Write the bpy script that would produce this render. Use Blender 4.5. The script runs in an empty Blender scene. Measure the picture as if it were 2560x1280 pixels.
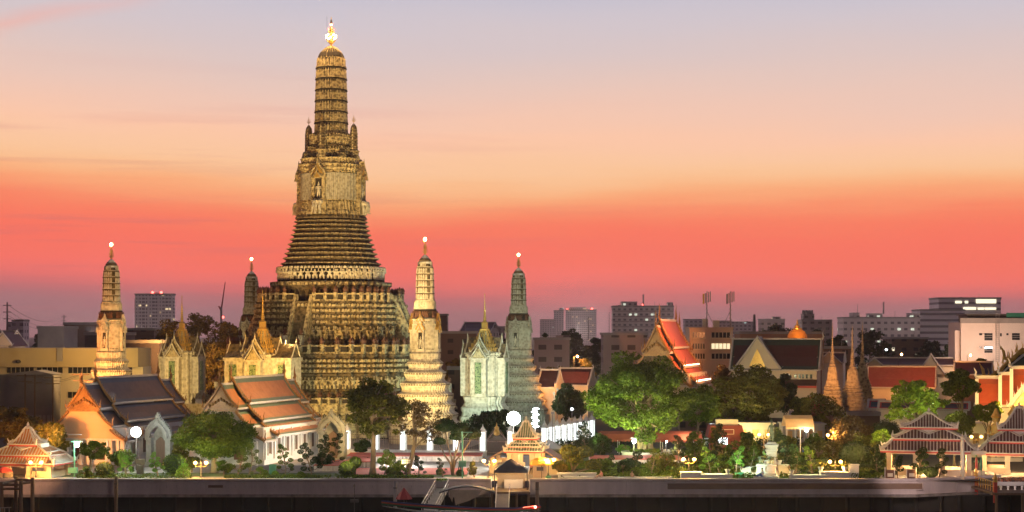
import bpy, math, random
import numpy as np
from mathutils import Matrix, Vector
R = math.radians
sc = bpy.context.scene
COL = sc.collection
# ---------------------------------------------------------------- camera
F, EYE, HZ = 4190.0, 19.0, 835.0          # focal length in photo pixels, eye height, horizon row
cd = bpy.data.cameras.new('camera'); cam = bpy.data.objects.new('camera', cd); COL.objects.link(cam)
cam.location = (0, 0, EYE); cam.rotation_euler = (R(90), 0, 0)
cd.sensor_width = 36; cd.lens = F/2560*36; cd.shift_y = (HZ-640)/2560
cd.clip_start = 1; cd.clip_end = 20000
sc.camera = cam
# ---------------------------------------------------------------- sky
w = bpy.data.worlds.new('World'); sc.world = w; w.use_nodes = True
nt = w.node_tree; nt.nodes.clear(); N = nt.nodes; L = nt.links
def nd(t, **k):
    n = N.new(t)
    for a, b in k.items(): setattr(n, a, b)
    return n
def mth(op, a, b=None, clamp=False):
    n = nd('ShaderNodeMath', operation=op); n.use_clamp = clamp
    for i, v in enumerate((a, b)):
        if v is None: continue
        if isinstance(v, (int, float)): n.inputs[i].default_value = v
        else: L.new(v, n.inputs[i])
    return n.outputs[0]
def srgb(r, g, b):
    f = lambda c: (c/255/12.92) if c/255 <= .04045 else ((c/255+.055)/1.055)**2.4
    return (f(r), f(g), f(b), 1)
tc = nd('ShaderNodeTexCoord'); sp = nd('ShaderNodeSeparateXYZ'); L.new(tc.outputs['Generated'], sp.inputs[0])
X_, Y_, Z_ = sp.outputs
hor = mth('SQRT', mth('ADD', mth('MULTIPLY', X_, X_), mth('MULTIPLY', Y_, Y_)))
t = mth('DIVIDE', mth('MAXIMUM', Z_, 0.0), mth('MAXIMUM', hor, 1e-3))
az = mth('ARCTAN2', X_, Y_)                                    # 0 straight ahead (west), + to the right
def noise(sx, sy, detail=3, off=0.0, rough=.5):
    c = nd('ShaderNodeCombineXYZ'); L.new(mth('MULTIPLY', az, sx), c.inputs[0]); L.new(mth('MULTIPLY', t, sy), c.inputs[1]); c.inputs[2].default_value = off
    n = nd('ShaderNodeTexNoise'); n.inputs['Scale'].default_value = 1; n.inputs['Detail'].default_value = detail; n.inputs['Roughness'].default_value = rough
    L.new(c.outputs[0], n.inputs['Vector']); return mth('SUBTRACT', n.outputs[0], .5)
low = mth('SUBTRACT', 1.0, mth('MULTIPLY', mth('ABSOLUTE', mth('SUBTRACT', t, .06)), 9.0), True)
wob = mth('ADD', mth('MULTIPLY', noise(3.5, 20, 2, 3), .026), mth('MULTIPLY', mth('MULTIPLY', noise(9, 150, 5, 7, .6), .012), low))
left = mth('MULTIPLY', mth('MINIMUM', mth('ADD', az, .1), 0.0), .055)   # the bands climb a little towards the left
t2 = mth('MAXIMUM', mth('ADD', mth('ADD', t, wob), left), 0.0)
u = mth('DIVIDE', t2, mth('ADD', t2, .2))
ramp = nd('ShaderNodeValToRGB'); ramp.color_ramp.interpolation = 'B_SPLINE'
def up(y): tt = (HZ-y)/F; return tt/(tt+.2)
stops = [(0, srgb(164, 118, 124)), (up(800), srgb(170, 116, 122)), (up(770), srgb(184, 113, 118)), (up(742), srgb(214, 111, 112)), (up(712), srgb(246, 116, 108)),
         (up(665), srgb(262, 116, 96)), (up(600), srgb(266, 116, 94)), (up(550), srgb(268, 130, 96)), (up(512), srgb(268, 158, 112)), (up(475), srgb(262, 182, 128)),
         (up(435), srgb(266, 202, 154)), (up(370), srgb(257, 202, 168)), (up(300), srgb(246, 201, 180)), (up(200), srgb(231, 201, 190)),
         (up(110), srgb(216, 199, 200)), (up(0), srgb(205, 200, 212)), (.62, srgb(165, 165, 190)), (.8, srgb(105, 108, 140)), (1, srgb(80, 84, 115))]
cr = ramp.color_ramp
while len(cr.elements) < len(stops): cr.elements.new(.5)
for e, (p, c) in zip(cr.elements, stops): e.position = p; e.color = c
L.new(u, ramp.inputs[0])
# a thin pink wisp of cloud high up on the left
wt = mth('SUBTRACT', t, mth('MULTIPLY', mth('ADD', az, .30), .30))
wisp = mth('SUBTRACT', 1.0, mth('MULTIPLY', mth('ABSOLUTE', mth('SUBTRACT', mth('ADD', wt, mth('MULTIPLY', noise(10, 60, 4, 11), .02)), .174)), 110.0), True)
wisp = mth('MULTIPLY', wisp, mth('MULTIPLY', mth('SUBTRACT', -.16, az), 8.0, True), True)
mx = nd('ShaderNodeMixRGB'); L.new(mth('MULTIPLY', wisp, .4), mx.inputs[0]); L.new(ramp.outputs[0], mx.inputs[1]); mx.inputs[2].default_value = srgb(250, 170, 150)
# faint mauve streaks through the red band
stk = mth('MULTIPLY', mth('MULTIPLY', mth('ADD', noise(4, 85, 5, 21, .6), -.03, False), 4.5, True), low, True)
mx2 = nd('ShaderNodeMixRGB'); L.new(mth('MULTIPLY', stk, mth('MULTIPLY', mth('SUBTRACT', .12, az), 1.8, True)), mx2.inputs[0]); L.new(mx.outputs[0], mx2.inputs[1]); mx2.inputs[2].default_value = srgb(205, 112, 118)
east = nd('ShaderNodeMixRGB')                                   # dusk behind the camera: dim blue-mauve
L.new(mth('ADD', mth('MULTIPLY', Y_, 1.6), .1, True), east.inputs[0]); east.inputs[1].default_value = (.085, .060, .075, 1); L.new(mx2.outputs[0], east.inputs[2])
# below the horizon nothing shines
bg = nd('ShaderNodeBackground'); L.new(east.outputs[0], bg.inputs[0]); bg.inputs[1].default_value = 1.0
bg2 = nd('ShaderNodeBackground'); bg2.inputs[0].default_value = (.02, .015, .02, 1)
ms = nd('ShaderNodeMixShader'); L.new(mth('GREATER_THAN', Z_, -.02), ms.inputs[0]); L.new(bg2.outputs[0], ms.inputs[1]); L.new(bg.outputs[0], ms.inputs[2])
wo = nd('ShaderNodeOutputWorld'); L.new(ms.outputs[0], wo.inputs[0])
try: w.cycles.sampling_method = 'MANUAL'; w.cycles.sample_map_resolution = 512
except Exception: pass
# ---------------------------------------------------------------- render settings
sc.view_settings.view_transform = 'Standard'; sc.view_settings.look = 'None'; sc.view_settings.exposure = 0; sc.view_settings.gamma = 1
cy = sc.cycles
cy.use_denoising = True; cy.use_light_tree = True; cy.max_bounces = 6; cy.diffuse_bounces = 2; cy.glossy_bounces = 2; cy.transmission_bounces = 3
cy.transparent_max_bounces = 8; cy.volume_bounces = 0; cy.sample_clamp_indirect = 4; cy.caustics_reflective = False; cy.caustics_refractive = False
sc.render.use_persistent_data = False
# ---------------------------------------------------------------- lamps
def lamp(kind, loc, power, color, target=None, size=.5, cone=60, blend=.5):
    l = bpy.data.lights.new('floodlight_beam' if kind == 'SPOT' else 'point_light', kind); l.energy = power*1.4; l.color = color[:3]; l.shadow_soft_size = size
    o = bpy.data.objects.new(l.name, l); COL.objects.link(o); o.location = loc
    if kind == 'SPOT':
        l.spot_size = R(cone); l.spot_blend = blend
        o.rotation_euler = (Vector(target)-Vector(loc)).to_track_quat('-Z', 'Y').to_euler()
    return o
# ---------------------------------------------------------------- photo pixel -> place
def WX(px, d): return (px-1280)*d/F
def WZ(py, d): return EYE+(HZ-py)*d/F
def GD(py, z=0.): return F*(EYE-z)/(py-HZ)
# ---------------------------------------------------------------- mesh collecting
class MB:
    def __init__(s): s.v = []; s.f = []; s.m = []; s.T = None; s.mat = 0
    def add(s, vs, fs, mat=None, M=None):
        b = len(s.v)
        T = s.T if M is None else (M if s.T is None else s.T @ M)
        if T is not None: vs = [tuple(T @ Vector(p)) for p in vs]
        s.v.extend(vs); mat = s.mat if mat is None else mat
        for f in fs: s.f.append(tuple(i+b for i in f)); s.m.append(mat)
        return s
    def box(s, x, y, z, sx, sy, sz, rz=0, mat=None, tx=1., ty=None):
        """centre x,y; BOTTOM z; sizes; top scaled by tx, ty"""
        ty = tx if ty is None else ty
        a, b = sx/2, sy/2
        vs = [(-a,-b,0),(a,-b,0),(a,b,0),(-a,b,0),(-a*tx,-b*ty,sz),(a*tx,-b*ty,sz),(a*tx,b*ty,sz),(-a*tx,b*ty,sz)]
        c, n = math.cos(rz), math.sin(rz)
        vs = [(x+p[0]*c-p[1]*n, y+p[0]*n+p[1]*c, z+p[2]) for p in vs]
        return s.add(vs, [(0,3,2,1),(4,5,6,7),(0,1,5,4),(1,2,6,5),(2,3,7,6),(3,0,4,7)], mat)
    def loft(s, rings, mat=None, caps=True):
        n = len(rings[0]); vs = [p for r in rings for p in r]; fs = []
        for i in range(len(rings)-1):
            for j in range(n):
                k = (j+1) % n; fs.append((i*n+j, i*n+k, (i+1)*n+k, (i+1)*n+j))
        if caps: fs.append(tuple(range(n-1, -1, -1))); fs.append(tuple((len(rings)-1)*n+j for j in range(n)))
        return s.add(vs, fs, mat)
    def lathe(s, prof, n=12, x=0, y=0, z=0, mat=None, rot=0):
        return s.loft([[(x+r*math.cos(rot+2*math.pi*j/n), y+r*math.sin(rot+2*math.pi*j/n), z+h) for j in range(n)] for r, h in prof], mat)
    def tube(s, pts, rad, n=6, mat=None):
        pts = [Vector(p) for p in pts]
        if isinstance(rad, (int, float)): rad = [rad]*len(pts)
        rings = []
        for i, p in enumerate(pts):
            d = (pts[min(i+1, len(pts)-1)]-pts[max(i-1, 0)]); d = d.normalized() if d.length > 1e-9 else Vector((0,0,1))
            a = d.cross(Vector((0,0,1)) if abs(d.z) < .95 else Vector((1,0,0))).normalized(); b = d.cross(a)
            rings.append([tuple(p+(a*math.cos(2*math.pi*j/n)+b*math.sin(2*math.pi*j/n))*rad[i]) for j in range(n)])
        return s.loft(rings, mat)
    def prism(s, poly, y0, y1, mat=None, axis='y'):
        """polygon in (x,z) extruded along y (axis='y'), or in (y,z) along x, or (x,y) along z"""
        g = {'y': lambda p, h: (p[0], h, p[1]), 'x': lambda p, h: (h, p[0], p[1]), 'z': lambda p, h: (p[0], p[1], h)}[axis]
        n = len(poly); vs = [g(p, y0) for p in poly]+[g(p, y1) for p in poly]
        fs = [tuple(range(n)), tuple(range(2*n-1, n-1, -1))]+[(j, j+n, (j+1) % n+n, (j+1) % n) for j in range(n)]
        return s.add(vs, fs, mat)
    def ball(s, x, y, z, r, mat=None, nu=10, nv=6, sz=1., jit=0, seed=0):
        rd = random.Random(seed); rings = []
        for i in range(nv+1):
            a = math.pi*i/nv-math.pi/2; rr = max(math.cos(a), .02)
            rings.append([(x+r*rr*math.cos(2*math.pi*j/nu)*(1+rd.uniform(-jit, jit)), y+r*rr*math.sin(2*math.pi*j/nu)*(1+rd.uniform(-jit, jit)), z+r*sz*math.sin(a)) for j in range(nu)])
        return s.loft(rings, mat)
    def quad(s, a, b, c, d, mat=None): return s.add([a, b, c, d], [(0,1,2,3)], mat)
    def build(s, name, mats, parent=None, loc=None, rz=0, smooth=False, label=None):
        me = bpy.data.meshes.new(name); me.from_pydata([tuple(p) for p in s.v], [], s.f)
        mats = mats if isinstance(mats, (list, tuple)) else [mats]
        for m in mats: me.materials.append(m)
        if len(mats) > 1: me.polygons.foreach_set('material_index', np.array(s.m, dtype=np.int32))
        if smooth: me.polygons.foreach_set('use_smooth', np.ones(len(me.polygons), dtype=bool))
        me.update()
        import bmesh
        if len(s.f) < 60000:
            bm = bmesh.new(); bm.from_mesh(me); bmesh.ops.recalc_face_normals(bm, faces=bm.faces); bm.to_mesh(me); bm.free()
        o = bpy.data.objects.new(name, me); COL.objects.link(o)
        if parent is not None: o.parent = parent
        if loc is not None: o.location = loc
        o.rotation_euler = (0, 0, rz)
        if label: o['label'] = label
        return o
def tag(o, label, cat, group=None, kind=None):
    if label: o['label'] = label
    if cat: o['category'] = cat
    if group: o['group'] = group
    if kind: o['kind'] = kind
    return o
def thing(name, label, cat, loc=(0,0,0), rz=0, group=None):
    o = bpy.data.objects.new(name, None); COL.objects.link(o); o.location = loc; o.rotation_euler = (0, 0, rz); o.empty_display_size = .5
    return tag(o, label, cat, group, 'thing')
def kids(o): return [c for c in bpy.data.objects if c.parent == o]
def copy_tree(o, parent=None, label=None, loc=None, rz=None, scale=None):
    c = o.copy(); COL.objects.link(c); c.parent = parent
    if label: c['label'] = label
    if loc is not None: c.location = loc
    if rz is not None: c.rotation_euler = (0, 0, rz)
    if scale is not None: c.scale = scale if hasattr(scale, '__len__') else (scale,)*3
    for ch in KIDS.get(o.name) or KIDS.setdefault(o.name, kids(o)): copy_tree(ch, c)
    return c
KIDS = {}
# ---------------------------------------------------------------- materials
def mat(name, c1, c2=None, scale=1., rough=.8, bump=0., metal=0., tex='noise', emit=None, estr=0., bscale=None, contrast=1., stretch=(1,1,1), trans=0., c3=None, spec=.5):
    m = bpy.data.materials.new(name); m.use_nodes = True; t_ = m.node_tree; b = t_.nodes['Principled BSDF']; ln = t_.links.new
    c1 = tuple(c1)[:3]+(1,)
    b.inputs['Base Color'].default_value = c1; b.inputs['Roughness'].default_value = rough; b.inputs['Metallic'].default_value = metal
    b.inputs['Specular IOR Level'].default_value = spec
    if c2 is not None or bump:
        co = t_.nodes.new('ShaderNodeTexCoord'); mp = t_.nodes.new('ShaderNodeMapping'); mp.inputs['Scale'].default_value = stretch; ln(co.outputs['Object'], mp.inputs[0])
        def tx(k, s_):
            if k == 'voronoi':
                n = t_.nodes.new('ShaderNodeTexVoronoi'); n.inputs['Scale'].default_value = s_; o_ = n.outputs['Distance']; mm = t_.nodes.new('ShaderNodeMath'); mm.operation = 'MULTIPLY'; mm.inputs[1].default_value = 1.25
                ln(mp.outputs[0], n.inputs['Vector']); ln(o_, mm.inputs[0]); return mm.outputs[0]
            if k == 'wave':
                n = t_.nodes.new('ShaderNodeTexWave'); n.inputs['Scale'].default_value = s_; n.inputs['Distortion'].default_value = 1.5; ln(mp.outputs[0], n.inputs['Vector']); return n.outputs['Fac']
            n = t_.nodes.new('ShaderNodeTexNoise'); n.inputs['Scale'].default_value = s_; n.inputs['Detail'].default_value = 5; n.inputs['Roughness'].default_value = .6; ln(mp.outputs[0], n.inputs['Vector']); return n.outputs['Fac']
        f = tx(tex, scale)
        if c2 is not None:
            rp = t_.nodes.new('ShaderNodeValToRGB'); e = rp.color_ramp.elements; hw = .28/contrast
            e[0].position = max(.5-hw, 0); e[0].color = c1; e[1].position = min(.5+hw, 1); e[1].color = tuple(c2)[:3]+(1,)
            if c3 is not None: q = e.new(.5); q.color = tuple(c3)[:3]+(1,)
            ln(f, rp.inputs[0]); ln(rp.outputs[0], b.inputs['Base Color'])
        if bump:
            bp = t_.nodes.new('ShaderNodeBump'); bp.inputs['Strength'].default_value = 1; bp.inputs['Distance'].default_value = bump
            ln(f if bscale is None else tx(tex, bscale), bp.inputs['Height']); ln(bp.outputs[0], b.inputs['Normal'])
    if emit is not None: b.inputs['Emission Color'].default_value = tuple(emit)[:3]+(1,); b.inputs['Emission Strength'].default_value = estr
    return m
def leafmat(name, c1, c2, tr=.35):
    m = bpy.data.materials.new(name); m.use_nodes = True; t_ = m.node_tree; b = t_.nodes['Principled BSDF']; ln = t_.links.new
    g = t_.nodes.new('ShaderNodeNewGeometry'); co = t_.nodes.new('ShaderNodeTexCoord'); n = t_.nodes.new('ShaderNodeTexNoise'); n.inputs['Scale'].default_value = .45; n.inputs['Detail'].default_value = 3
    ln(co.outputs['Object'], n.inputs['Vector'])
    a = t_.nodes.new('ShaderNodeMath'); a.operation = 'MULTIPLY_ADD'; ln(g.outputs['Random Per Island'], a.inputs[0]); a.inputs[1].default_value = .55; ln(n.outputs['Fac'], a.inputs[2])
    rp = t_.nodes.new('ShaderNodeValToRGB'); e = rp.color_ramp.elements; e[0].position = .4; e[0].color = tuple(c1)+(1,); e[1].position = 1.05; e[1].color = tuple(c2)+(1,)
    e[1].position = 1.0; ln(a.outputs[0], rp.inputs[0]); ln(rp.outputs[0], b.inputs['Base Color']); b.inputs['Roughness'].default_value = .6; b.inputs['Specular IOR Level'].default_value = .12
    tl = t_.nodes.new('ShaderNodeBsdfTranslucent'); ln(rp.outputs[0], tl.inputs[0]); mx_ = t_.nodes.new('ShaderNodeMixShader'); mx_.inputs[0].default_value = tr
    out = t_.nodes['Material Output']; ln(b.outputs[0], mx_.inputs[1]); ln(tl.outputs[0], mx_.inputs[2]); ln(mx_.outputs[0], out.inputs[0])
    return m
def emat(name, col, s):
    return mat(name, (.8,.8,.8), emit=col, estr=s)
# stone clad in broken porcelain, in a few tones
M = {}
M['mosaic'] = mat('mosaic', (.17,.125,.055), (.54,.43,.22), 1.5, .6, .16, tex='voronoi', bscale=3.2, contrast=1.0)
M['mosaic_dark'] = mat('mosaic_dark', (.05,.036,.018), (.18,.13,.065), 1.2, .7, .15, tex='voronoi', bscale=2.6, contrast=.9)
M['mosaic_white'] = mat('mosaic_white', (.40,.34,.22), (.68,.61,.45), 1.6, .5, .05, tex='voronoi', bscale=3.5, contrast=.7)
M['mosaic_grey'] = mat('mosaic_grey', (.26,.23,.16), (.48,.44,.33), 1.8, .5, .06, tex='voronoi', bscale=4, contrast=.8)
M['recess'] = mat('recess', (.02,.015,.01), (.05,.035,.02), 2)  # near-black: shade painted into hollows and gaps; own colour on the dark buds
M['redbrown'] = mat('redbrown', (.09,.035,.02), (.18,.08,.04), 2.5, .7, .05)
M['gold'] = mat('gold', (.55,.33,.07), (.85,.56,.16), 3, .35, .03, metal=.6)
M['white'] = mat('white', (.72,.70,.66), (.80,.78,.74), .6, .6)
M['plaster'] = mat('plaster', (.62,.60,.55), (.74,.72,.67), .35, .7, .01, contrast=.8)
M['cream'] = mat('cream', (.60,.52,.36), (.70,.62,.46), .3, .7)
M['concrete'] = mat('concrete', (.22,.21,.20), (.36,.34,.32), .3, .8, .02)
M['darkroof'] = mat('darkroof', (.03,.025,.03), (.07,.055,.06), 1.2, .6, .03)
M['iron'] = mat('iron', (.05,.05,.05), (.10,.09,.08), 2, .5, metal=.4)
M['wood'] = mat('wood', (.10,.06,.035), (.20,.13,.08), 3, .7, .02, stretch=(1,1,.2))
M['bark'] = mat('bark', (.11,.075,.045), (.24,.17,.11), 2.5, .9, .06, stretch=(1,1,.3))
M['red'] = mat('red', (.42,.035,.025), (.5,.06,.04), 1, .6)
M['glassdark'] = mat('glassdark', (.02,.025,.03), rough=.15)
M['lattice'] = mat('lattice', (.03,.08,.035), (.24,.30,.13), 3.2, .5, .05, tex='voronoi', contrast=1.6)
M['green_metal'] = mat('green_metal', (.04,.18,.11), (.06,.24,.15), 1, .5)
# ================================================================ prangs
TC = (-35.6, 330.0); TR = R(-16)
TU = Vector((math.cos(TR), math.sin(TR), 0)); TW = Vector((-math.sin(TR), math.cos(TR), 0))
def temple(u_, w_, z=0): p = Vector((TC[0], TC[1], 0))+TU*u_+TW*w_; return (p.x, p.y, z)
OCT = [(1,.30),(.955,.30),(.955,.44),(.89,.44),(.89,.56),(.82,.56),(.82,.66),(.75,.66),(.75,.75)]
def plan(scale=1., oct_=OCT):
    q = oct_+[(b, a) for a, b in reversed(oct_[:-1])]
    out = []
    for k in range(4):
        c, s_ = [(1,0),(0,1),(-1,0),(0,-1)][k]
        out += [(scale*(x*c-y*s_), scale*(x*s_+y*c)) for x, y in q]
    return out
PL = plan()
def rings(prof, pl=PL): return [[(x*s_, y*s_, z) for x, y in pl] for s_, z in prof]
def mould(z0, z1, s0, s1, n, amp, k=(0,.12,.5,.62,.66,.92,1)):
    out = []
    for i in range(n):
        a = z0+(z1-z0)*i/n; h = (z1-z0)/n; sa = s0+(s1-s0)*i/n; sb = s0+(s1-s0)*(i+1)/n
        f = lambda q: sa+(sb-sa)*q
        out += [(f(0)+amp*.1, a), (f(.1)+amp, a+h*.14), (f(.4)+amp*1.05, a+h*.42), (f(.5)+amp*.35, a+h*.52), (f(.55)-amp*.45, a+h*.56), (f(.85)-amp*.45, a+h*.84), (f(.9)+amp*.4, a+h*.88), (f(1)+amp*.35, a+h*.985)]
    return out
def lotus(z0, z1, s0, s1, n, amp):
    """overhanging dished tiers: narrow foot, wide lip near the top"""
    out = []
    for i in range(n):
        a = z0+(z1-z0)*i/n; h = (z1-z0)/n; sa = s0+(s1-s0)*i/n; sb = s0+(s1-s0)*(i+1)/n
        out += [(sa-amp*.9, a), (sa-amp*.5, a+h*.15), (sa+amp*.5, a+h*.38), (sa+amp*.62, a+h*.60), (sa+amp*.1, a+h*.64), (sb-amp*.1, a+h*.80), (sb-amp*.9, a+h*.99)]
    return out
def along(s_, spacing, pl=PL, skip=None, inset=0.):
    """points along the perimeter: x, y, outward angle, width available"""
    n = len(pl); out = []
    for j in range(n):
        a = Vector(pl[j])*s_; b = Vector(pl[(j+1) % n])*s_; e = b-a; l = e.length
        if l < spacing*.35: continue
        k = max(1, round(l/spacing)); ang = math.atan2(-e.x, e.y)   # outward normal angle for ccw polygon
        nx, ny = e.y/l, -e.x/l
        for i in range(k):
            p = a+e*((i+.5)/k)
            if skip and skip(p.x, p.y): continue
            out.append((p.x-nx*inset, p.y-ny*inset, math.atan2(ny, nx), l/k))
    return out
def TM(x, y, z, ang, s_=1.): return Matrix.Translation((x, y, z)) @ Matrix.Rotation(ang+math.pi/2, 4, 'Z') @ Matrix.Diagonal((s_, s_, s_, 1))
# item shapes, facing local -y, base at z=0
def niche_item(mb, x, y, z, ang, wd, h, dp, mat=None):
    """a small arched antefix"""
    T = TM(x, y, z, ang); a = wd/2
    mb.add([(-a,-dp,0),(a,-dp,0),(a*.9,-dp*.8,h*.7),(0,-dp*.5,h),(-a*.9,-dp*.8,h*.7),(-a,dp,0),(a,dp,0),(a*.9,dp,h*.7),(0,dp,h),(-a*.9,dp,h*.7)],
           [(0,1,2,3,4),(1,6,7,2),(2,7,8,3),(3,8,9,4),(4,9,5,0)], mat, T)
def figure_item(mb, x, y, z, ang, h, mat=None):
    """squat giant with raised arms carrying the ledge above"""
    T = TM(x, y, z, ang); q = h
    old = mb.T; mb.T = T if old is None else old @ T
    mb.box(-.17*q,-.10*q,0,.13*q,.16*q,.36*q,mat=mat,tx=1.3); mb.box(.17*q,-.10*q,0,.13*q,.16*q,.36*q,mat=mat,tx=1.3)
    mb.box(0,-.10*q,.30*q,.44*q,.22*q,.12*q,mat=mat); mb.box(0,-.10*q,.42*q,.26*q,.2*q,.28*q,mat=mat,tx=1.45)
    for s_ in (-1, 1): mb.tube([(s_*.2*q,-.1*q,.64*q),(s_*.36*q,-.12*q,.72*q),(s_*.34*q,-.1*q,.98*q)], .055*q, 4, mat)
    mb.ball(0,-.13*q,.81*q,.10*q,mat,6,4,1.2)
    mb.T = old
def guardian(mb, q, mat=0):
    """standing crowned figure, feet at 0, height q"""
    for s_ in (-1, 1): mb.tube([(s_*.09*q,0,0),(s_*.07*q,-.01*q,.25*q),(s_*.06*q,0,.48*q)], [.05*q,.06*q,.08*q], 6, mat)
    mb.lathe([(.14*q,.34*q),(.12*q,.5*q),(.10*q,.55*q),(.14*q,.72*q),(.06*q,.78*q),(.05*q,.80*q),(.08*q,.84*q),(.08*q,.9*q),(.05*q,.93*q),(.02*q,1.05*q)], 8, mat=mat)
    for s_ in (-1, 1): mb.tube([(s_*.15*q,0,.72*q),(s_*.2*q,-.05*q,.58*q),(s_*.08*q,-.12*q,.55*q)], [.05*q,.04*q,.03*q], 5, mat)
def finial_bud(mb, x, y, z, h, mat=None):
    mb.lathe([(.28*h,0),(.30*h,.12*h),(.2*h,.2*h),(.32*h,.42*h),(.24*h,.6*h),(.10*h,.8*h),(.01*h,1.0*h)], 7, x, y, z, mat)
def trident(name, parent, z, h, mats, bulb=True, big=False):
    t_ = MB(); t_.lathe([(.05*h,0),(.03*h,.08*h),(.10*h,.14*h),(.03*h,.2*h),(.025*h,.75*h),(.01*h,1.0*h)], 7, z=z)
    for lv, rr, hh in ((.16,.16,.22),(.32,.14,.2),(.48,.10,.18)):
        for k in range(8):
            a = k*math.pi/4; c, s_ = math.cos(a), math.sin(a)
            t_.tube([(0,0,z+lv*h),(c*rr*h*.8,s_*rr*h*.8,z+(lv+.03)*h),(c*rr*h,s_*rr*h,z+(lv+.10)*h),(c*rr*h*.7,s_*rr*h*.7,z+(lv+hh)*h)], [.02*h,.018*h,.014*h,.004*h], 4)
    f = t_.build(name, mats, parent); return f
def gable_pair(mb, wd, h, dp, matA, matB, y0=0.):
    """stepped pointed gable of a porch with flame edges, in the x-z plane, front at y0-dp"""
    for k, (sc_, dz, dy) in enumerate(((1., 0, 0), (.62, -h*.30, -dp*.5))):
        a = wd/2*sc_; hh = h*sc_
        poly = [(-a,dz),(a,dz),(a*.78,dz+hh*.30),(a*.40,dz+hh*.52),(a*.12,dz+hh*.82),(0,dz+hh*1.12),(-a*.12,dz+hh*.82),(-a*.40,dz+hh*.52),(-a*.78,dz+hh*.30)]
        mb.prism(poly, y0-dp*.5+dy, y0+dp*.5+dy*.2, matA)
        p2 = [(x*.68, dz+.04*hh+(z-dz)*.72) for x, z in poly]; mb.prism(p2, y0-dp*.5+dy-.06, y0-dp*.5+dy, matB)
        for s_ in (-1, 1):
            mb.tube([(s_*a*1.08,y0-dp*.5+dy-.05,dz+hh*.16),(s_*a*1.0,y0-dp*.5+dy-.05,dz),(s_*a*.78,y0-dp*.5+dy-.05,dz+hh*.30),(s_*a*.40,y0-dp*.5+dy-.05,dz+hh*.52),(s_*a*.12,y0-dp*.5+dy-.05,dz+hh*.82),(0,y0-dp*.5+dy-.05,dz+hh*1.3)], [.03*hh,.07*hh,.07*hh,.07*hh,.055*hh,.01*hh], 4, matA)
def cob(mb, z0, z1, s0, stops_, lv, mA, mB, spacing, ribs=True):
    """ear-of-corn tower: levels of antefixes between dark bands; stops_ = [(frac, s)]"""
    def S(f):
        for (a, sa), (b, sb) in zip(stops_, stops_[1:]):
            if f <= b: return sa+(sb-sa)*(f-a)/(b-a)
        return stops_[-1][1]
    H = z1-z0; prof = []
    for i in range(lv):
        a = z0+H*.88*i/lv; h = H*.88/lv; f0 = .88*i/lv; s_ = S(f0); sn = S(f0+.88/lv)
        prof += [(s_*.97, a), (s_*.97, a+h*.10), (s_*.90, a+h*.12), (sn*.90, a+h*.84), (sn*1.0, a+h*.86), (sn*1.0, a+h*.95), (sn*.93, a+h*.97)]
    for k in range(7):
        f = .88+.12*k/6; prof.append((S(f)*(1 if k < 6 else .3), z0+H*f))
    mb.loft(rings(prof), mA)
    for i in range(lv):
        a = z0+H*.88*i/lv; h = H*.88/lv; s_ = S(.88*i/lv); mb.loft(rings([(s_*.985, a), (s_*.985, a+h*.10)]), mB)
    for i in range(lv):
        a = z0+H*.88*i/lv; h = H*.88/lv; s_ = S(.88*(i+.4)/lv)
        for (x, y, an, wd) in along(s_*.93, spacing): niche_item(mb, x, y, a+h*.1, an, wd*.78, h*.78, s_*.05, mB)
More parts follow.
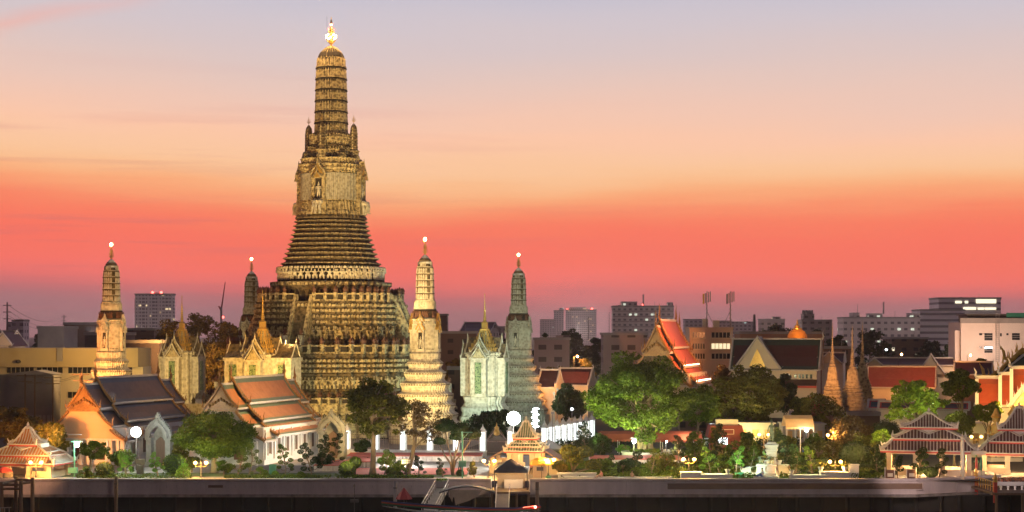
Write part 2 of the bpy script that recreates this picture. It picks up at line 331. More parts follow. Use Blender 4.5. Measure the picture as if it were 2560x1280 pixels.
def build_main_prang():
    o = thing('central_prang', 'tallest tapering temple tower, clad in dark gold porcelain mosaic, red lit finial on top', 'temple tower', (TC[0], TC[1], 0), TR)
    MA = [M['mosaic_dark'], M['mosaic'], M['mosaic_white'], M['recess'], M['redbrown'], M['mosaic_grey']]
    # base platform
    b = MB(); b.loft(rings([(25.6,0),(25.6,.6),(25,.7),(25,1.2)]+mould(1.2,5.4,24.6,24.2,3,.35)+[(24.4,5.5),(24.4,6.0),(23,6.0)]), 1)
    for (x, y, an, wd) in along(24.6, 2.2): niche_item(b, x, y, 3.0, an, .9, 1.5, .25, 3)
    b.build('base_platform', MA, o)
    def balustrade(s_, z, h, sp_, name='balustrade'):
        for k in range(4):
            g = MB(); A0 = k*math.pi/2
            sk = lambda x, y: (min(abs(x), abs(y)) < 1.9 and max(abs(x), abs(y)) > s_*.9) or not (0 <= (math.atan2(y, x)-A0) % (2*math.pi) < math.pi/2)
            for (x, y, an, wd) in along(s_, sp_, skip=sk):
                T = TM(x, y, z, an); g.T = T
                g.box(0,0,0,wd*1.0,.35,h*.22,mat=1); g.box(0,0,h*.8,wd*1.0,.4,h*.16,mat=1)
                g.box(0,.1,h*.22,wd*.55,.1,h*.58,mat=3); g.box(-wd*.5,-.12,0,wd*.30,.6,h*1.05,mat=1); g.T = None
                c = T @ Vector((-wd*.5, -.1, h*1.05)); finial_bud(g, c.x, c.y, c.z, h*.85, 4)
            g.build(name, MA, o)
    balustrade(23.6, 6.0, 1.3, 2.2)
    # tier A
    a = MB(); a.loft(rings([(21.2,6.0)]+mould(6.0,8.8,21.1,20.7,3,.3)+[(20.2,8.85),(20.2,11.1),(20.7,11.15)]+mould(11.2,14.9,20.5,20.0,4,.3)+[(20.3,15.0),(20.3,15.3),(15,15.3)]), 0)
    for (x, y, an, wd) in along(20.45, 1.55): figure_item(a, x, y, 8.85, an, 2.3, 1)
    for zz in (7.0, 11.9, 12.9, 13.8):
        for (x, y, an, wd) in along(20.75, .85): niche_item(a, x, y, zz, an, wd*.7, .55, .14, 1)
    a.build('lower_terrace', MA, o); balustrade(19.7, 15.3, 1.7, 2.5)
    # tier B
    a = MB(); a.loft(rings([(15.4,15.3)]+mould(15.3,17.9,15.2,14.9,2,.3)+[(14.3,17.95),(14.3,20.5),(14.9,20.55)]+mould(20.6,24.9,14.6,14.0,4,.34)+[(14.4,24.95),(14.4,25.2),(11,25.2)]), 0)
    for (x, y, an, wd) in along(14.55, 1.5): figure_item(a, x, y, 17.95, an, 2.6, 1)
    for zz in (16.1, 21.0, 22.1, 23.2, 24.2):
        for (x, y, an, wd) in along(14.85, .8): niche_item(a, x, y, zz, an, wd*.7, .6, .14, 1)
    a.build('middle_terrace', MA, o); balustrade(13.9, 25.2, 1.6, 2.3)
    # tier C and the light band of giants
    a = MB(); a.loft(rings([(10.7,25.2),(10.7,27.9),(11.3,28.3),(11.4,29.1),(10.2,29.2)]), 0)
    for (x, y, an, wd) in along(10.75, 1.2): niche_item(a, x, y, 25.4, an, wd*.6, 2.2, .2, 3)
    for (x, y, an, wd) in along(11.3, .8): niche_item(a, x, y, 28.4, an, wd*.7, .6, .12, 1)
    a.build('upper_terrace', MA, o)
    a = MB(); a.loft(rings([(10.0,29.2),(10.0,29.6),(9.3,29.65),(9.3,31.5),(10.15,31.6),(10.15,32.1),(9.6,32.2)]), 3)
    a.build('band_core', [M['mosaic_dark'], M['mosaic'], M['mosaic_grey'], M['recess']], o)
    for q in range(1):
        g = MB()
        for (x, y, an, wd) in along(9.75, 1.35): figure_item(g, x, y, 29.55, an, 2.1, 2)
        for (x, y, an, wd) in along(10.2, .8): niche_item(g, x, y, 31.6, an, wd*.7, .5, .1, 2)
        g.build('figure_band', [M['mosaic_dark'], M['mosaic'], M['mosaic_white']], o)
    # lotus tiers
    a = MB(); prof = []
    zs = [(32.2, 9.05), (34.3, 8.35), (36.1, 7.75), (38.0, 7.15), (39.8, 6.75), (41.4, 6.45)]
    for (za, sa), (zb, sb) in zip(zs, zs[1:]): prof += lotus(za, za+(zb-za)*.52, sa, sa*.45+sb*.55, 1, .26)+lotus(za+(zb-za)*.52, zb, sa*.45+sb*.55, sb, 1, .36)
    a.loft(rings(prof+[(6.6, 41.45), (6.75, 41.7), (6.4, 42.2), (5.9, 42.25)]), 0)
    for (za, sa), (zb, sb) in zip(zs, zs[1:]):
        for (x, y, an, wd) in along(sa+.3, .62): niche_item(a, x, y, za+(zb-za)*.19, an, wd*.75, (zb-za)*.13, .08, 1)
        for (x, y, an, wd) in along(sa*.45+sb*.55+.27, .62): niche_item(a, x, y, za+(zb-za)*.70, an, wd*.75, (zb-za)*.13, .08, 1)
    a.build('lotus_tiers', MA, o)
    # cella
    MC = [M['mosaic_dark'], M['mosaic'], M['gold'], M['recess'], M['mosaic_grey']]
    a = MB(); a.loft(rings([(6.4,42.2),(6.3,42.9),(6.0,43.0)]+[(5.95,43.2),(5.75,44.6),(5.85,44.7),(5.6,44.9),(5.45,50.4),(5.7,50.6),(5.55,50.9),(5.9,51.3),(5.75,51.7),(6.0,52.1),(5.6,52.3),(5.6,52.9),(5.8,53.3),(4.9,53.35)]), 1)
    for (x, y, an, wd) in along(5.66, .62): a.add([(-wd*.3,-.12,0),(wd*.3,-.12,0),(wd*.3,-.12,5.2),(-wd*.3,-.12,5.2),(-wd*.3,.2,0),(wd*.3,.2,0),(wd*.3,.2,5.2),(-wd*.3,.2,5.2)], [(0,1,2,3),(0,4,7,3),(1,5,6,2),(3,2,6,7)], 4, TM(x, y, 45.1, an))
    a.build('cella', MC, o)
    for k in range(4):
        an = k*math.pi/2-math.pi/2; T = TM(math.cos(an)*5.7, math.sin(an)*5.7, 0, an)
        g = MB(); g.T = T
        g.box(0,-.35,44.7,2.9,1.5,.6,mat=1); g.box(-1.05,-.45,45.3,.55,1.2,4.2,mat=1); g.box(1.05,-.45,45.3,.55,1.2,4.2,mat=1); g.box(0,-.1,45.3,1.6,.5,3.9,mat=3); g.box(0,-.45,49.2,2.9,1.4,.7,mat=1)
        g.box(0,-.2,42.2,3.4,1.6,2.5,mat=1,tx=.9); gable_pair(g, 3.3, 3.0, .9, 1, 2, -.5)
        old = g.T; g.T = old @ Matrix.Translation((0,0,49.9)); gable_pair(g, 3.1, 2.6, .9, 1, 2, -.7); g.T = old
        nb = g.build('niche', MC, o)
        s_ = MB(); s_.T = T @ Matrix.Translation((0,-.75,45.4)); guardian(s_, 2.9); s_.build('statue', M['mosaic_white'], nb)
        e = MB(); e.T = T @ Matrix.Translation((0,-1.3,0))
        for dx in (-.6,0,.6):
            e.tube([(dx,.2,44.6),(dx,-.45,44.5),(dx*1.1,-.75,43.8),(dx*1.15,-.7,43.0),(dx*1.2,-.9,42.5)], [.5,.42,.24,.16,.12], 7)
        e.tube([(-.5,0,42.3),(-.5,0,44.4)], .28, 6); e.tube([(.5,0,42.3),(.5,0,44.4)], .28, 6); e.ball(0,.2,44.5,.8,None,8,6,.7)
        e.build('elephant_statue', M['mosaic_white'], nb)
        # small prang above the porch
        sp_ = MB(); sp_.T = Matrix.Translation((math.cos(an)*4.75, math.sin(an)*4.75, 0))
        sp_.loft(rings([(1.1,53.3),(1.1,53.8),(.9,53.9),(.95,54.6),(1.15,54.8),(.85,55.0)]), 1); cob(sp_, 55.0, 60.3, .82, [(0,.80),(.6,.76),(.85,.62),(1,.12)], 7, 0, 1, .3)
        s2 = sp_.build('side_prang', MC, o)
        t_ = MB(); t_.T = sp_.T; t_.lathe([(.05,60.2),(.05,61.6),(.01,62)], 5)
        for q in range(4):
            c, n_ = math.cos(q*math.pi/2), math.sin(q*math.pi/2); t_.tube([(0,0,60.6),(.35*c,.35*n_,60.8),(.25*c,.25*n_,61.5)], [.05,.05,.01], 4)
        t_.build('finial', M['gold'], s2)
    # two rows of giants below the cob
    a = MB(); a.loft(rings([(4.5,53.3),(4.5,53.6),(3.75,53.65),(3.75,55.6),(4.1,55.7),(4.1,56.0),(3.45,56.05),(3.45,58.0),(3.7,58.1),(3.5,58.4),(3.1,58.5)]), 3)
    for (x, y, an, wd) in along(4.05, 1.0): figure_item(a, x, y, 53.7, an, 1.95, 1)
    for (x, y, an, wd) in along(3.7, .95): figure_item(a, x, y, 56.1, an, 2.0, 1)
    for k in range(4):
        for q in (-1, 1):
            an = k*math.pi/2+math.pi/4; a.box(math.cos(an)*5.3, math.sin(an)*5.3, 53.3, 1.4, 1.4, 1.0, an, 1, .7)
    a.build('giant_rows', [M['mosaic_dark'], M['mosaic'], M['mosaic'], M['mosaic_dark']], o)
    a = MB(); cob(a, 58.4, 75.6, 3.1, [(0,3.28),(.3,3.14),(.6,3.02),(.78,2.9),(.86,2.62),(.92,2.15),(.97,1.3),(1,.5)], 7, 0, 1, .66)
    a.build('tower_spire', [M['recess'], M['mosaic']], o)  # near-black core paints the shade between the ribs
    a = MB()                                                          # floodlit cap with radial ribs
    for k in range(24):
        q = 2*math.pi*k/24; c, n_ = math.cos(q), math.sin(q)
        a.tube([(c*2.45,n_*2.45,73.2),(c*2.0,n_*2.0,74.3),(c*1.25,n_*1.25,75.1),(c*.5,n_*.5,75.6)], [.16,.15,.12,.08], 4)
    a.build('spire_cap', M['mosaic'], o)
    f = trident('finial', o, 75.5, 5.9, M['gold'])
    for k in range(10):
        q = 2*math.pi*k/10; g = MB(); g.ball(math.cos(q)*.95, math.sin(q)*.95, 77.3+(k % 2)*.5, .17, None, 6, 4); g.build('bulb', M['bulb_warm'], f)
    for k in range(6):
        q = 2*math.pi*k/6; g = MB(); g.ball(math.cos(q)*.6, math.sin(q)*.6, 78.9+(k % 2)*.25, .10, None, 6, 4); g.build('bulb', M['bulb_red'], f)
    g = MB(); g.ball(0,0,79.9,.3,None,8,5); g.build('beacon', M['bulb_red'], f)
    g = MB(); g.lathe([(.28,80.1),(.2,80.4),(.24,80.6),(.08,80.9),(.03,81.4)], 6); g.tube([(-.9,0,79.2),(-.9,0,81.6)], .025, 4); g.build('finial_tip', M['iron'], f)
    # stairs
    for (sa, za, sb, zb, wd) in ((14.2,25.2,18.9,15.35,3.3),(20.3,15.3,24.2,6.05,3.4)):
        for k in (3, 0, 2):
            an = k*math.pi/2; g = MB(); g.T = TM(0, 0, 0, an)
            n = 22; poly = []
            for i in range(n): t0 = i/n; poly += [(-(sa+(sb-sa)*t0), za+(zb-za)*t0), (-(sa+(sb-sa)*(t0+1/n)), za+(zb-za)*t0)]
            poly += [(-sb, zb), (-sa+.6, zb), (-sa+.6, za)]
            g.prism(poly, -wd/2+.25, wd/2-.25, 0, 'x')
            for s_ in (-1, 1):
                g.prism([(-sa+.6, za+1.3), (-sa-.3, za+1.3), (-sb-.3, zb+1.3), (-sb-.5, zb), (-sa+.6, zb)], s_*wd/2-.3, s_*wd/2+.3, 1, 'x')
                g.box(s_*wd/2, -sb-.55, zb, .8, .8, 3.4, mat=4); finial_bud(g, s_*wd/2, -sb-.55, zb+3.4, 1.4, 3)
            g.build('stair', [M['mosaic_dark'], M['mosaic'], M['recess'], M['redbrown'], M['mosaic_grey']], o)
    return o
def build_corner_prang(label, u_, w_, tone, cap):
    o = thing('corner_prang', label, 'temple tower', temple(u_, w_), TR, 'corner prangs around the central tower'); o.scale = (.97, .97, 1)
    MA = [tone, tone, M['recess'], M['redbrown'], M['gold'], M['mosaic'], M['mosaic_dark']]
    a = MB()
    pr = [(6.3,0),(6.3,2.2)]+[(6.1,2.3)]
    zs = [(2.3,6.0),(4.1,5.65),(5.8,5.2),(7.4,4.7),(9.3,4.2),(11.2,3.55),(13.1,3.05),(14.7,2.75)]
    for (za, sa), (zb, sb) in zip(zs, zs[1:]): pr += lotus(za, zb, sa-.05, sb, 1, .24)
    a.loft(rings(pr+[(2.65,14.75),(2.65,15.6),(2.3,15.9)]), 0)
    for (za, sa), (zb, sb) in zip(zs, zs[1:]):
        for (x, y, an, wd) in along(sa+.08, .5): niche_item(a, x, y, za+(zb-za)*.42, an, wd*.6, (zb-za)*.15, .05, 6)
        for (x, y, an, wd) in along(sa-.2, .5): niche_item(a, x, y, za+(zb-za)*.03, an, wd*.8, (zb-za)*.16, .05, 1)
    a.build('stepped_base', MA, o)
    a = MB(); a.loft(rings([(2.35,15.9),(2.3,16.3),(2.2,16.4),(2.08,21.0),(2.2,21.1),(2.1,21.3),(2.25,21.6),(2.0,21.8)]), 0)
    for (x, y, an, wd) in along(2.2, .3): a.add([(-wd*.3,-.06,0),(wd*.3,-.06,0),(wd*.3,-.06,4.3),(-wd*.3,-.06,4.3),(-wd*.3,.1,0),(wd*.3,.1,0),(wd*.3,.1,4.3),(-wd*.3,.1,4.3)], [(0,1,2,3),(0,4,7,3),(1,5,6,2),(3,2,6,7)], 1, TM(x, y, 16.5, an))
    a.build('cella', MA, o)
    for k in range(4):
        an = k*math.pi/2-math.pi/2; T = TM(math.cos(an)*2.25, math.sin(an)*2.25, 0, an); g = MB(); g.T = T
        g.box(0,-.1,15.9,1.5,.9,.5,mat=1); g.box(-.5,-.15,16.4,.28,.6,3.2,mat=1); g.box(.5,-.15,16.4,.28,.6,3.2,mat=1); g.box(0,-.06,16.4,.80,.5,3.0,mat=2); g.box(0,-.15,19.4,1.45,.7,.35,mat=1)
        g.T = T @ Matrix.Translation((0,0,19.75)); gable_pair(g, 1.7, 1.6, .5, 4 if cap else 1, 1, -.2); g.T = T @ Matrix.Translation((0,0,21.2)); gable_pair(g, 1.5, 1.3, .4, 4 if cap else 1, 1, -.15)
        nb = g.build('niche', MA, o)
        s_ = MB(); s_.T = T @ Matrix.Translation((0,-.25,16.5)); guardian(s_, 2.1); s_.build('statue', M['mosaic_white'], nb)
    a = MB(); a.loft(rings([(2.0,21.8),(1.75,21.85),(1.75,23.0),(2.0,23.1),(1.95,23.3)]), 2)
    for (x, y, an, wd) in along(1.92, .6): figure_item(a, x, y, 21.85, an, 1.25, 3)
    a.build('giant_band', MA, o)
    a = MB(); a.loft(rings([(1.9,23.3),(1.85,24.0),(1.9,24.1),(1.7,24.3),(1.75,24.8),(1.8,24.9),(1.6,25.0)]), 0)
    for (x, y, an, wd) in along(1.88, .3): niche_item(a, x, y, 23.4, an, wd*.7, 1.3, .06, 1)
    cob(a, 25.0, 32.7, 1.65, [(0,1.68),(.3,1.64),(.65,1.55),(.8,1.32),(.9,.98),(.96,.6),(1,.2)], 6, 6, 1, .44)  # darker core tone, shade painted between the antefixes
    a.build('tower_spire', MA, o)
    a = MB(); a.lathe([(1.14,31.25),(1.02,31.7),(.75,32.25),(.4,32.65),(.1,32.85)], 20); a.build('spire_cap', M['white'], o)
    f = trident('finial', o, 32.7, 2.9, M['gold'])
    g = MB(); g.ball(0,0,35.55,.30,None,8,6); g.build('bulb', M['bulb_warm'], f)
    a = MB(); a.tube([(-.35,0,35.55),(-.3,0,35.2),(0,0,35.0),(.1,0,34.6)], .04, 4); a.build('crescent', M['gold'], f)
    return o
def build_mondop(label, u_, w_, rz, wing):
    o = thing('mondop', label, 'shrine', temple(u_, w_), TR+rz, 'spired shrines between the corner prangs')
    MA = [M['mosaic_white'], M['lattice'], M['gold'], M['mosaic_dark'], M['recess'], M['mosaic']]
    pl = plan(1, [(1,.42),(.9,.42),(.9,.56),(.8,.56),(.8,.8)])
    a = MB(); a.loft(rings([(4.7,0),(4.7,2.3),(4.4,2.4),(4.5,3.2),(4.2,3.3),(4.0,4.0),(4.25,4.4),(4.3,4.9),(3.8,5.4),(3.6,5.9),(3.7,6.3),(3.9,7.0),(3.4,7.2)], pl), 0); a.build('plinth', MA, o)
    a = MB(); a.loft(rings([(3.35,7.2),(3.3,14.6),(3.55,14.8),(3.4,15.0),(3.7,15.3),(3.5,15.5)], pl), 0)
    for (x, y, an, wd) in along(3.36, .5, pl): a.add([(-wd*.22,-.07,0),(wd*.22,-.07,0),(wd*.22,-.07,7.2),(-wd*.22,-.07,7.2),(-wd*.22,.1,0),(wd*.22,.1,0),(wd*.22,.1,7.2),(-wd*.22,.1,7.2)], [(0,1,2,3),(0,4,7,3),(1,5,6,2),(3,2,6,7)], 0, TM(x, y, 7.3, an))
    a.build('body', MA, o)
    def porch(x, y, an, wd, h0, h1, nm='porch'):
        T = TM(x, y, 0, an); g = MB(); g.T = T; dp = 1.5
        g.box(0,0,h0-.1,wd,dp,h1-h0,mat=0); g.box(0,0,h1-.1,wd+.4,dp+.3,.35,mat=0)
        for s_ in (-1,1): g.box(s_*(wd/2-.12),-dp/2-.02,h0,.3,.3,h1-h0-.1,mat=0); g.box(s_*wd*.27,-dp/2-.05,h0+.3,.2,.2,h1-h0-.9,mat=0)
        # steep roof: two stepped gables
        for q, (sc_, dz, y0_, y1_) in enumerate(((1.,.22,-dp/2-.1,2.6),(1.05,1.35,.1,2.9))):
            b_ = wd*.56*sc_; hh = wd*.80*sc_; z0_ = h1+dz
            cur = [(-b_,z0_),(-b_*.55,z0_+hh*.42),(-b_*.2,z0_+hh*.80),(0,z0_+hh*1.12),(b_*.2,z0_+hh*.80),(b_*.55,z0_+hh*.42),(b_,z0_)]
            g.prism(cur, y0_+.2, y1_, 3); g.prism([(x_*.8,z0_+(z_-z0_)*.78) for x_, z_ in cur], y0_+.1, y0_+.2, 5)
            for s_ in (-1,1):
                g.tube([(s_*b_*1.2,y0_,z0_+hh*.28),(s_*b_*1.05,y0_,z0_-.02)]+[(s_*abs(x_),y0_,z_) for x_, z_ in cur[:3]]+[(0,y0_,z0_+hh*1.15),(0,y0_-.12,z0_+hh*1.5)], [.03,.13,.14,.14,.13,.12,.02], 4, 0)
        p = g.build(nm, MA, o)
        wn = MB(); wn.T = T; wn.box(0,-dp/2-.10,h0+.5,wd*.40,.26,h1-h0-1.1,mat=1); wn.build('lattice_window', MA, p)
    for k in range(4): an = k*math.pi/2-math.pi/2; porch(math.cos(an)*3.5, math.sin(an)*3.5, an, 3.0, 7.2, 14.2)
    if wing:
        for s_ in (-1, 1):
            g = MB(); g.box(s_*4.6,0,0,3.6,4.6,14.3,mat=0); g.box(s_*4.6,0,14.3,4.0,5.0,.5,mat=0)
            g.prism([(-2.7,14.8),(2.7,14.8),(.9,15.9),(0,17.2),(-.9,15.9)], s_*4.2-2.2, s_*4.2+2.2, 3, 'x')
            for q in (-1,1): g.box(s_*6.1,q*1.9,2,.5,.5,11.9,mat=0); g.box(s_*3.3,q*2.35,2,.3,.3,11.9,mat=0)
            g.tube([(s_*6.4,-2.7,14.3),(s_*6.4,-1.6,15.2),(s_*6.4,0,17.4),(s_*6.5,0,18.6)],[.12,.14,.12,.02],4,0); g.tube([(s_*6.4,2.7,14.3),(s_*6.4,1.6,15.2),(s_*6.4,0,17.4)],[.12,.14,.12],4,0)
            p = g.build('wing', MA, o)
            wn = MB(); wn.box(s_*4.7,-2.42,9.6,1.35,.24,4.0,mat=1); wn.build('lattice_window', MA, p)
    a = MB(); pr = []; s0 = 3.0; z = 15.5
    for i in range(6): s1 = s0*.80; h = .80-.05*i; pr += [(s0*1.02,z),(s0*1.05,z+h*.25),(s0*.86,z+h*.32),(s0*.82,z+h*.96)]; z += h; s0 = s1
    a.loft(rings(pr+[(s0,z)], pl), 5); zz = 15.5; s0 = 3.0
    for i in range(6):
        h = .80-.05*i
        for (x, y, an, wd) in along(s0*1.0, .55, pl): niche_item(a, x, y, zz+.1, an, wd*.6, h*1.1, .08, 2)
        zz += h; s0 *= .8
    a.build('tiered_roof', MA, o)
    a = MB(); a.loft([[(x*s_, y*s_, z_) for x, y in pl] for s_, z_ in ((.85,z),(.9,z+.4),(.6,z+.6),(.55,z+1.5),(.62,z+1.6),(.3,z+1.9))], 2)
    pr = []; 
    for i in range(14): f = i/13; r = .30*(1-f)**1.2+.05; pr += [(r*1.1, z+1.9+4.6*f), (r*.75, z+1.9+4.6*(f+.05))]
    a.lathe(pr+[(.10,z+6.9),(.02,z+7.3)], 8, mat=2); a.build('spire', MA, o)
    return o
M['bulb_warm'] = emat('bulb_warm', (1,.72,.32), 40); M['bulb_red'] = emat('bulb_red', (1,.05,.03), 25)
cp_ = build_main_prang()
for c_ in kids(cp_):
    if c_.name.split('.')[0] in ('lower_terrace', 'middle_terrace', 'balustrade', 'stair', 'base_platform'): c_.scale = (.965, .965, 1)
A_ = 31.0
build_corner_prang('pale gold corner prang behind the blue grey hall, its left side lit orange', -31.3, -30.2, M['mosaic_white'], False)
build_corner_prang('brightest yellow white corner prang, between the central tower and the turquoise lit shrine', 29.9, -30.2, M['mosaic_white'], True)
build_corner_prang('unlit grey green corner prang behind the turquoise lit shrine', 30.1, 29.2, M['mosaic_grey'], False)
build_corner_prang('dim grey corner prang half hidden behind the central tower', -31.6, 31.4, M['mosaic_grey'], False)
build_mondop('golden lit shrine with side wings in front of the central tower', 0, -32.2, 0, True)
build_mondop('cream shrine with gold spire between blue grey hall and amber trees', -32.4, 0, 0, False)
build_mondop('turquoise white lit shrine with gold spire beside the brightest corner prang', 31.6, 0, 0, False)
# ================================================================ ground, water, sea wall
M['soil'] = mat('soil', (.02,.02,.014), (.05,.045,.03), .25, .95)
M['paving'] = mat('paving', (.20,.19,.17), (.34,.32,.29), .8, .8, .01)
M['grassmat'] = mat('grassmat', (.03,.07,.012), (.08,.14,.03), 1.2, .9, .05)
M['wallpink'] = mat('wallpink', (.33,.28,.27), (.55,.47,.45), .45, .7, .01, contrast=1.1, stretch=(1,1,.22))
M['wallshade'] = mat('wallshade', (.30,.25,.24), (.42,.36,.34), .5)
M['wallstain'] = mat('wallstain', (.10,.085,.075), (.30,.26,.24), .9, .8, contrast=1.2, stretch=(1,1,.3))
M['wet_shaded'] = mat('wet_shaded', (.008,.008,.008), (.02,.02,.018), .8, .8)  # wet wall, near-black with the shadow under the walk painted in
M['bronzepanel'] = mat('bronzepanel', (.10,.055,.03), (.16,.09,.05), 1.2, .5)
g = MB(); g.quad((-5000,216.9,-.02),(5000,216.9,-.02),(5000,9000,-.02),(-5000,9000,-.02)); tag(g.build('ground', M['soil']), 'dark ground of the temple quarter stretching to the horizon', 'ground', kind='structure')
wm = mat('water', (.012,.014,.016), rough=.12, c2=(.018,.018,.02), scale=.4, bump=.04, bscale=.6, stretch=(1,2.5,1))
g = MB(); g.quad((-2500,-1500,-3.9),(2500,-1500,-3.9),(2500,217.5,-3.9),(-2500,217.5,-3.9)); tag(g.build('water', wm), 'dark river water below the sea wall', 'water', kind='structure')
g = MB(); g.add([(-90,216.7,0),(52,216.7,0),(66,222,0),(90,222,0),(90,229,0),(-90,229,0)], [(0,1,2,3,4,5)]); tag(g.build('pavement', M['paving']), 'paved riverside walk behind the sea wall', 'pavement', kind='structure')
g = MB(); g.quad((-70,229,.02),(8,229,.02),(8,262,.02),(-70,262,.02)); g.quad((-48,262,.021),(-10,262,.021),(-4,300,.021),(-60,300,.021)); tag(g.build('courtyard', M['paving']), 'pale stone court before the temple halls', 'courtyard', kind='structure')
g = MB(); g.quad((8,218.4,.03),(46,218.4,.03),(46,262,.03),(8,262,.03)); g.quad((-60,223,.03),(-6,223,.03),(-6,228.6,.03),(-60,228.6,.03)); tag(g.build('lawn', M['grassmat']), 'lawn of the riverside garden', 'lawn', kind='structure')
# sea wall sections
def wall_section(name, label, pts, panel=None, teeth=True):
    o = thing(name, label, 'sea wall', (pts[0][0], pts[0][1], 0), 0, 'sections of the sea wall')
    ox, oy = pts[0]
    b = MB(); c = MB(); t_ = MB(); ft = MB()
    for (xa, ya), (xb, yb) in zip(pts, pts[1:]):
        l = math.hypot(xb-xa, yb-ya); an = math.atan2(yb-ya, xb-xa); T = Matrix.Translation((xa-ox, ya-oy, 0)) @ Matrix.Rotation(an, 4, 'Z')
        b.T = c.T = t_.T = ft.T = T
        b.prism([(-.02,.1),(.0,-.1),(.0,-2.0),(.5,-2.0),(.5,.1)], 0, l, 0, 'x')
        ft.prism([(-.14,-1.72),(-.01,-1.66),(-.01,-2.03),(-.2,-2.03),(-.2,-1.78)], 0, l, 0, 'x')
        c.prism([(-.22,.36),(-.28,.28),(-.22,.1),(.6,.1),(.62,.3),(.5,.36)], 0, l, 0, 'x')
        c.prism([(-.10,.1),(-.03,-.06),(.0,-.08),(.0,.1)], 0, l, 0, 'x')
        if teeth:
            k = int(l/1.25)
            for i in range(k): t_.box((i+.5)*l/k, -.02, -.95, .85, .10, .55, mat=0); t_.box((i+.5)*l/k, -.09, -.8, .10, .06, .3, mat=1)
    b.build('wall_face', M['wallpink'], o); ft.build('footing', M['wallstain'], o); c.build('coping', M['wallpink'], o)
    j_ = MB()
    for (xa, ya), (xb, yb) in zip(pts, pts[1:]):
        l = math.hypot(xb-xa, yb-ya); k = max(1, int(l/6.5))
        for i in range(1, k+1): j_.box(xa-ox+(xb-xa)*i/(k+1), ya-oy+(yb-ya)*i/(k+1)-.02, -1.98, .07, .1, 2.05)
    j_.build('expansion_joints', M['wallshade'], o)
    if t_.v: t_.build('relief', [M['wallpink'], M['wallshade']], o)
    for (x0, x1, z0, z1) in panel or ():
        p = MB(); p.box((x0+x1)/2-ox, -.16, z0, x1-x0, .1, z1-z0); p.build('inset_panel', M['bronzepanel'], o)
        f = MB(); m_ = .09
        for zz in (z0-m_, z1): f.box((x0+x1)/2-ox, -.2, zz, x1-x0+2*m_, .14, m_)
        for xx in (x0-m_/2, x1+m_/2): f.box(xx-ox, -.2, z0, m_, .14, z1-z0)
        f.build('panel_border', M['wallpink'], o)
    return o
YW = 216.
XW = lambda px: WX(px, YW)
wall_section('sea_wall', 'long pinkish sea wall with one small dark inset panel, ending at the railed gangway', [(XW(-60), YW), (XW(1090), YW)], [(XW(521), XW(558), -.8, -.45)])
wall_section('sea_wall', 'short length of sea wall behind the curved boat canopy', [(XW(1122), YW), (XW(1228), YW)])
wall_section('sea_wall', 'sea wall with a long brown inset panel, bending away at its far end', [(XW(1324), YW), (XW(2290), YW), (WX(2492, 221), 221.3)], [(XW(1668), XW(2305), -.98, -.22)], False)
wall_section('sea_wall', 'sea wall stub beside the gilt posted jetty', [(WX(2493, 221.3)+.25, 221.35), (WX(2496,223), 229)], None, False)
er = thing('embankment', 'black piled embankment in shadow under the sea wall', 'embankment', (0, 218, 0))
g = MB(); g.box(0, .6, -6, 160, .5, 4.0); g.build('retaining_wall', M['wet_shaded'], er)
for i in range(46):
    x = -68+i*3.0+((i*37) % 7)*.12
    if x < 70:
        g = MB(); g.tube([(x,-.5,-6),(x,-.5,-2.05)], .28, 7); g.build('pile', M['wet_shaded'], er)
# ================================================================ temple halls
def slab(mb, y0, y1, x0, z0, x1, z1, side, fm=0, bm_=1, wm=2, bord=.75, th=.16):
    ts = [0, .16, .5, .84, 1]; ys = [y0, y0+bord, y1-bord, y1]
    P = [[(side*(x0+(x1-x0)*t_), y, z0+(z1-z0)*t_-.5*abs(z1-z0)*.18*math.sin(math.pi*t_)) for y in ys] for t_ in ts]
    vs = [p for r in P for p in r]+[(p[0], p[1], p[2]-th) for r in P for p in r]; n = 4; k = len(ts)*n
    for i in range(len(ts)-1):
        for j in range(3):
            m_ = fm if (j == 1 and 0 < i < 3) else bm_
            mb.add([vs[i*n+j], vs[i*n+j+1], vs[(i+1)*n+j+1], vs[(i+1)*n+j]], [(0,1,2,3)], m_)
            mb.add([vs[k+i*n+j], vs[k+i*n+j+1], vs[k+(i+1)*n+j+1], vs[k+(i+1)*n+j]], [(0,1,2,3)], wm)
    for i in range(len(ts)-1):
        for j in (0, 3): mb.add([vs[i*n+j], vs[(i+1)*n+j], vs[k+(i+1)*n+j], vs[k+i*n+j]], [(0,1,2,3)], wm)
    mb.box(side*(x1+.03), (y0+y1)/2, z1-th-.12, .16, y1-y0, .30, mat=wm)
def chofa(mb, x, y, z, h, mat_=None, d=-1):
    mb.tube([(x,y+d*.0,z-.2),(x,y+d*.25*h,z+.25*h),(x,y+d*.12*h,z+.55*h),(x,y+d*.22*h,z+1.0*h)], [.12*h,.11*h,.06*h,.01*h], 5, mat_)
    mb.tube([(x,y+d*.2*h,z+.2*h),(x,y+d*.45*h,z+.34*h)], [.07*h,.01*h], 4, mat_)
def flame(mb, x, y, z, h, sx, mat_=None):
    mb.tube([(x,y,z-.15),(x+sx*.22*h,y,z+.15*h),(x+sx*.16*h,y,z+.5*h),(x+sx*.3*h,y,z+h)], [.10*h,.12*h,.07*h,.01*h], 5, mat_)
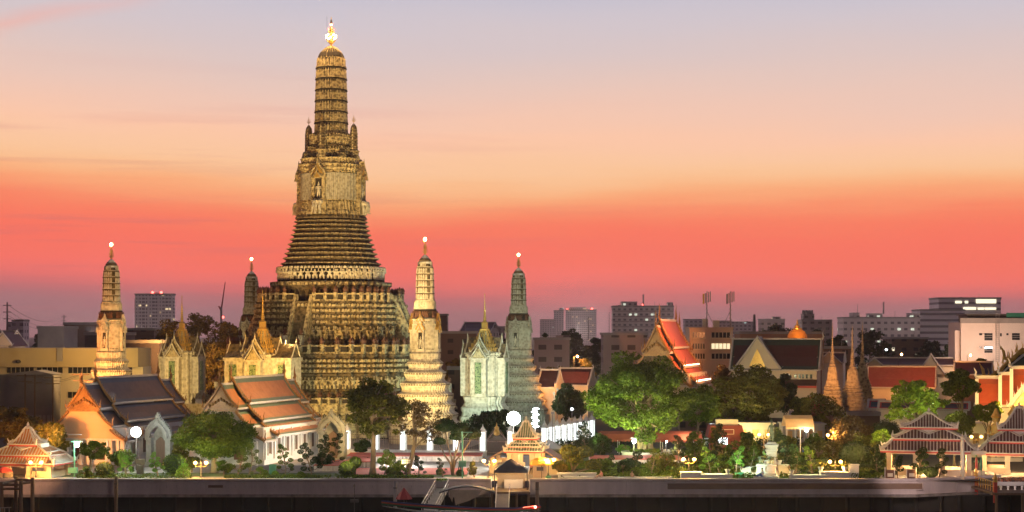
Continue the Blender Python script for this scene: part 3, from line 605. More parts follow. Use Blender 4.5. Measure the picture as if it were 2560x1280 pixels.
def roof_section(mb, brd, y0, y1, tiers, front=True, back=True, chh=2.0):
    for (x0, z0, x1, z1) in tiers:
        for s_ in (-1, 1): slab(mb, y0, y1, x0, z0, x1, z1, s_)
    zr = tiers[0][1]
    mb.prism([(-.22,zr-.1),(.22,zr-.1),(.16,zr+.22),(-.16,zr+.22)], y0+.1, y1-.1, 2)
    for yy, on, d in ((y0, front, -1), (y1, back, 1)):
        if not on: continue
        chofa(brd, 0, yy, zr+.1, chh, None, d)
        for (x0, z0, x1, z1) in tiers:
            for s_ in (-1, 1):
                k = max(4, int(math.hypot(x1-x0, z1-z0)/.42))
                pts = [(s_*(x0+(x1-x0)*i/k), yy+d*.06, z0+(z1-z0)*i/k-.09*abs(z1-z0)*math.sin(math.pi*i/k)+.1) for i in range(k+1)]
                brd.tube(pts, .2, 5)
                for p in pts[1:-1]: brd.tube([p, (p[0]+s_*.12, p[1], p[2]+.45)], [.12, .02], 4)
                flame(brd, s_*x1, yy+d*.08, z1, 1.25, s_)
def build_hall(label, px, d, field, border, L1, gmat, wallm, light_gable=False):
    o = thing('temple_hall', label, 'temple hall', (WX(px, d), d, 0), TR, 'twin halls before the central tower')
    T0 = [(0,12.5,2.75,8.95),(2.55,8.55,4.85,6.35),(4.65,5.95,7.3,4.25)]
    T1 = [(x0*.94, z0-.85, x1*.94, z1-.65) for (x0, z0, x1, z1) in T0]
    rf = MB(); brd = MB(); roof_section(rf, brd, 3.9, 3.9+18.4, T0, chh=2.3)
    RM = [field, border, M['whitetrim']]
    r_ = rf.build('main_roof', RM, o); brd.build('bargeboard', M['barge'], r_)
    rf = MB(); brd = MB(); roof_section(rf, brd, 0, 4.6, T1, True, False, 2.2); r_ = rf.build('porch_roof', RM, o); brd.build('bargeboard', M['barge'], r_)
    rf = MB(); brd = MB(); roof_section(rf, brd, 21.6, 21.6+4.9, T1, False, True, 2.2); r_ = rf.build('rear_roof', RM, o); brd.build('bargeboard', M['barge'], r_)
    for yy, sg in ((.35, -1), (26.1, 1)):
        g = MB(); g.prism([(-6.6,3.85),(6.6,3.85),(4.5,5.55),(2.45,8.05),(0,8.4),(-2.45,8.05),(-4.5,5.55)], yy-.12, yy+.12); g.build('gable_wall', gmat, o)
        g = MB(); g.prism([(-2.5,8.12),(2.5,8.12),(1.0,9.95),(0,11.3),(-1.0,9.95)], yy-.2, yy+.1); g.box(0, yy-.15, 7.75, 5.4, .35, .35)
        for i in range(9): g.ball(-1.8+i*.45, yy-.22, 8.5+(1.9-abs(-1.8+i*.45))*.55, .28, None, 6, 4)
        g.build('pediment_carving', M['barge'], o)
        g = MB(); g.box(0, yy, 3.6, 13.4, .5, .26); g.build('ledge', M['whitetrim'], o)
    g = MB(); g.box(0, 13.3, 0, 12.2, 23.5, 5.4); g.box(0, 13.3, 0, 12.6, 23.9, .7)
    for s_ in (-1, 1):
        for i in range(8): g.box(s_*6.18, 2.0+i*3.2, .7, .22, .35, 4.4)
    g.build('hall_body', wallm, o)
    for s_ in (-1, 1):
        for i in range(7):
            w_ = MB(); w_.box(s_*6.13, 3.6+i*3.2, 1.55, .12, .95, 2.1); q = w_.build('window', M['wood'], o)
            f = MB(); 
            for dy in (-.58, .58): f.box(s_*6.16, 3.6+i*3.2+dy, 1.45, .16, .16, 2.3)
            f.box(s_*6.16, 3.6+i*3.2, 3.68, .2, 1.4, .22); f.box(s_*6.16, 3.6+i*3.2, 1.3, .2, 1.4, .15); f.build('frame', wallm, q)
    for x in (-2.1, 2.1):
        w_ = MB(); w_.box(x, 1.5, .2, 1.3, .14, 2.9); q = w_.build('door', M['redbrown'], o)
    for x in (-5.4,-3.6,-.6,.6,3.6,5.4):
        c = MB(); c.box(x, .5, 0, .42, .42, 3.6, tx=.9); c.build('column', wallm, o)
    return o
M['whitetrim'] = mat('whitetrim', (.45,.42,.38), (.6,.57,.52), 1.5, .6)
M['barge'] = mat('barge', (.16,.07,.03), (.42,.24,.07), 2.2, .4, .06, metal=.25)
M['tile_orange'] = mat('tile_orange', (.32,.125,.04), (.50,.22,.08), .8, .55, .02, tex='noise', stretch=(1,1,1), bscale=6)
M['tile_green'] = mat('tile_green', (.08,.12,.07), (.13,.18,.11), 2.2, .45, .02)
M['tile_blue'] = mat('tile_blue', (.018,.026,.045), (.045,.055,.085), .8, .35, .02)
M['tile_brown'] = mat('tile_brown', (.07,.042,.035), (.14,.08,.06), .8, .45, .02)
build_hall('blue grey tiled hall with its big cream gable lit bright orange', 208, 243, M['tile_brown'], M['tile_blue'], 26, mat('gable_orange_lit', (.60,.36,.18), (.68,.44,.24), .3), M['plaster'])  # cream gable, orange lamplight mixed into its colour
build_hall('orange tiled hall with green roof borders and long white side wall', 551, 243, M['tile_orange'], M['tile_green'], 26, mat('gable_shaded', (.32,.27,.19), (.40,.34,.25), .3), M['plaster'])  # cream gable, darkened in colour for the shade it stands in
# ================================================================ arched gates
M['gatestone'] = mat('gatestone', (.15,.16,.13), (.30,.30,.25), 2.5, .7, .05)
def build_gate(label, px, d, rz, h, wd):
    o = thing('arched_gate', label, 'gate', (WX(px, d), d, 0), rz, 'arched gates beside the halls')
    for s_ in (-1, 1):
        g = MB(); g.box(s_*wd*.36, 0, 0, wd*.26, 1.6, .6); g.box(s_*wd*.36, 0, .6, wd*.20, 1.2, h*.52-.6); g.box(s_*wd*.36, 0, h*.52, wd*.26, 1.5, .3); g.build('pillar', M['gatestone'], o)
    for k, (sc_, dy, th) in enumerate(((1., -.5, .5), (.78, -.85, .4))):
        g = MB(); a = wd*.5*sc_; z0 = h*.52+.3
        out = [(-a,z0),(-a*.92,z0+h*.16*sc_),(-a*.6,z0+h*.28*sc_),(-a*.22,z0+h*.36*sc_),(0,z0+h*.50*sc_)]
        inn = [(0,z0+h*.30*sc_),(-a*.45,z0+h*.20*sc_),(-a*.68,z0+h*.10*sc_),(-a*.72,z0)]
        for s_ in (1, -1): g.prism([(s_*x, z) for x, z in out+inn], dy-th/2, dy+th/2)
        for s_ in (-1, 1):
            for p, q in zip(out, out[1:]):
                for t_ in (0, .33, .66): x = p[0]+(q[0]-p[0])*t_; z = p[1]+(q[1]-p[1])*t_; g.tube([(s_*x, dy, z), (s_*(x-.12), dy, z+.38)], [.1, .01], 4)
        g.build('arch', M['gatestone'], o)
    g = MB(); g.box(0, .35, 0, wd*.56, .2, h*.62); g.prism([(-wd*.28,h*.62),(wd*.28,h*.62),(0,h*.85)], .25, .45); g.build('gate_wall', M['gatestone'], o)
    g = MB(); g.box(0, .18, 0, wd*.34, .12, h*.5); g.prism([(-wd*.17,h*.5),(wd*.17,h*.5),(0,h*.58)], .12, .24); g.build('door', M['wood'], o)
    return o
build_gate('grey arched gate between the two halls beside the white floodlight', 400, 240, TR, 7.4, 4.2)
build_gate('cream arched gate at the end of the orange tiled hall', 832, 256, TR, 7.2, 4.6)
# ================================================================ iron fence with lit lantern columns
M['glow'] = emat('glow', (.92,1,.98), 1.9)
def build_lantern(first, label, x, y, rz, sc_=1., grp='lit columns of the front fence'):
    if first is None:
        o = thing('lantern_column', label, 'lantern column', (x, y, 0), rz, grp)
        g = MB(); g.box(0,0,0,1.15,1.15,.75); g.box(0,0,.75,1.25,1.25,.12)
        for a in (-.42,.42):
            for b in (-.42,.42): g.box(a,b,.87,.12,.12,2.9)
        g.build('pedestal', M['white'], o)
        g = MB(); g.box(0,0,.9,.72,.72,2.8); g.build('lamp_panel', M['glow'], o)
        g = MB(); g.box(0,0,3.77,1.15,1.15,.15); g.lathe([(.62,3.92),(.45,4.25),(.15,4.6),(.1,4.75),(.02,5.0)], 4, rot=math.pi/4); g.build('cap', M['white'], o)
        return o
    o = copy_tree(first, None, label, (x, y, 0), rz, sc_); o['group'] = grp
    return o
fx = [868, 940, 1008, 1075, 1140, 1207]; fd = [264.5, 263.6, 262.8, 262, 261.2, 260.4]
lab = ['lit column nearest the cream arched gate, glowing widest', 'lit column just behind the tall leafy tree trunk', 'lit column right of the tall leafy tree trunk', 'lit column between the sparse tree and the cloud pruned tree', 'lit column behind the cloud pruned tree', 'lit column left of the gilt crested iron gates']
LC = None; prev = None; pts = []
for p_, d_, l_ in zip(fx, fd, lab):
    q = build_lantern(LC, l_, WX(p_, d_), d_, TR*.3); LC = LC or q; pts.append((WX(p_, d_), d_))
pts.append((WX(1276, 262), 262)); build_lantern(LC, 'lit column with white cap behind the landing pavilion roof', *pts[-1], TR*.3)
rowlab = ['first', 'second', 'third', 'fourth', 'fifth', 'sixth', 'seventh', 'eighth', 'ninth']
rpts = []
for i in range(9):
    d_ = 272+3.05*i; x_ = 5.3+.36*3.05*i; rpts.append((x_, d_)); build_lantern(LC, f'{rowlab[i]} lit column from the landing pavilion in the receding row', x_, d_, R(-20), 1., 'lit columns of the receding fence row')
def rail_panel(label, a, b, h=2.5, grp='iron fence panels'):
    (xa, ya), (xb, yb) = a, b; l = math.hypot(xb-xa, yb-ya)-1.3; an = math.atan2(yb-ya, xb-xa)
    o = thing('iron_fence', label, 'fence', ((xa+xb)/2, (ya+yb)/2, 0), an, grp)
    g = MB(); g.box(0,0,0,l,.5,.75); g.box(0,0,.75,l,.6,.1); g.build('kerb_wall', M['white'], o)
    g = MB()
    for zz in (1.0, h-.1, h+.35): g.box(0,0,zz,l,.06,.07)
    k = int(l/.28)
    for i in range(k+1): x = -l/2+l*i/k; g.box(x,0,.85,.055,.055,h+(.45 if i % 2 else .2)); 
    g.build('railing', M['railing'], o)
M['railing'] = mat('railing', (.22,.15,.13), (.35,.25,.2), 2, .5)
for i in range(5): rail_panel(f'pinkish iron fence panel, {["leftmost","second from left","third from left","fourth from left","fifth from left"][i]} before the bright prang', pts[i], pts[i+1])
for i in range(8): rail_panel(f'iron fence panel after the {rowlab[i]} column of the receding row', rpts[i], rpts[i+1], 2.5, 'fence panels of the receding row')
# crested double gate
(xa, ya), (xb, yb) = pts[5], pts[6]; l = xb-xa-1.3
o = thing('iron_gate', 'arched iron double gates with a gilt crest, left of landing pavilion', 'gate', ((xa+xb)/2, (ya+yb)/2, 0), 0)
for s_ in (-1, 1):
    g = MB(); n = 9
    for i in range(n): x = s_*(l/2)*(i+.5)/n; g.box(x, 0, .1, .05, .05, 4.6-2.0*(abs(x)/(l/2))**1.3); 
    g.box(s_*l/4, 0, .5, l/2-.05, .06, .08); g.box(s_*l/4, 0, 2.2, l/2-.05, .06, .08); g.tube([(s_*l/2,0,2.5),(s_*l/4,0,3.4),(0,0,4.3)], .05, 4); g.build('gate_leaf', M['railing'], o)
g = MB(); g.lathe([(.1,3.1),(.45,3.3),(.5,3.8),(.3,4.2),(.4,4.4),(.12,4.7),(.02,5.2)], 8); g.build('crest', M['gold'], o)
g = MB(); g.quad((-24,263.5,.05),(0,261.5,.05),(0,264,.05),(-24,266,.05))
# ================================================================ pavilions (sala)
M['tile_dark'] = mat('tile_dark', (.07,.03,.03), (.13,.06,.05), 2, .4, .02)
M['mortar'] = mat('mortar', (.42,.38,.33), (.58,.54,.48), 2, .6)
def hiproof(mb, a0, b0, z0, a1, b1, z1, rib=.42, p=1.35, mt=0, mr=1, mred=2):
    ts = [0,.25,.5,.75,1]; zz = lambda t_: z0+(z1-z0)*t_**p; th = .12
    rg = [[(sx*(a0+(a1-a0)*t_), sy*(b0+(b1-b0)*t_), zz(t_)) for sx, sy in ((-1,-1),(1,-1),(1,1),(-1,1))] for t_ in ts]
    mb.loft(rg, mt)
    mb.loft([[(sx*(a0+.08), sy*(b0+.08), z) for sx, sy in ((-1,-1),(1,-1),(1,1),(-1,1))] for z in (z0-.34, z0-.14)], mred)
    mb.loft([[(sx*(a0+.12), sy*(b0+.12), z) for sx, sy in ((-1,-1),(1,-1),(1,1),(-1,1))] for z in (z0-.14, z0+.03)], mr)
    for (A0, A1, B0, B1, sw) in ((a0, a1, b0, b1, 0), (b0, b1, a0, a1, 1)):
        k = int(2*A0/rib)
        for i in range(k+1):
            x = -A0+2*A0*i/k; te = 1 if abs(x) <= A1 else (A0-abs(x))/max(A0-A1, 1e-6)
            if te < .06: continue
            for sy in (-1, 1):
                pp = []
                for q in (0, .33, .66, 1): t_ = te*q; y = sy*(B0+(B1-B0)*t_); pp.append((x, y, zz(t_)+.03) if not sw else (y, x, zz(t_)+.03))
                mb.tube(pp, .075, 4, mr)
    for sx in (-1, 1):
        for sy in (-1, 1):
            pp = [(sx*(a0+.25), sy*(b0+.25), z0+.75)]+[(sx*(a0+(a1-a0)*t_), sy*(b0+(b1-b0)*t_), zz(t_)+.1) for t_ in (0,.12,.4,.7,1)]
            mb.tube(pp, [.04,.2,.16,.15,.15,.15], 5, mr)
            for t_ in (.05,.12,.2): mb.ball(sx*(a0+(a1-a0)*t_), sy*(b0+(b1-b0)*t_), zz(t_)+.3, .17, mr, 6, 4)
def twin_gables(mb, a, b, z0, z1, mt=0, mr=1, mred=2, rib=.42):
    """saddle roofs side by side facing front and back"""
    pk = a*.42
    hl = [(-a,z0),(-pk,z1),(0,z0+(z1-z0)*.45),(pk,z1),(a,z0)]
    for sy in (-1, 1):
        yb = sy*b; yt = sy*b*.45
        f = lambda x, z: (x, yb+(yt-yb)*(z-z0)/(z1-z0), z)
        for (p, q) in zip(hl, hl[1:]):
            mb.quad(f(p[0], z0), f(q[0], z0), f(*q), f(*p), mt)
        k = int(2*a/rib)
        for i in range(1, k):
            x = -a+2*a*i/k
            for (p, q) in zip(hl, hl[1:]):
                if p[0] <= x <= q[0]: zt = p[1]+(q[1]-p[1])*(x-p[0])/(q[0]-p[0])
            A = f(x, z0+.02); B = f(x, zt); mb.tube([(A[0], A[1]-.0, A[2]+.04), (B[0], B[1], B[2]+.04)], .075, 4, mr)
        pp = [f(*p) for p in hl]; mb.tube([(p[0], p[1], p[2]+.08) for p in pp], .15, 5, mr)
        for sx in (-1, 1): mb.tube([(sx*a,yb,z0+.05),(sx*(a+.25),yb,z0+.25),(sx*(a+.2),yb,z0+.8)], [.18,.14,.03], 5, mr)
    for s_ in (-1, 1):   # the two ridges and the outer slopes
        mb.tube([(s_*pk,-b*.45,z1+.05),(s_*pk,b*.45,z1+.05)], .15, 5, mr)
        mb.add([(s_*a,-b,z0),(s_*a,b,z0),(s_*pk,b*.45,z1),(s_*pk,-b*.45,z1)], [(0,1,2,3)], mt)
        mb.add([(0,-b*.75,z0+(z1-z0)*.45),(0,b*.75,z0+(z1-z0)*.45),(s_*pk,b*.45,z1),(s_*pk,-b*.45,z1)], [(0,1,2,3)], mt)
    mb.loft([[(sx*(a+.08), sy*(b+.08), z) for sx, sy in ((-1,-1),(1,-1),(1,1),(-1,1))] for z in (z0-.34, z0-.12)], mred)
    mb.loft([[(sx*(a+.12), sy*(b+.12), z) for sx, sy in ((-1,-1),(1,-1),(1,1),(-1,1))] for z in (z0-.12, z0+.03)], mr)
def build_sala(label, x, d, rz, kd, low=(6.25,3.6,3.4,4.75,2.4,4.7), mid=(4.6,2.6,4.95,6.2), top=(3.7,1.7,6.45,8.2), cols=None, colw=.62, fin=True, colour=None):
    o = thing('pavilion', label, 'pavilion', (x, d, 0), rz)
    RM = [M['tile_dark'] if colour is None else colour, M['mortar'], M['red'], M['white']]
    if low:
        a0, b0, z0, a1, b1, z1 = low; g = MB(); hiproof(g, a0, b0, z0, a1, b1, z1); g.build('lower_roof', RM, o)
    if mid:
        a, b, z0, z1 = mid; g = MB(); twin_gables(g, a, b, z0, z1); g.build('middle_roof', RM, o)
        g = MB(); g.box(0,0,(low[5] if low else z0)-.3,a*1.7,b*1.6,.9,mat=3); g.box(0,0,z1-.9,a*1.15,b*.9,1.1,mat=3); g.build('attic', RM, o)
    a, b, z0, z1 = top; g = MB(); hiproof(g, a, b, z0, .35, .12, z1, .36, 1.6)
    for s_ in (-1, 1):
        g.tube([(0,0,z1-.1),(s_*.3,0,z1+.15),(s_*.55,0,z1-.25),(s_*.85,0,z1-.15)], [.2,.16,.14,.05], 5, 1)
    g.lathe([(.3,z1-.1),(.35,z1+.15),(.15,z1+.4),(.2,z1+.5),(.02,z1+.85)], 7, mat=1)
    g.build('upper_roof', RM, o)
    ez = (low or (0,0,mid[2] if mid else z0))[2]
    for (cx, cy_) in cols:
        c = MB(); c.box(cx, cy_, 0, colw*1.25, colw*1.25, .5); c.box(cx, cy_, .5, colw, colw, ez-.75); c.box(cx, cy_, ez-.6, colw*1.2, colw*1.2, .25); c.build('column', M['salapaint'], o)
    ca = max(c[0] for c in cols); cb = max(c[1] for c in cols)
    g = MB(); g.box(0,-cb,ez-.55,2*ca-.1,.28,.4); g.box(0,cb,ez-.55,2*ca-.1,.28,.4)
    for s_ in (-1, 1): g.box(s_*ca,0,ez-.55,.28,2*cb-.4,.4)
    g.build('beam', M['salapaint'], o)
    g = MB()
    if kd:
        for s_ in (-1, 1):
            for (u0, u1) in ((-.96,-.38),(.38,.96)): g.box((u0+u1)/2*ca, s_*cb, 0, (u1-u0)*ca-.4, .18, .85)
            g.box(s_*ca, 0, 0, .18, 2*cb-.8, .85)
        g.build('parapet', M['salapaint'], o)
    g = MB(); g.box(0,0,ez-.2,2*ca+.6,2*cb+.6,.12); g.build('ceiling_boards', M['salapaint'], o)
    return o
M['salapaint'] = mat('salapaint', (.62,.47,.30), (.72,.57,.38), .5, .6)
g4 = lambda a, b, n=4: [(-a+2*a*i/(n-1), s_*b) for i in range(n) for s_ in (-1, 1)]
build_sala('riverside pavilion with white ribbed roofs stacked in three tiers, beside the clipped trees', WX(2322, 227.5), 227.5, R(-14), True, cols=g4(5.2, 2.7, 4))
build_sala('pavilion cut by the picture edge, behind the gilt posted jetty', WX(2548, 229.5), 229.5, R(-16), True, low=(5.6,3.4,2.9,4.2,2.3,4.2), mid=(3.9,2.4,4.4,5.9), top=(2.75,1.6,6.1,8.9), cols=g4(4.6, 2.6, 4))
build_sala('low pavilion with glowing lamps beside the timber jetty', WX(62, 223), 224.5, R(-12), True, low=(5.4,3.2,1.95,4.3,2.3,2.8), mid=(4.3,2.4,2.95,4.2), top=(1.9,1.4,4.35,6.4), cols=g4(4.4, 2.4, 4), colour=M['tile_orange'])
lp_ = build_sala('small orange lit landing pavilion with steep curved green roof', WX(1316, 229), 229.5, R(-10), False, low=(3.0,2.6,3.4,2.6,2.1,3.9), mid=(2.6,2.1,4.0,5.1), top=(1.85,1.6,5.25,7.5), cols=[(-2.3,-1.9),(-1.2,-1.9),(1.2,-1.9),(2.3,-1.9),(-2.3,1.9),(-1.2,1.9),(1.2,1.9),(2.3,1.9)], colw=.7, colour=M['tile_green'])
lp_.scale = (.88, .88, .93)
# side wings of the landing pavilion
for s_, l_ in ((-1, 'left'), (1, 'right')):
    o = thing('side_shelter', 'lean to roof on the '+('gangway' if s_ < 0 else 'clipped tree')+' side of the landing pavilion', 'shelter', (WX(1316, 229), 229.5, 0), R(-10))
    g = MB(); g.prism([(s_*2.9,3.25),(s_*4.9,2.1),(s_*4.9,1.95),(s_*2.9,3.0)], -2.2, 2.2); g.build('roof', [M['tile_dark']], o)
    for yy in (-2.0, 2.0): g = MB(); g.box(s_*4.3, yy, 0, .5, .4, 2.2); g.box(s_*3.6, yy, .0, 1.1, .3, 1.9); g.build('post', M['salapaint'], o)
    g = MB(); g.box(s_*3.9, 0, 0, 1.9, 3.6, .9); g.build('bench_wall', M['salapaint'], o)
# ================================================================ plants
LM = {
 'green': leafmat('leaf_green', (.022,.05,.006), (.12,.17,.02)),
 'bright': leafmat('leaf_bright', (.05,.11,.01), (.22,.30,.03)),
 'olive': leafmat('leaf_olive', (.04,.055,.01), (.16,.16,.03)),
 'dark': leafmat('leaf_dark', (.010,.022,.008), (.035,.065,.018), .2),
 'amber': leafmat('leaf_amber_lit', (.05,.045,.012), (.17,.13,.035)),  # amber lamplight tinted into the leaf colour
 'lime': leafmat('leaf_lime', (.06,.15,.015), (.17,.32,.05)),
 'brown': leafmat('leaf_brown', (.06,.04,.02), (.16,.11,.05)),
 'redleaf': leafmat('leaf_red', (.15,.04,.02), (.3,.09,.05)),
}
def leaf_mesh(name, P, size, material, parent, rs, flat=.0, label=None):
    """P: n x 3 leaf positions; each a bent pair of triangles in a random attitude"""
    n = len(P); d = rs.normal(size=(n, 3)); d /= np.linalg.norm(d, axis=1)[:, None]
    e = rs.normal(size=(n, 3)); e -= (e*d).sum(1)[:, None]*d; e /= np.linalg.norm(e, axis=1)[:, None]; nn = np.cross(d, e)
    s_ = (size*rs.uniform(.6, 1.3, n))[:, None]
    V = np.empty((n, 4, 3)); V[:, 0] = P-d*s_*.5; V[:, 1] = P+e*s_*.32+nn*s_*.08; V[:, 2] = P+d*s_*.5; V[:, 3] = P-e*s_*.32+nn*s_*.08
    me = bpy.data.meshes.new(name); me.vertices.add(n*4); me.vertices.foreach_set('co', V.reshape(-1))
    me.loops.add(n*4); me.loops.foreach_set('vertex_index', np.arange(n*4, dtype=np.int32)); me.polygons.add(n); me.polygons.foreach_set('loop_start', np.arange(0, n*4, 4, dtype=np.int32))
    me.update(calc_edges=True); me.materials.append(material); me.validate()
    o = bpy.data.objects.new(name, me); COL.objects.link(o); o.parent = parent
    if label: o['label'] = label
    return o
def tree(label, px, d, x0, x1, y0, y1, kind='green', n=7000, leaf=.42, seed=1, trunks=None, dens=1., cl=46, name='leafy_tree', cat='tree', group=None, rough=1., depth=.8, base=0., lean=0., clr=.26):
    """crown fitted to the box x0..x1, y0..y1 (photo pixels at distance d)"""
    rs = np.random.RandomState(seed); rd = random.Random(seed)
    bx = WX(px, d); cx = WX((x0+x1)/2, d)-bx; rx = (x1-x0)/2*d/F; zt = WZ(y0, d); zb = max(WZ(y1, d), .3); cz = (zt+zb)/2; rz = (zt-zb)/2
    o = thing(name, label, cat, (bx, d, base), 0, group)
    ry = rx*depth
    C = []
    while len(C) < cl:
        p = rs.normal(size=3); p /= np.linalg.norm(p); r = rs.uniform(.35, 1)**.45*(1-rs.uniform(0, .22)*rough)
        q = np.array([cx+p[0]*rx*r*.9, p[1]*ry*r*.9, cz+p[2]*rz*r*.88-base]); C.append(q)
    C = np.array(C); rad = np.minimum(rx, rz)*rs.uniform(clr*.6, clr*1.35, cl)
    per = np.maximum(8, (n*1.5*(rad**2)/(rad**2).sum())).astype(int)
    P = []
    for c, r, k in zip(C, rad, per):
        q = rs.normal(size=(k, 3)); q /= np.linalg.norm(q, axis=1)[:, None]; rr = r*rs.uniform(.35, 1.08, k)**.6
        q = q*rr[:, None]*np.array([1.15, 1.1, .75]); P.append(c+q)
    P = np.concatenate(P); P = P[P[:, 2] > .15]
    leaf_mesh('crown', P, leaf, LM[kind], o, rs)
    tk = MB(); tr = max(.14, min(.55, rx*.075))
    for k, (tx_, ty_) in enumerate(trunks or [(0, 0)]):
        top = np.array([cx*.55+tx_*.6, ty_*.6, cz-base-rz*.25]); f = lambda s_: (tx_+(top[0]-tx_)*s_**1.4+lean*math.sin(s_*3)*.5, ty_+(top[1]-ty_)*s_, top[2]*s_)
        pts = [f(s_) for s_ in (0, .12, .35, .6, .8, 1.)]; tk.tube(pts, [tr*1.5, tr*1.05, tr*.9, tr*.75, tr*.6, tr*.45], 8)
        idx = rd.sample(range(cl), min(cl, 9))
        for i in idx:
            a = Vector(f(rd.uniform(.5, 1.))); b = Vector(C[i]); m_ = a.lerp(b, .5)+Vector((rd.uniform(-.3,.3), rd.uniform(-.3,.3), rd.uniform(0,.6)))
            tk.tube([a, m_, b], [tr*.42, tr*.26, tr*.08], 5)
            for q in range(2):
                j = rd.randrange(cl); c = Vector(C[j])
                if (c-m_).length < rx: tk.tube([m_, (m_+c)/2+Vector((0,0,.3)), c], [tr*.2, tr*.13, tr*.04], 4)
    tk.build('trunk', M['bark'], o, smooth=True)
    return o
T = tree
T('amber lit leafy tree behind the low pavilion by the timber jetty', 60, 246, -30, 105, 1003, 1120, 'amber', 5200, .42, 1)
T('green tree to the side of the big orange gable', 128, 240, 85, 182, 1050, 1150, 'olive', 3500, .38, 2)
T('tiny dark tree in front of the big orange gable', 226, 229, 185, 282, 1096, 1152, 'green', 2400, .30, 3, name='small_tree')
T('low dark tree beside the grey arched gate', 302, 232, 268, 340, 1118, 1172, 'green', 1800, .3, 4, name='small_tree')
T('round crowned green tree before the orange tiled hall', 535, 229, 428, 642, 1028, 1152, 'green', 14000, .34, 5, cl=110, clr=.33, rough=.6)
T('tall ragged leafy tree in front of the brightest prang terraces', 932, 226, 846, 1036, 930, 1112, 'olive', 6500, .42, 6, cl=64, rough=1.8, clr=.17)
T('sparse twiggy tree between leafy tree and cloud pruned tree', 1018, 226.5, 968, 1142, 985, 1118, 'brown', 1900, .32, 7, cl=52, rough=1.5, clr=.16, lean=.8)
T('grey green tree under the turquoise lit shrine', 1210, 276, 1140, 1300, 1014, 1112, 'dark', 6500, .42, 9, cl=44)
T('huge spreading green tree in a round white planter', 1612, 258, 1448, 1748, 864, 1122, 'green', 26000, .40, 10, cl=190, trunks=[(0,0),(.9,.3),(-.7,.2)], clr=.15, rough=1.7)
T('broad dark olive tree with two lamplit trunks', 1875, 292, 1748, 1984, 898, 1092, 'olive', 18000, .42, 11, cl=140, trunks=[(-.6,0),(.7,0)], clr=.16, rough=1.5)
T('dark tree crown behind the broad two trunked tree', 1960, 306, 1925, 1998, 930, 1040, 'dark', 3500, .5, 12)
T('dark tree behind the end of the lit fence row', 1420, 315, 1374, 1470, 948, 1060, 'dark', 5000, .5, 13)
T('dark green tree filling the gap behind the red kiosk', 1745, 286, 1690, 1800, 952, 1078, 'green', 5200, .42, 23, cl=52)
T('green tree behind the end of the orange apartment', 1998, 300, 1968, 2030, 985, 1070, 'green', 3200, .42, 24)
T('forked tree with a patch of red leaves', 2062, 288, 1992, 2112, 978, 1085, 'olive', 4200, .42, 14, trunks=[(-.3,0),(.5,0)], lean=.6)
T('dark bushy tree flecked with yellow leaves', 2125, 262, 2062, 2200, 1032, 1150, 'brown', 5200, .36, 15, cl=50)
T('bright broad leaved tree above the three tiered pavilion', 2290, 246, 2192, 2386, 926, 1082, 'bright', 2600, .62, 16, cl=70, rough=1.8, clr=.15)
T('old gnarled tree between bright leaved tree and golden gable', 2408, 256, 2350, 2452, 922, 1006, 'green', 4200, .36, 17)
T('low spreading tree at the foot of the golden gable', 2470, 253, 2428, 2510, 1000, 1062, 'green', 3400, .34, 18)
T('small tree tucked behind the three tiered pavilion', 2385, 240, 2350, 2440, 1022, 1100, 'olive', 2600, .36, 19, name='small_tree')
T('yellow leaved shrub between lamp post and clipped domes', 2205, 236, 2175, 2245, 1090, 1165, 'olive', 2200, .3, 20, name='shrub', cat='shrub')
T('shrub thicket behind the double lamp beside the bronze statue', 1880, 250, 1850, 1915, 1108, 1165, 'olive', 2400, .32, 21, name='shrub', cat='shrub')
T('large mixed shrub beneath the farther double lamp', 2040, 246, 1995, 2110, 1096, 1178, 'olive', 4200, .32, 22, name='shrub', cat='shrub')
rs = np.random.RandomState(5); a_ = bpy.data.objects
ob = [x for x in a_ if x.get('label', '').startswith('forked tree')][0]
leaf_mesh('red_leaves', rs.normal(size=(420, 3))*np.array([.55,.5,.55])+np.array([WX(2036, 288)-WX(2062, 288), -1.5, WZ(1022, 288)]), .35, LM['redleaf'], ob, rs, label='patch of dry red leaves')
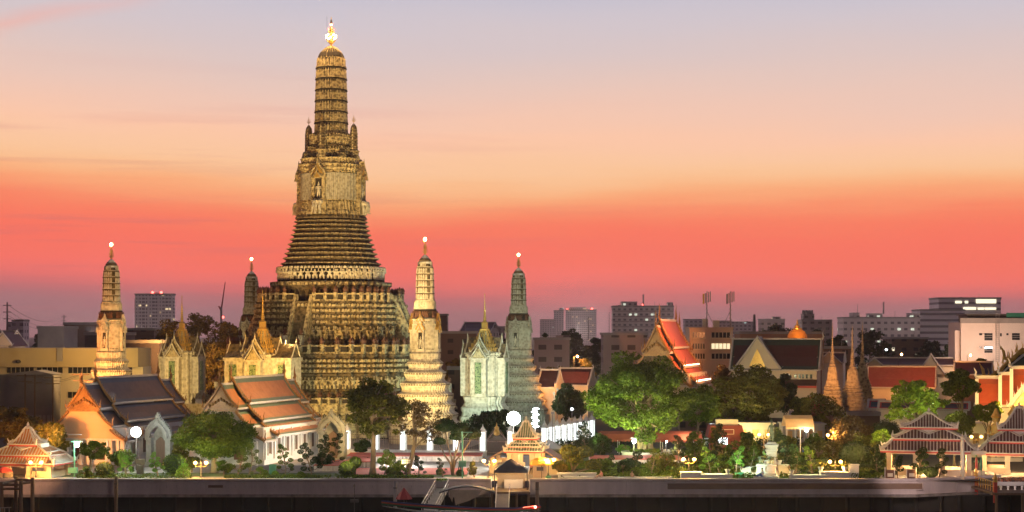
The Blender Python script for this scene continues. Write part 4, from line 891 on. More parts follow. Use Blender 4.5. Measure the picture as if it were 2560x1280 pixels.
# far trees
far = [('amber lit tree above the roof of the cream shrine', 432, 400, 376, 492, 786, 905, 'amber', 30), ('tallest of the amber lit trees behind the shrines', 505, 430, 440, 560, 770, 905, 'amber', 31),
 ('amber lit tree next to the dim far prang', 578, 410, 532, 616, 780, 905, 'amber', 32), ('amber scrub between the two shrines', 540, 385, 490, 600, 850, 960, 'amber', 33),
 ('dark tree by the power pylons', 112, 620, 78, 150, 806, 875, 'dark', 34), ('dark tree cut off at the left picture edge', 0, 640, -30, 18, 804, 870, 'dark', 35),
 ('dark tree behind the old concrete shed', 155, 560, 130, 178, 812, 870, 'dark', 36),
 ('dark wood edge right of the dim green corner prang', 1362, 560, 1328, 1402, 822, 905, 'dark', 37), ('dark rounded treetop under the distant tower blocks', 1428, 600, 1388, 1470, 812, 905, 'dark', 38),
 ('dark tree left of the sloping roofed house', 1485, 560, 1455, 1520, 828, 930, 'dark', 39), ('yellow street lit low tree beside orange street lamp', 1462, 400, 1424, 1500, 890, 940, 'amber', 40),
 ('low yellow lit shrubbery near the red roofs', 1388, 392, 1345, 1425, 905, 935, 'amber', 41), ('rusty lamplit tree behind the brightest prang', 1135, 400, 1104, 1166, 880, 950, 'amber', 42),
 ('dark tree behind the white gabled hall ridge', 1935, 620, 1890, 1985, 798, 860, 'dark', 43), ('dark tree beside the golden chedi', 2030, 600, 2000, 2062, 812, 860, 'dark', 44),
 ('dark tree behind the three pointed chedis', 2090, 520, 2058, 2128, 822, 905, 'dark', 45), ('broad dark tree below the long apartment block', 2180, 540, 2125, 2238, 812, 905, 'dark', 46),
 ('dark tree left of the white corner building', 2330, 540, 2292, 2362, 832, 895, 'dark', 47), ('dark tree touching the white corner building', 2385, 500, 2355, 2412, 838, 900, 'dark', 48),
 ('small dark tree at the foot of the white corner building', 2458, 400, 2425, 2482, 890, 920, 'green', 49), ('dark tree behind the turquoise lit shrine spire', 1160, 520, 1140, 1195, 832, 900, 'dark', 50),
 ('dark tree at the end of the bot roof', 1268, 540, 1240, 1290, 828, 900, 'dark', 51), ('glowing orange bush below the orange lit roof', 1800, 405, 1785, 1830, 900, 935, 'amber', 52)]
for l_, px, d, x0, x1, y0, y1, k, sd in far: tree(l_, px, d, x0, x1, y0, min(y1+60, HZ+F*17.5/d), k, 4200, .0015*d, sd, cl=56, clr=.24, name='distant_tree')
# ---------------------------------------------------------------- clipped trees
PUFF = {}
def puff_mesh(kind, seed):
    key = (kind, seed % 2)
    if key not in PUFF:
        rs = np.random.RandomState(seed); n = 420; q = rs.normal(size=(n, 3)); q /= np.linalg.norm(q, axis=1)[:, None]; q *= rs.uniform(.84, 1.04, n)[:, None]; q[:, 2] *= .72
        tmp = leaf_mesh('foliage_ball', q, .30, LM[kind], None, rs); me = tmp.data; bpy.data.objects.remove(tmp); PUFF[key] = me
    return PUFF[key]
def puff(parent, x, y, z, r, kind, seed=0, sz=1., nm='foliage_ball'):
    o = bpy.data.objects.new(nm, puff_mesh(kind, seed)); COL.objects.link(o); o.parent = parent; o.location = (x, y, z); o.scale = (r, r, r*sz); o.rotation_euler = (0, 0, seed*1.3); return o
def topiary(label, px, d, h, kind='green', n=9, seed=1, w=None, r=.34, pot=None, name='cloud_topiary', grp='cloud pruned trees of the garden', tiers=None):
    o = thing(name, label, 'topiary', (WX(px, d), d, 0), 0, grp); rd = random.Random(seed); w = w or h*.38; z0 = 0
    if pot:
        g = MB(); g.lathe([(.34,0),(.55,.25),(.62,.5),(.56,.62),(.66,.72),(.5,.72)], 14); g.build('pot', pot, o, smooth=True); z0 = .6
    g = MB(); f = lambda s_: (math.sin(s_*3.1+seed)*.10*h, math.cos(s_*2.3+seed)*.05*h, z0+(h-z0)*s_*.95)
    g.tube([f(s_) for s_ in (0,.25,.5,.75,1)], [.11,.09,.075,.06,.04], 6); P = [f(1)]
    for i in range(n-1):
        s_ = .22+.7*(i+rd.random()*.6)/(n-1); a = i*2.4+seed; b = f(s_-.08); q = w*(1.15-s_)*rd.uniform(.6, 1.)
        e = (b[0]+math.cos(a)*q, b[1]+math.sin(a)*q*.7, z0+(h-z0)*s_); g.tube([b, ((b[0]+e[0])/2, (b[1]+e[1])/2, b[2]), e], [.05,.04,.03], 5); P.append(e)
    g.build('trunk', M['bark'], o)
    for i, p in enumerate(P): puff(o, p[0], p[1], p[2], r*rd.uniform(.75, 1.25), kind, i)
    return o
def ballbush(label, px, d, r, z=None, kind='green', name='clipped_bush', sz=1.1, stem=False):
    o = thing(name, label, 'bush', (WX(px, d), d, 0), 0); z = r*.75 if z is None else z
    rs = np.random.RandomState(int(px)); n = int(900*min(3, max(1, r))); q = rs.normal(size=(n, 3)); q /= np.linalg.norm(q, axis=1)[:, None]; q *= (r*rs.uniform(.88, 1.03, n))[:, None]; q[:, 2] *= sz*.85; q[:, 2] += z; q = q[q[:, 2] > .02]
    leaf_mesh('foliage', q, .20, LM[kind], o, rs); g = MB(); g.tube([(0,0,0),(.04,0,z)], [.1,.05], 6); g.ball(0,0,z,r*.86,None,12,8,sz*.85)
    if stem: g = MB(); g.tube([(0,0,0),(.15,0,z*.5),(0,0,z)], [.12,.1,.08], 6)
    g.build('stem', M['leafcore'] if not stem else M['bark'], o)
    return o
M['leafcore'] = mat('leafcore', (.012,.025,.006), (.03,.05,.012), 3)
tp = topiary
tp('lime green cloud pruned tree right of the clipped orange brown dome', 308, 222, 3.6, 'lime', 14, 1, r=.36)
tp('lime cloud pruned tree before the grey arched gate', 391, 222, 3.4, 'lime', 11, 2, r=.36)
tp('squat yellow green pompom shrub beside the big round bush', 462, 221.5, 1.7, 'lime', 8, 3, w=1.2, r=.42)
tp('three ball topiary low by the lamp with a green cabinet', 213, 221, 1.3, 'green', 5, 4, w=1.5, r=.4)
tp('pompom tree left of the round crowned tree shade', 600, 222, 3.8, 'green', 11, 5, r=.34)
tp('narrow pompom tree on pale stems left of the green bin', 622, 223, 4.6, 'green', 12, 6, r=.36)
tp('tall pompom tree in front of the white hall wall', 706, 222, 4.5, 'green', 13, 7, r=.34)
tp('wide dark pompom tree under the hall eaves', 772, 222, 4.6, 'dark', 16, 8, w=2.0, r=.36)
tp('bluish dark pompom tree before the cream arched gate', 818, 238, 4.7, 'dark', 14, 9, r=.38)
tp('dark pompom tree at the hall corner', 845, 236, 5.0, 'dark', 13, 10, r=.36)
tp('low pompom row plant below the green bin', 650, 221, 1.4, 'green', 7, 11, w=1.9, r=.33)
tp('dark pompom tree beside the tall leafy trunk', 962, 222, 3.6, 'green', 12, 12, r=.38)
tp('dark pompom bonsai below the solar sign', 1042, 221.5, 3.0, 'dark', 9, 13, r=.28)
tp('thin pompom bonsai with tiny heads beside the cloud pruned tree', 1102, 222, 2.6, 'dark', 9, 14, r=.22)
tp('gold lit pompom shrub by the green cabinet post', 1184, 222, 2.0, 'olive', 9, 15, r=.3)
tp('small umbrella topiary on the lawn hedge', 1528, 231, 2.4, 'dark', 6, 16, r=.35)
tp('twisted dark bonsai between the two blurred visitors', 1592, 223, 3.4, 'dark', 9, 17, r=.38)
tp('leaning bonsai with yellow green crown', 1630, 223, 3.7, 'olive', 9, 18, r=.42)
tp('dark pompom tree under the red awning', 1690, 240, 4.6, 'dark', 13, 19, r=.38)
tp('lime flat headed bonsai left of the green pot', 1768, 223, 4.0, 'lime', 9, 20, r=.42)
tp('tall dark pompom thicket before the red kiosk', 1808, 236, 6.4, 'dark', 20, 21, w=2.2, r=.42)
tp('dark pompom bonsai on the planter left of the green pot', 1800, 223, 2.8, 'green', 8, 22, r=.34)
tp('lime bonsai growing in a green glazed pot', 1848, 221.5, 4.1, 'lime', 11, 23, r=.36, pot=mat('glaze_green', (.05,.28,.14), (.10,.40,.22), 2, .25))
tp('dark mixed bonsai between green pot and statue', 1878, 223, 4.2, 'green', 11, 24, r=.38)
tp('dark umbrella shaped topiary right of the statue plinth', 1986, 222, 3.9, 'dark', 6, 25, w=1.4, r=.52)
tp('pale stemmed green bonsai near the front double lamp', 2022, 222, 4.2, 'bright', 13, 26, r=.34)
tp('yellow lit bonsai in a pale planter bed', 2052, 221.5, 2.2, 'olive', 6, 27, r=.34)
tp('dark pompom tree at the left pavilion post', 2196, 222, 3.2, 'dark', 11, 28, r=.36)
tp('dark clipped tree standing before the pavilion first bay', 2248, 220.8, 2.9, 'dark', 6, 29, w=.8, r=.42)
tp('dark umbrella topiary in the middle pavilion bay', 2301, 220.8, 3.9, 'dark', 9, 30, w=1.3, r=.5)
tp('tiered dark topiary in the right pavilion bay', 2351, 220.8, 3.8, 'dark', 6, 31, w=1.0, r=.45)
tp('dark pompom tree in the garden depth behind the statue', 1952, 236, 5.0, 'dark', 12, 32, r=.42)
tp('lime pompom trees beside the kiosk lamp', 1792, 248, 5.2, 'olive', 12, 33, r=.42)
tp('pompom tree between the lit fence row and the awning', 1466, 262, 5.4, 'dark', 14, 34, r=.48)
ballbush('orange lit clipped dome left of the pompom tree', 262, 222, 1.25, kind='olive')
ballbush('big round green bush by the twin globe lamp', 436, 225, 1.65, 1.5)
ballbush('small round bush right of the orange lit dome', 222, 221, .55, kind='green')
ballbush('twin domed bonsai bush before the red stage, left dome', 868, 222, 1.15, 1.1)
ballbush('smaller raised dome before the red stage', 888, 223, .85, 1.9)
ballbush('round clipped ball by the tall leafy trunk', 978, 222.5, .7, .75)
ballbush('round green ball on a stem beneath the leafy tree', 972, 226, .95, 2.2, stem=True)
ballbush('clipped ball left of the second blurred visitor', 1561+10, 231, .95, 1.0, 'dark')
ballbush('green clipped ball near the blurred seated visitor', 1590, 220.5, .85, .7)
ballbush('round green ball beside the white planter', 1702, 221.5, .85, .75)
ballbush('wide dark dome behind the white railing planters', 2135, 236, 2.1, 2.0, 'dark')
ballbush('dark dome overlapping the wide dome', 2176, 238, 1.7, 1.6, 'dark')
ballbush('low dark dome before the third pavilion bay', 2328, 220.5, .95, .8, 'dark', sz=.85)
ballbush('dense ivy clad dome left of the three tiered pavilion', 2215, 262, 2.6, 3.2, 'dark')
ballbush('tall ivy clad column beside the beige canopy', 1943, 268, .9, 2.2, 'green', sz=2.6)
for i, (px, d, r) in enumerate(((1100,226,.5),(660,224,.5),(688,223,.45),(752,221,.5),(920,245,.55),(952,246,.5),(1000,222,.45),(1150,224,.5),(1516,240,.7),(1560,238,.7),(1640,236,.8),(1675,228,.7))):
    ballbush(['low bush beside the thin pompom bonsai','low bush under the narrow pompom tree','low bush right of the green bin','low bush under the wide dark pompom tree','small bush on the rear lawn by the red stage','second small bush by the lit fence kerb','low bush at the leafy tree foot','low bush at the cloud pruned tree foot','bush behind the lawn hedge','bush before the red awning','bush left of the leaning bonsai crown','bush right of the leaning bonsai'][i], px, d, r, kind=('green','dark','lime')[i % 3])
# cloud pruned big trees
def cloud_tree(label, px, d, domes, kind, seed=0):
    o = thing('cloud_pruned_tree', label, 'tree', (WX(px, d), d, 0)); g = MB(); rd = random.Random(seed)
    for (qx, qy, r) in domes:
        x = WX(qx, d)-WX(px, d); z = WZ(qy, d); y = rd.uniform(-.8, .8); g.tube([(rd.uniform(-.1,.1),0,0),(x*.15,y*.3,z*.35),(x*.6,y*.7,z*.6),(x,y,z-r*.3)], [.2,.15,.11,.06], 6)
        rs = np.random.RandomState(int(qx)); n = int(700*r); q = rs.normal(size=(n, 3)); q /= np.linalg.norm(q, axis=1)[:, None]; q *= (r*rs.uniform(.85, 1.04, n))[:, None]; q[:, 2] = np.maximum(q[:, 2]*.72, -r*.3); q += np.array([x, y, z])
        leaf_mesh('foliage_dome', q, .24, LM[kind], o, rs)
        c = MB(); c.ball(x, y, z+.03, r*.84, None, 12, 8, .66); c.build('foliage_core', M['leafcore'], o)
    g.build('trunk', M['bark'], o, smooth=True)
cloud_tree('tall cloud pruned tree with dark domed heads', 1132, 225, [(1112,1066,1.5),(1152,1075,1.4),(1180,1085,1.3),(1098,1105,.85),(1142,1092,1.0)], 'dark')
cloud_tree('spreading clipped tree with gold lit domes by the landing pavilion', 1432, 224, [(1422,1128,1.2),(1460,1132,1.3),(1438,1150,1.1),(1482,1162,1.15),(1398,1165,1.0),(1424,1142,1.0)], 'olive', 3)
# low hedges
def hedge(label, px0, px1, d, h, dp, kind='green'):
    x0, x1 = WX(px0, d), WX(px1, d); o = thing('hedge', label, 'hedge', ((x0+x1)/2, d, 0)); rs = np.random.RandomState(int(px0)); n = int((x1-x0)*110); q = rs.uniform(-1, 1, (n, 3))*np.array([(x1-x0)/2, dp/2, 0]); q[:, 2] = h*rs.uniform(.0, 1.05, n)**.4
    leaf_mesh('foliage', q, .24, LM[kind], o, rs); c = MB(); c.box(0,0,0,x1-x0-.1,dp*.8,h*.85); c.build('hedge_core', M['leafcore'], o)
hedge('long low clipped hedge nearest the sea wall on the right lawn', 1400, 1560, 228.5, .75, .9)
hedge('yellow green hedge behind the long low hedge', 1470, 1640, 233, .6, 1.0, 'lime')
hedge('hedge strip before the white skirted stage', 1500, 1700, 238, .5, 1.0, 'green')
hedge('lime ground hedge by the lit fence', 1385, 1480, 262, .8, 1.4, 'lime')
hedge('clipped hedge between red stage and sea wall', 560, 800, 221.5, .35, .7, 'green')
hedge('low lit hedge below the tall leafy tree', 880, 1085, 221.3, .35, .6, 'lime')
hedge('low hedge behind the white planter of the double lamp', 1985, 2110, 224, .8, .8, 'olive')
hedge('hedge under the statue garden shrubs', 1730, 1900, 240, 1.2, 1.4, 'dark')
hedge('dark hedge behind the umbrella topiary', 1950, 2080, 238, 1.4, 1.4, 'dark')
hedge('dark hedge in front of the pavilion left side', 2140, 2210, 232, 1.1, 1.6, 'dark')
# ================================================================ lamps
M['globe'] = emat('globe', (1,.50,.13), 9)
M['led'] = emat('led', (.85,.95,1), 120)
M['ledsoft'] = emat('ledsoft', (.85,.97,1), 14)
M['post_green'] = mat('post_green', (.05,.22,.14), (.10,.32,.20), 1.5, .5)
DL = None
def double_lamp(label, px, d, z):
    global DL
    if DL is None:
        o = thing('twin_globe_lamp', label, 'street lamp', (0,0,0), 0, 'twin globe lamps'); g = MB()
        g.lathe([(.22,0),(.22,.15),(.12,.3),(.14,.45),(.06,.6),(.05,1.5),(.09,1.55),(.05,1.65),(.045,2.2),(.12,2.28),(.03,2.45),(.01,2.75)], 8); g.build('post', M['iron'], o)
        g = MB()
        for s_ in (-1, 1): g.tube([(0,0,2.0),(s_*.35,0,1.85),(s_*.68,0,1.95),(s_*.72,0,2.15)], .035, 5); g.lathe([(.05,0),(.13,.05),(.15,.1)], 8, s_*.72, 0, 2.15)
        g.build('arm', M['gold'], o)
        for s_ in (-1, 1): g = MB(); g.ball(s_*.72, 0, 2.46, .25, None, 10, 7); g.build('globe', M['globe'], o, smooth=True)
        DL = o
    else: o = copy_tree(DL, None, label)
    o.location = (WX(px, d), d, z-2.46)
    return o
for l_, px, py, d in (('twin globe lamp in front of the low pavilion', 90, 1156, 219), ('twin globe lamp in front of the round crowned tree', 502, 1157, 219.5), ('twin globe lamp on the gangway side of the landing pavilion', 1223, 1148, 222),
  ('twin globe lamp over the yellow umbrella', 1371, 1145, 221), ('twin globe lamp on the white planter in front of the red kiosk', 1722, 1144, 220), ('twin globe lamp on the planter left of the clipped domes', 2088, 1150, 220),
  ('twin globe lamp on a tall green post beside the bronze statue', 1909, 1083, 262), ('twin globe lamp before the forked tree', 2081, 1084, 262), ('twin globe lamp at the golden temple gate', 2441, 1088, 246)):
    z = WZ(py, d); o = double_lamp(l_, px, d, z)
    if z-2.46 > .15:
        g = MB(); g.lathe([(.4,-(z-2.46)),(.4,-(z-2.46)+.2),(.16,-(z-2.46)+.4),(.12,.02)], 8); g.build('plinth', M['post_green'], o)
    elif z-2.46 < -.1: o.location.z = 0; o.scale = (1,1,z/2.46)
def flood_post(label, px, py, d, r, post, e='led', arm=0.):
    z = WZ(py, d); o = thing('floodlight_post', label, 'floodlight', (WX(px, d), d, 0)); g = MB()
    g.tube([(arm,.3,0),(arm,.3,z+.5)], [.12,.08], 7); g.box(arm/2,.3,z+.35,abs(arm)+.9,.12,.12); g.build('post', post, o)
    g = MB(); g.box(0,.25,z-r*.55,r*1.1,.3,r*1.1,mat=0); g.build('housing', M['iron'], o)
    g = MB(); g.lathe([(r,0),(r*.92,.08),(r*.6,.16),(.02,.2)], 14); 
    g.v = [(p[0], -.08-p[2], z+p[1]) for p in g.v]; g.build('lamp_lens', M[e], o)
    return o
M['ledbig'] = emat('ledbig', (.95,1,.98), 60)
flood_post('dazzling white floodlight beside the grey arched gate', 340, 1080, 233, .70, M['iron'], 'ledbig')
flood_post('dazzling warm white floodlight above the landing pavilion', 1284, 1046, 236, .95, M['iron'], 'ledbig')
o = flood_post('small white floodlight on a green post with a cabinet', 193, 1112, 222, .30, M['post_green'], 'led', -.45)
g = MB(); g.box(-.6,.15,WZ(1183,222),1.15,.6,.75); g.build('cabinet', M['post_green'], o); g = MB(); g.box(-.45,.3,WZ(1088,222),1.8,.35,.1); g.build('solar_panel', M['iron'], o)
flood_post('bright white lamp beside the red kiosk roof', 1780, 1066, 276, .30, M['iron'], 'led')
flood_post('bright lamp at the foot of the huge tree', 1585, 1103, 253, .28, M['iron'], 'led')
flood_post('white lamp under the red awning', 1665, 1103, 270, .20, M['iron'], 'led')
flood_post('white lamp hung at the beige canopy edge', 2016, 1075, 268, .28, M['iron'], 'led')
# pole with a crossarm and green cabinet
o = thing('service_post', 'green post with a crossarm and cabinet by the cloud pruned tree', 'post', (WX(1156, 221), 221, 0)); g = MB()
g.tube([(0,0,0),(0,0,WZ(1078,221))], .10, 7); g.box(.6,0,WZ(1082,221),1.5,.12,.12); g.tube([(0,0,WZ(1098,221)),(.8,0,WZ(1082,221))], .04, 4); g.build('post', M['post_green'], o); g = MB(); g.box(0,-.25,WZ(1166,221),.95,.5,.75); g.build('cabinet', M['post_green'], o)
o = thing('solar_sign', 'small dark panel sign on a pole by the sparse tree', 'sign', (WX(1016, 220.5), 220.5, 0)); g = MB(); g.tube([(0,0,0),(0,0,WZ(1146,220.5))], .06, 6); g.build('pole', M['iron'], o); g = MB(); g.box(0,-.1,WZ(1160,220.5),1.25,.12,.7); g.build('panel', M['iron'], o)
g = MB(); [g.box(-.45+.3*i,-.18,WZ(1160,220.5)+.08+.3*j,.22,.04,.22) for i in range(4) for j in range(2)]; g.build('panel_grid', M['concrete'], o)
# stack of lamp heads
o = thing('lamp_mast', 'white mast of stacked lamp heads behind the landing pavilion', 'lamp mast', (WX(1338, 262), 262, 0)); g = MB(); g.tube([(0,0,0),(0,0,7.4)], .1, 7); g.build('post', M['white'], o)
for i in range(7): g = MB(); g.lathe([(.2,0),(.48,.08),(.48,.2),(.15,.28)], 10, (-.12 if i % 2 else .12), 0, 4.4+i*.46); g.build('lamp_head', M['ledsoft'], o)
for i, (px, py, d) in enumerate(((1381,1035,268),(1430,1025,300),(1385,985,330),(1393,975,332))):
    o = thing('slender_pole', ['slender white pole rising behind the lit fence row','slender pole with a small camera near dark tree','thin scaffold pole beside the dim green prang','second thin scaffold pole beside the dim green prang'][i], 'pole', (WX(px, d), d, 0)); g = MB(); g.tube([(0,0,0),(0,0,WZ(py, d))], .08, 5); g.build('shaft', M['concrete'], o); g = MB(); g.box(0,0,WZ(py, d),.4,.3,.35); g.build('pole_cap', M['ledsoft'] if i == 1 else M['concrete'], o)
# ================================================================ stages, carpets
M['carpet'] = mat('carpet', (.50,.11,.07), (.58,.15,.10), .6, .9)
M['skirt'] = mat('skirt', (.66,.60,.55), (.74,.68,.62), .6, .8)
def stage(label, x0, x1, y0, y1, h):
    o = thing('stage', label, 'stage', ((x0+x1)/2, (y0+y1)/2, 0), 0, 'white skirted red stages'); a, b = (x1-x0)/2, (y1-y0)/2
    g = MB(); g.box(0,0,h-.12,2*a+.1,2*b+.1,.14); g.build('carpet_top', M['carpet'], o)
    g = MB(); 
    for (L_, ang, ox, oy) in ((2*a, 0, 0, -b), (2*b, math.pi/2, a, 0), (2*b, -math.pi/2, -a, 0)):
        k = int(L_/.22); poly = []
        for i in range(k+1): poly.append((-L_/2+L_*i/k, (-.05 if i % 2 else .05)))
        T_ = Matrix.Translation((ox, oy, 0)) @ Matrix.Rotation(ang, 4, 'Z')
        g.add([(p[0], p[1], .06) for p in poly]+[(p[0], p[1], h-.13) for p in poly], [(i, i+1, k+2+i, k+1+i) for i in range(k)], 0, T_)
    g.build('skirt', M['skirt'], o); return o
stage('stage with pleated skirt in front of the white hall wall', WX(785, 231), WX(862, 231), 231, 240, .95)
stage('longest stage running along the front of the lit fence', WX(868, 249), WX(1205, 249), 249, 255, .95)
stage('stage with red top before the huge tree', WX(1478, 243), WX(1735, 243), 243, 250, .9)
stage('narrow stage tongue between the two front stages', WX(864, 238), WX(925, 238), 238.2, 248.6, .9)
for l_, a, b, c, e in (('red carpet spread in front of the longest stage', WX(880, 232), WX(1170, 232), 226, 237), ('red carpet under the awning beside the huge tree', WX(1480, 252), WX(1640, 252), 250.2, 254.3)):
    g = MB(); g.box((a+b)/2, (c+e)/2, .035, b-a, e-c, .03); tag(g.build('red_carpet', M['carpet']), l_, 'carpet')
# round planter for the huge tree
o = thing('tree_planter', 'round white planter wall around the huge tree', 'planter', (WX(1612, 258), 258, 0)); g = MB(); g.lathe([(3.5,0),(3.5,.7),(3.65,.75),(3.65,.95),(3.2,.95),(3.2,.6)], 28); g.build('ring_wall', M['plaster'], o)
rs = np.random.RandomState(77); q = rs.uniform(-1, 1, (900, 3)); q[:, :2] *= 2.3; q[:, 2] = .95+abs(q[:, 2])*.35; leaf_mesh('ground_plants', q, .3, LM['green'], o, rs)
# ================================================================ awnings, kiosk, canopies
M['awning_red'] = mat('awning_red', (.14,.025,.02), (.20,.04,.03), .7, .8)
M['canvas'] = mat('canvas', (.60,.42,.20), (.68,.50,.27), .7, .8)
M['greycanvas'] = mat('greycanvas', (.05,.05,.055), (.09,.09,.10), .7, .8)
M['yellowcanvas'] = mat('yellowcanvas', (.62,.36,.04), (.7,.42,.06), .7, .7)
def awning(label, px0, px1, d, zl, zh, dp, m, legs=3):
    x0, x1 = WX(px0, d), WX(px1, d); w_ = x1-x0; o = thing('awning', label, 'awning', ((x0+x1)/2, d, 0), 0)
    g = MB(); g.prism([(0,zl),(dp*.25,zl+(zh-zl)*.7),(dp*.5,zh),(dp*.75,zl+(zh-zl)*.7),(dp,zl),(dp-.05,zl-.06),(dp*.5,zh-.1),(.05,zl-.06)], -w_/2, w_/2, 0, 'x')
    k = int(w_/.5)
    for i in range(k): g.prism([(-w_/2+w_*i/k,zl),(-w_/2+w_*(i+1)/k,zl),(-w_/2+w_*(i+.8)/k,zl-.32),(-w_/2+w_*(i+.2)/k,zl-.32)], -.03, .0, 0)
    g.build('canopy', m, o)
    for i in range(legs):
        for yy in (.1, dp-.1): p = MB(); p.tube([(-w_/2+.1+(w_-.2)*i/(legs-1),yy,0),(-w_/2+.1+(w_-.2)*i/(legs-1),yy,zl)], .05, 6); p.build('leg', M['white'], o)
awning('long dark red awning behind the huge tree', 1618, 1732, 262.5, 2.35, 3.7, 4, M['awning_red'], 4)
awning('dark red awning left of the huge tree trunk', 1496, 1600, 264, 2.35, 3.6, 4, M['awning_red'], 3)
awning('short red awning end joined beside the kiosk', 1733, 1756, 263, 2.35, 3.6, 4, M['awning_red'], 2)
awning('domed beige canopy lit from beneath', 1966, 2036, 266, 4.2, 6.0, 5, M['canvas'], 3)
o = thing('kiosk', 'dark red kiosk with a shop window and cream roof sign', 'kiosk', (WX(1815, 268), 268, 0)); w_ = 75*268/F
g = MB(); g.box(0,1.5,0,w_,3,2.6); k = 16; [g.box(-w_/2+w_*(i+.5)/k, -.03, .1, w_/k*.6, .06, 1.2) for i in range(k)]; g.build('kiosk_body', M['awning_red'], o)
g = MB(); g.prism([(-w_/2-.6,2.5),(w_/2+.6,2.5),(w_/2+.1,4.4),(-w_/2-.1,4.4)], -.6, 3.4); g.build('roof', M['awning_red'], o)
g = MB(); g.box(-.3,-.75,3.0,w_*.62,.08,.8,mat=0); g.build('sign_board', M['cream'], o); g = MB(); g.box(-.3,-.8,3.08,w_*.58,.06,.64); g.build('sign_face', M['awning_red'], o)
g = MB(); g.box(.3,1.5,4.4,w_*.72,1.6,.9); g.build('roof_box', M['cream'], o)
g = MB(); g.box(-.5,-.06,1.4,1.4,.1,1.0); q = g.build('window', M['litwin'] if 'litwin' in M else M['ledsoft'], o); g = MB(); [g.box(-.5+x,-.12,1.35,.07,.1,1.1) for x in (-.72,0,.72)]; g.build('frame', M['iron'], q)
# white buildings beyond the garden
def lowhouse(label, px0, px1, py, d, m, wn=5, wm='amberwin', roof=None, nm='low_building'):
    x0, x1 = WX(px0, d), WX(px1, d); h = WZ(py, d); o = thing(nm, label, 'building', ((x0+x1)/2, d, 0)); w_ = x1-x0
    g = MB(); g.box(0,3,0,w_,6,h); g.box(0,3,h,w_+.5,6.5,.25); g.build('wall', m, o)
    for i in range(wn):
        x = -w_/2+w_*(i+.5)/wn; q = MB(); q.box(x,-.04,h*.42,w_/wn*.5,.08,h*.32); q2 = q.build('window', M[wm], o); f = MB(); f.box(x,-.1,h*.42-.12,w_/wn*.6,.12,.1); f.build('sill', M['white'], q2)
    if roof: g = MB(); g.prism([(-.6,h+.26),(3,h+roof),(6.6,h+.26)], -w_/2-.4, w_/2+.4, 0, 'x'); g.build('roof', M['tile_dark'], o)
    return o
M['amberwin'] = mat('amberwin', (.3,.18,.08), (.4,.25,.1), 1)
M['litwin'] = emat('litwin', (1,.8,.5), 1.6)
lowhouse('white low building behind the two lamplit trunks', 1842, 1935, 1060, 285, M['concrete'], 3)
lowhouse('white pillared house behind the beige canopy', 1962, 2062, 1062, 280, M['concrete'], 4)
lowhouse('orange lit gate wall of the golden temple', 2425, 2482, 1062, 258, M['cream'], 2)
# car
o = thing('parked_car', 'pale car parked between the red awning and the kiosk', 'car', (WX(1764, 282), 282, 0), R(8)); g = MB()
g.prism([(-2.1,.35),(-2.15,.8),(-1.5,.95),(-.9,1.42),(.7,1.45),(1.5,.98),(2.1,.85),(2.15,.35)], -.85, .85); g.build('body', mat('carpaint', (.55,.6,.62), rough=.3), o)
g = MB(); g.prism([(-1.4,.97),(-.85,1.36),(.65,1.38),(1.35,.98)], -.88, .88); g.build('window', M['glassdark'], o)
for x in (-1.3, 1.3):
    for y in (-.82, .82): g = MB(); g.lathe([(.33,-.1),(.33,.1)], 12); g.v = [(x+p[0], y+p[2], .33+p[1]) for p in g.v]; g.build('wheel', M['iron'], o)
# plastic chairs and tables
CH = None
for i, (px, d) in enumerate(((1657,258),(1668,259),(1676,258.5),(1690,260),(1698,259),(1712,258),(1742,262),(1750,262))):
    lb = ['white chair at the left end of the awning tables','white chair second from the awning left end','white chair third from the awning left end','white chair under the middle of the awning','white chair right of the awning middle','white chair near the awning right leg','white chair beside the kiosk planting','white chair nearest the red kiosk'][i]
    if CH is None:
        CH = o = thing('plastic_chair', lb, 'chair', (0,0,0), 0, 'white plastic chairs under the awning')
        g = MB(); g.box(0,0,.42,.5,.5,.05); g.build('seat', M['white'], o); g = MB(); g.box(0,.24,.47,.5,.05,.5); g.build('backrest', M['white'], o)
        for a in (-.2,.2):
            for b in (-.2,.2): g = MB(); g.tube([(a,b,0),(a,b,.43)], .03, 5); g.build('leg', M['white'], o)
    else: o = copy_tree(CH, None, lb)
    o.location = (WX(px, d), d, 0); o.rotation_euler = (0,0,i*1.1); o.scale = (1.25,)*3
for i, (px, d) in enumerate(((1683,261),(1705,262))):
    o = thing('plastic_table', ['round white table under the awning left half','round white table under the awning right half'][i], 'table', (WX(px, d), d, 0)); g = MB(); g.lathe([(.6,.7),(.6,.76)], 14); g.build('table_top', M['white'], o); g = MB(); g.tube([(0,0,0),(0,0,.7)], .08, 6); g.build('leg', M['white'], o)
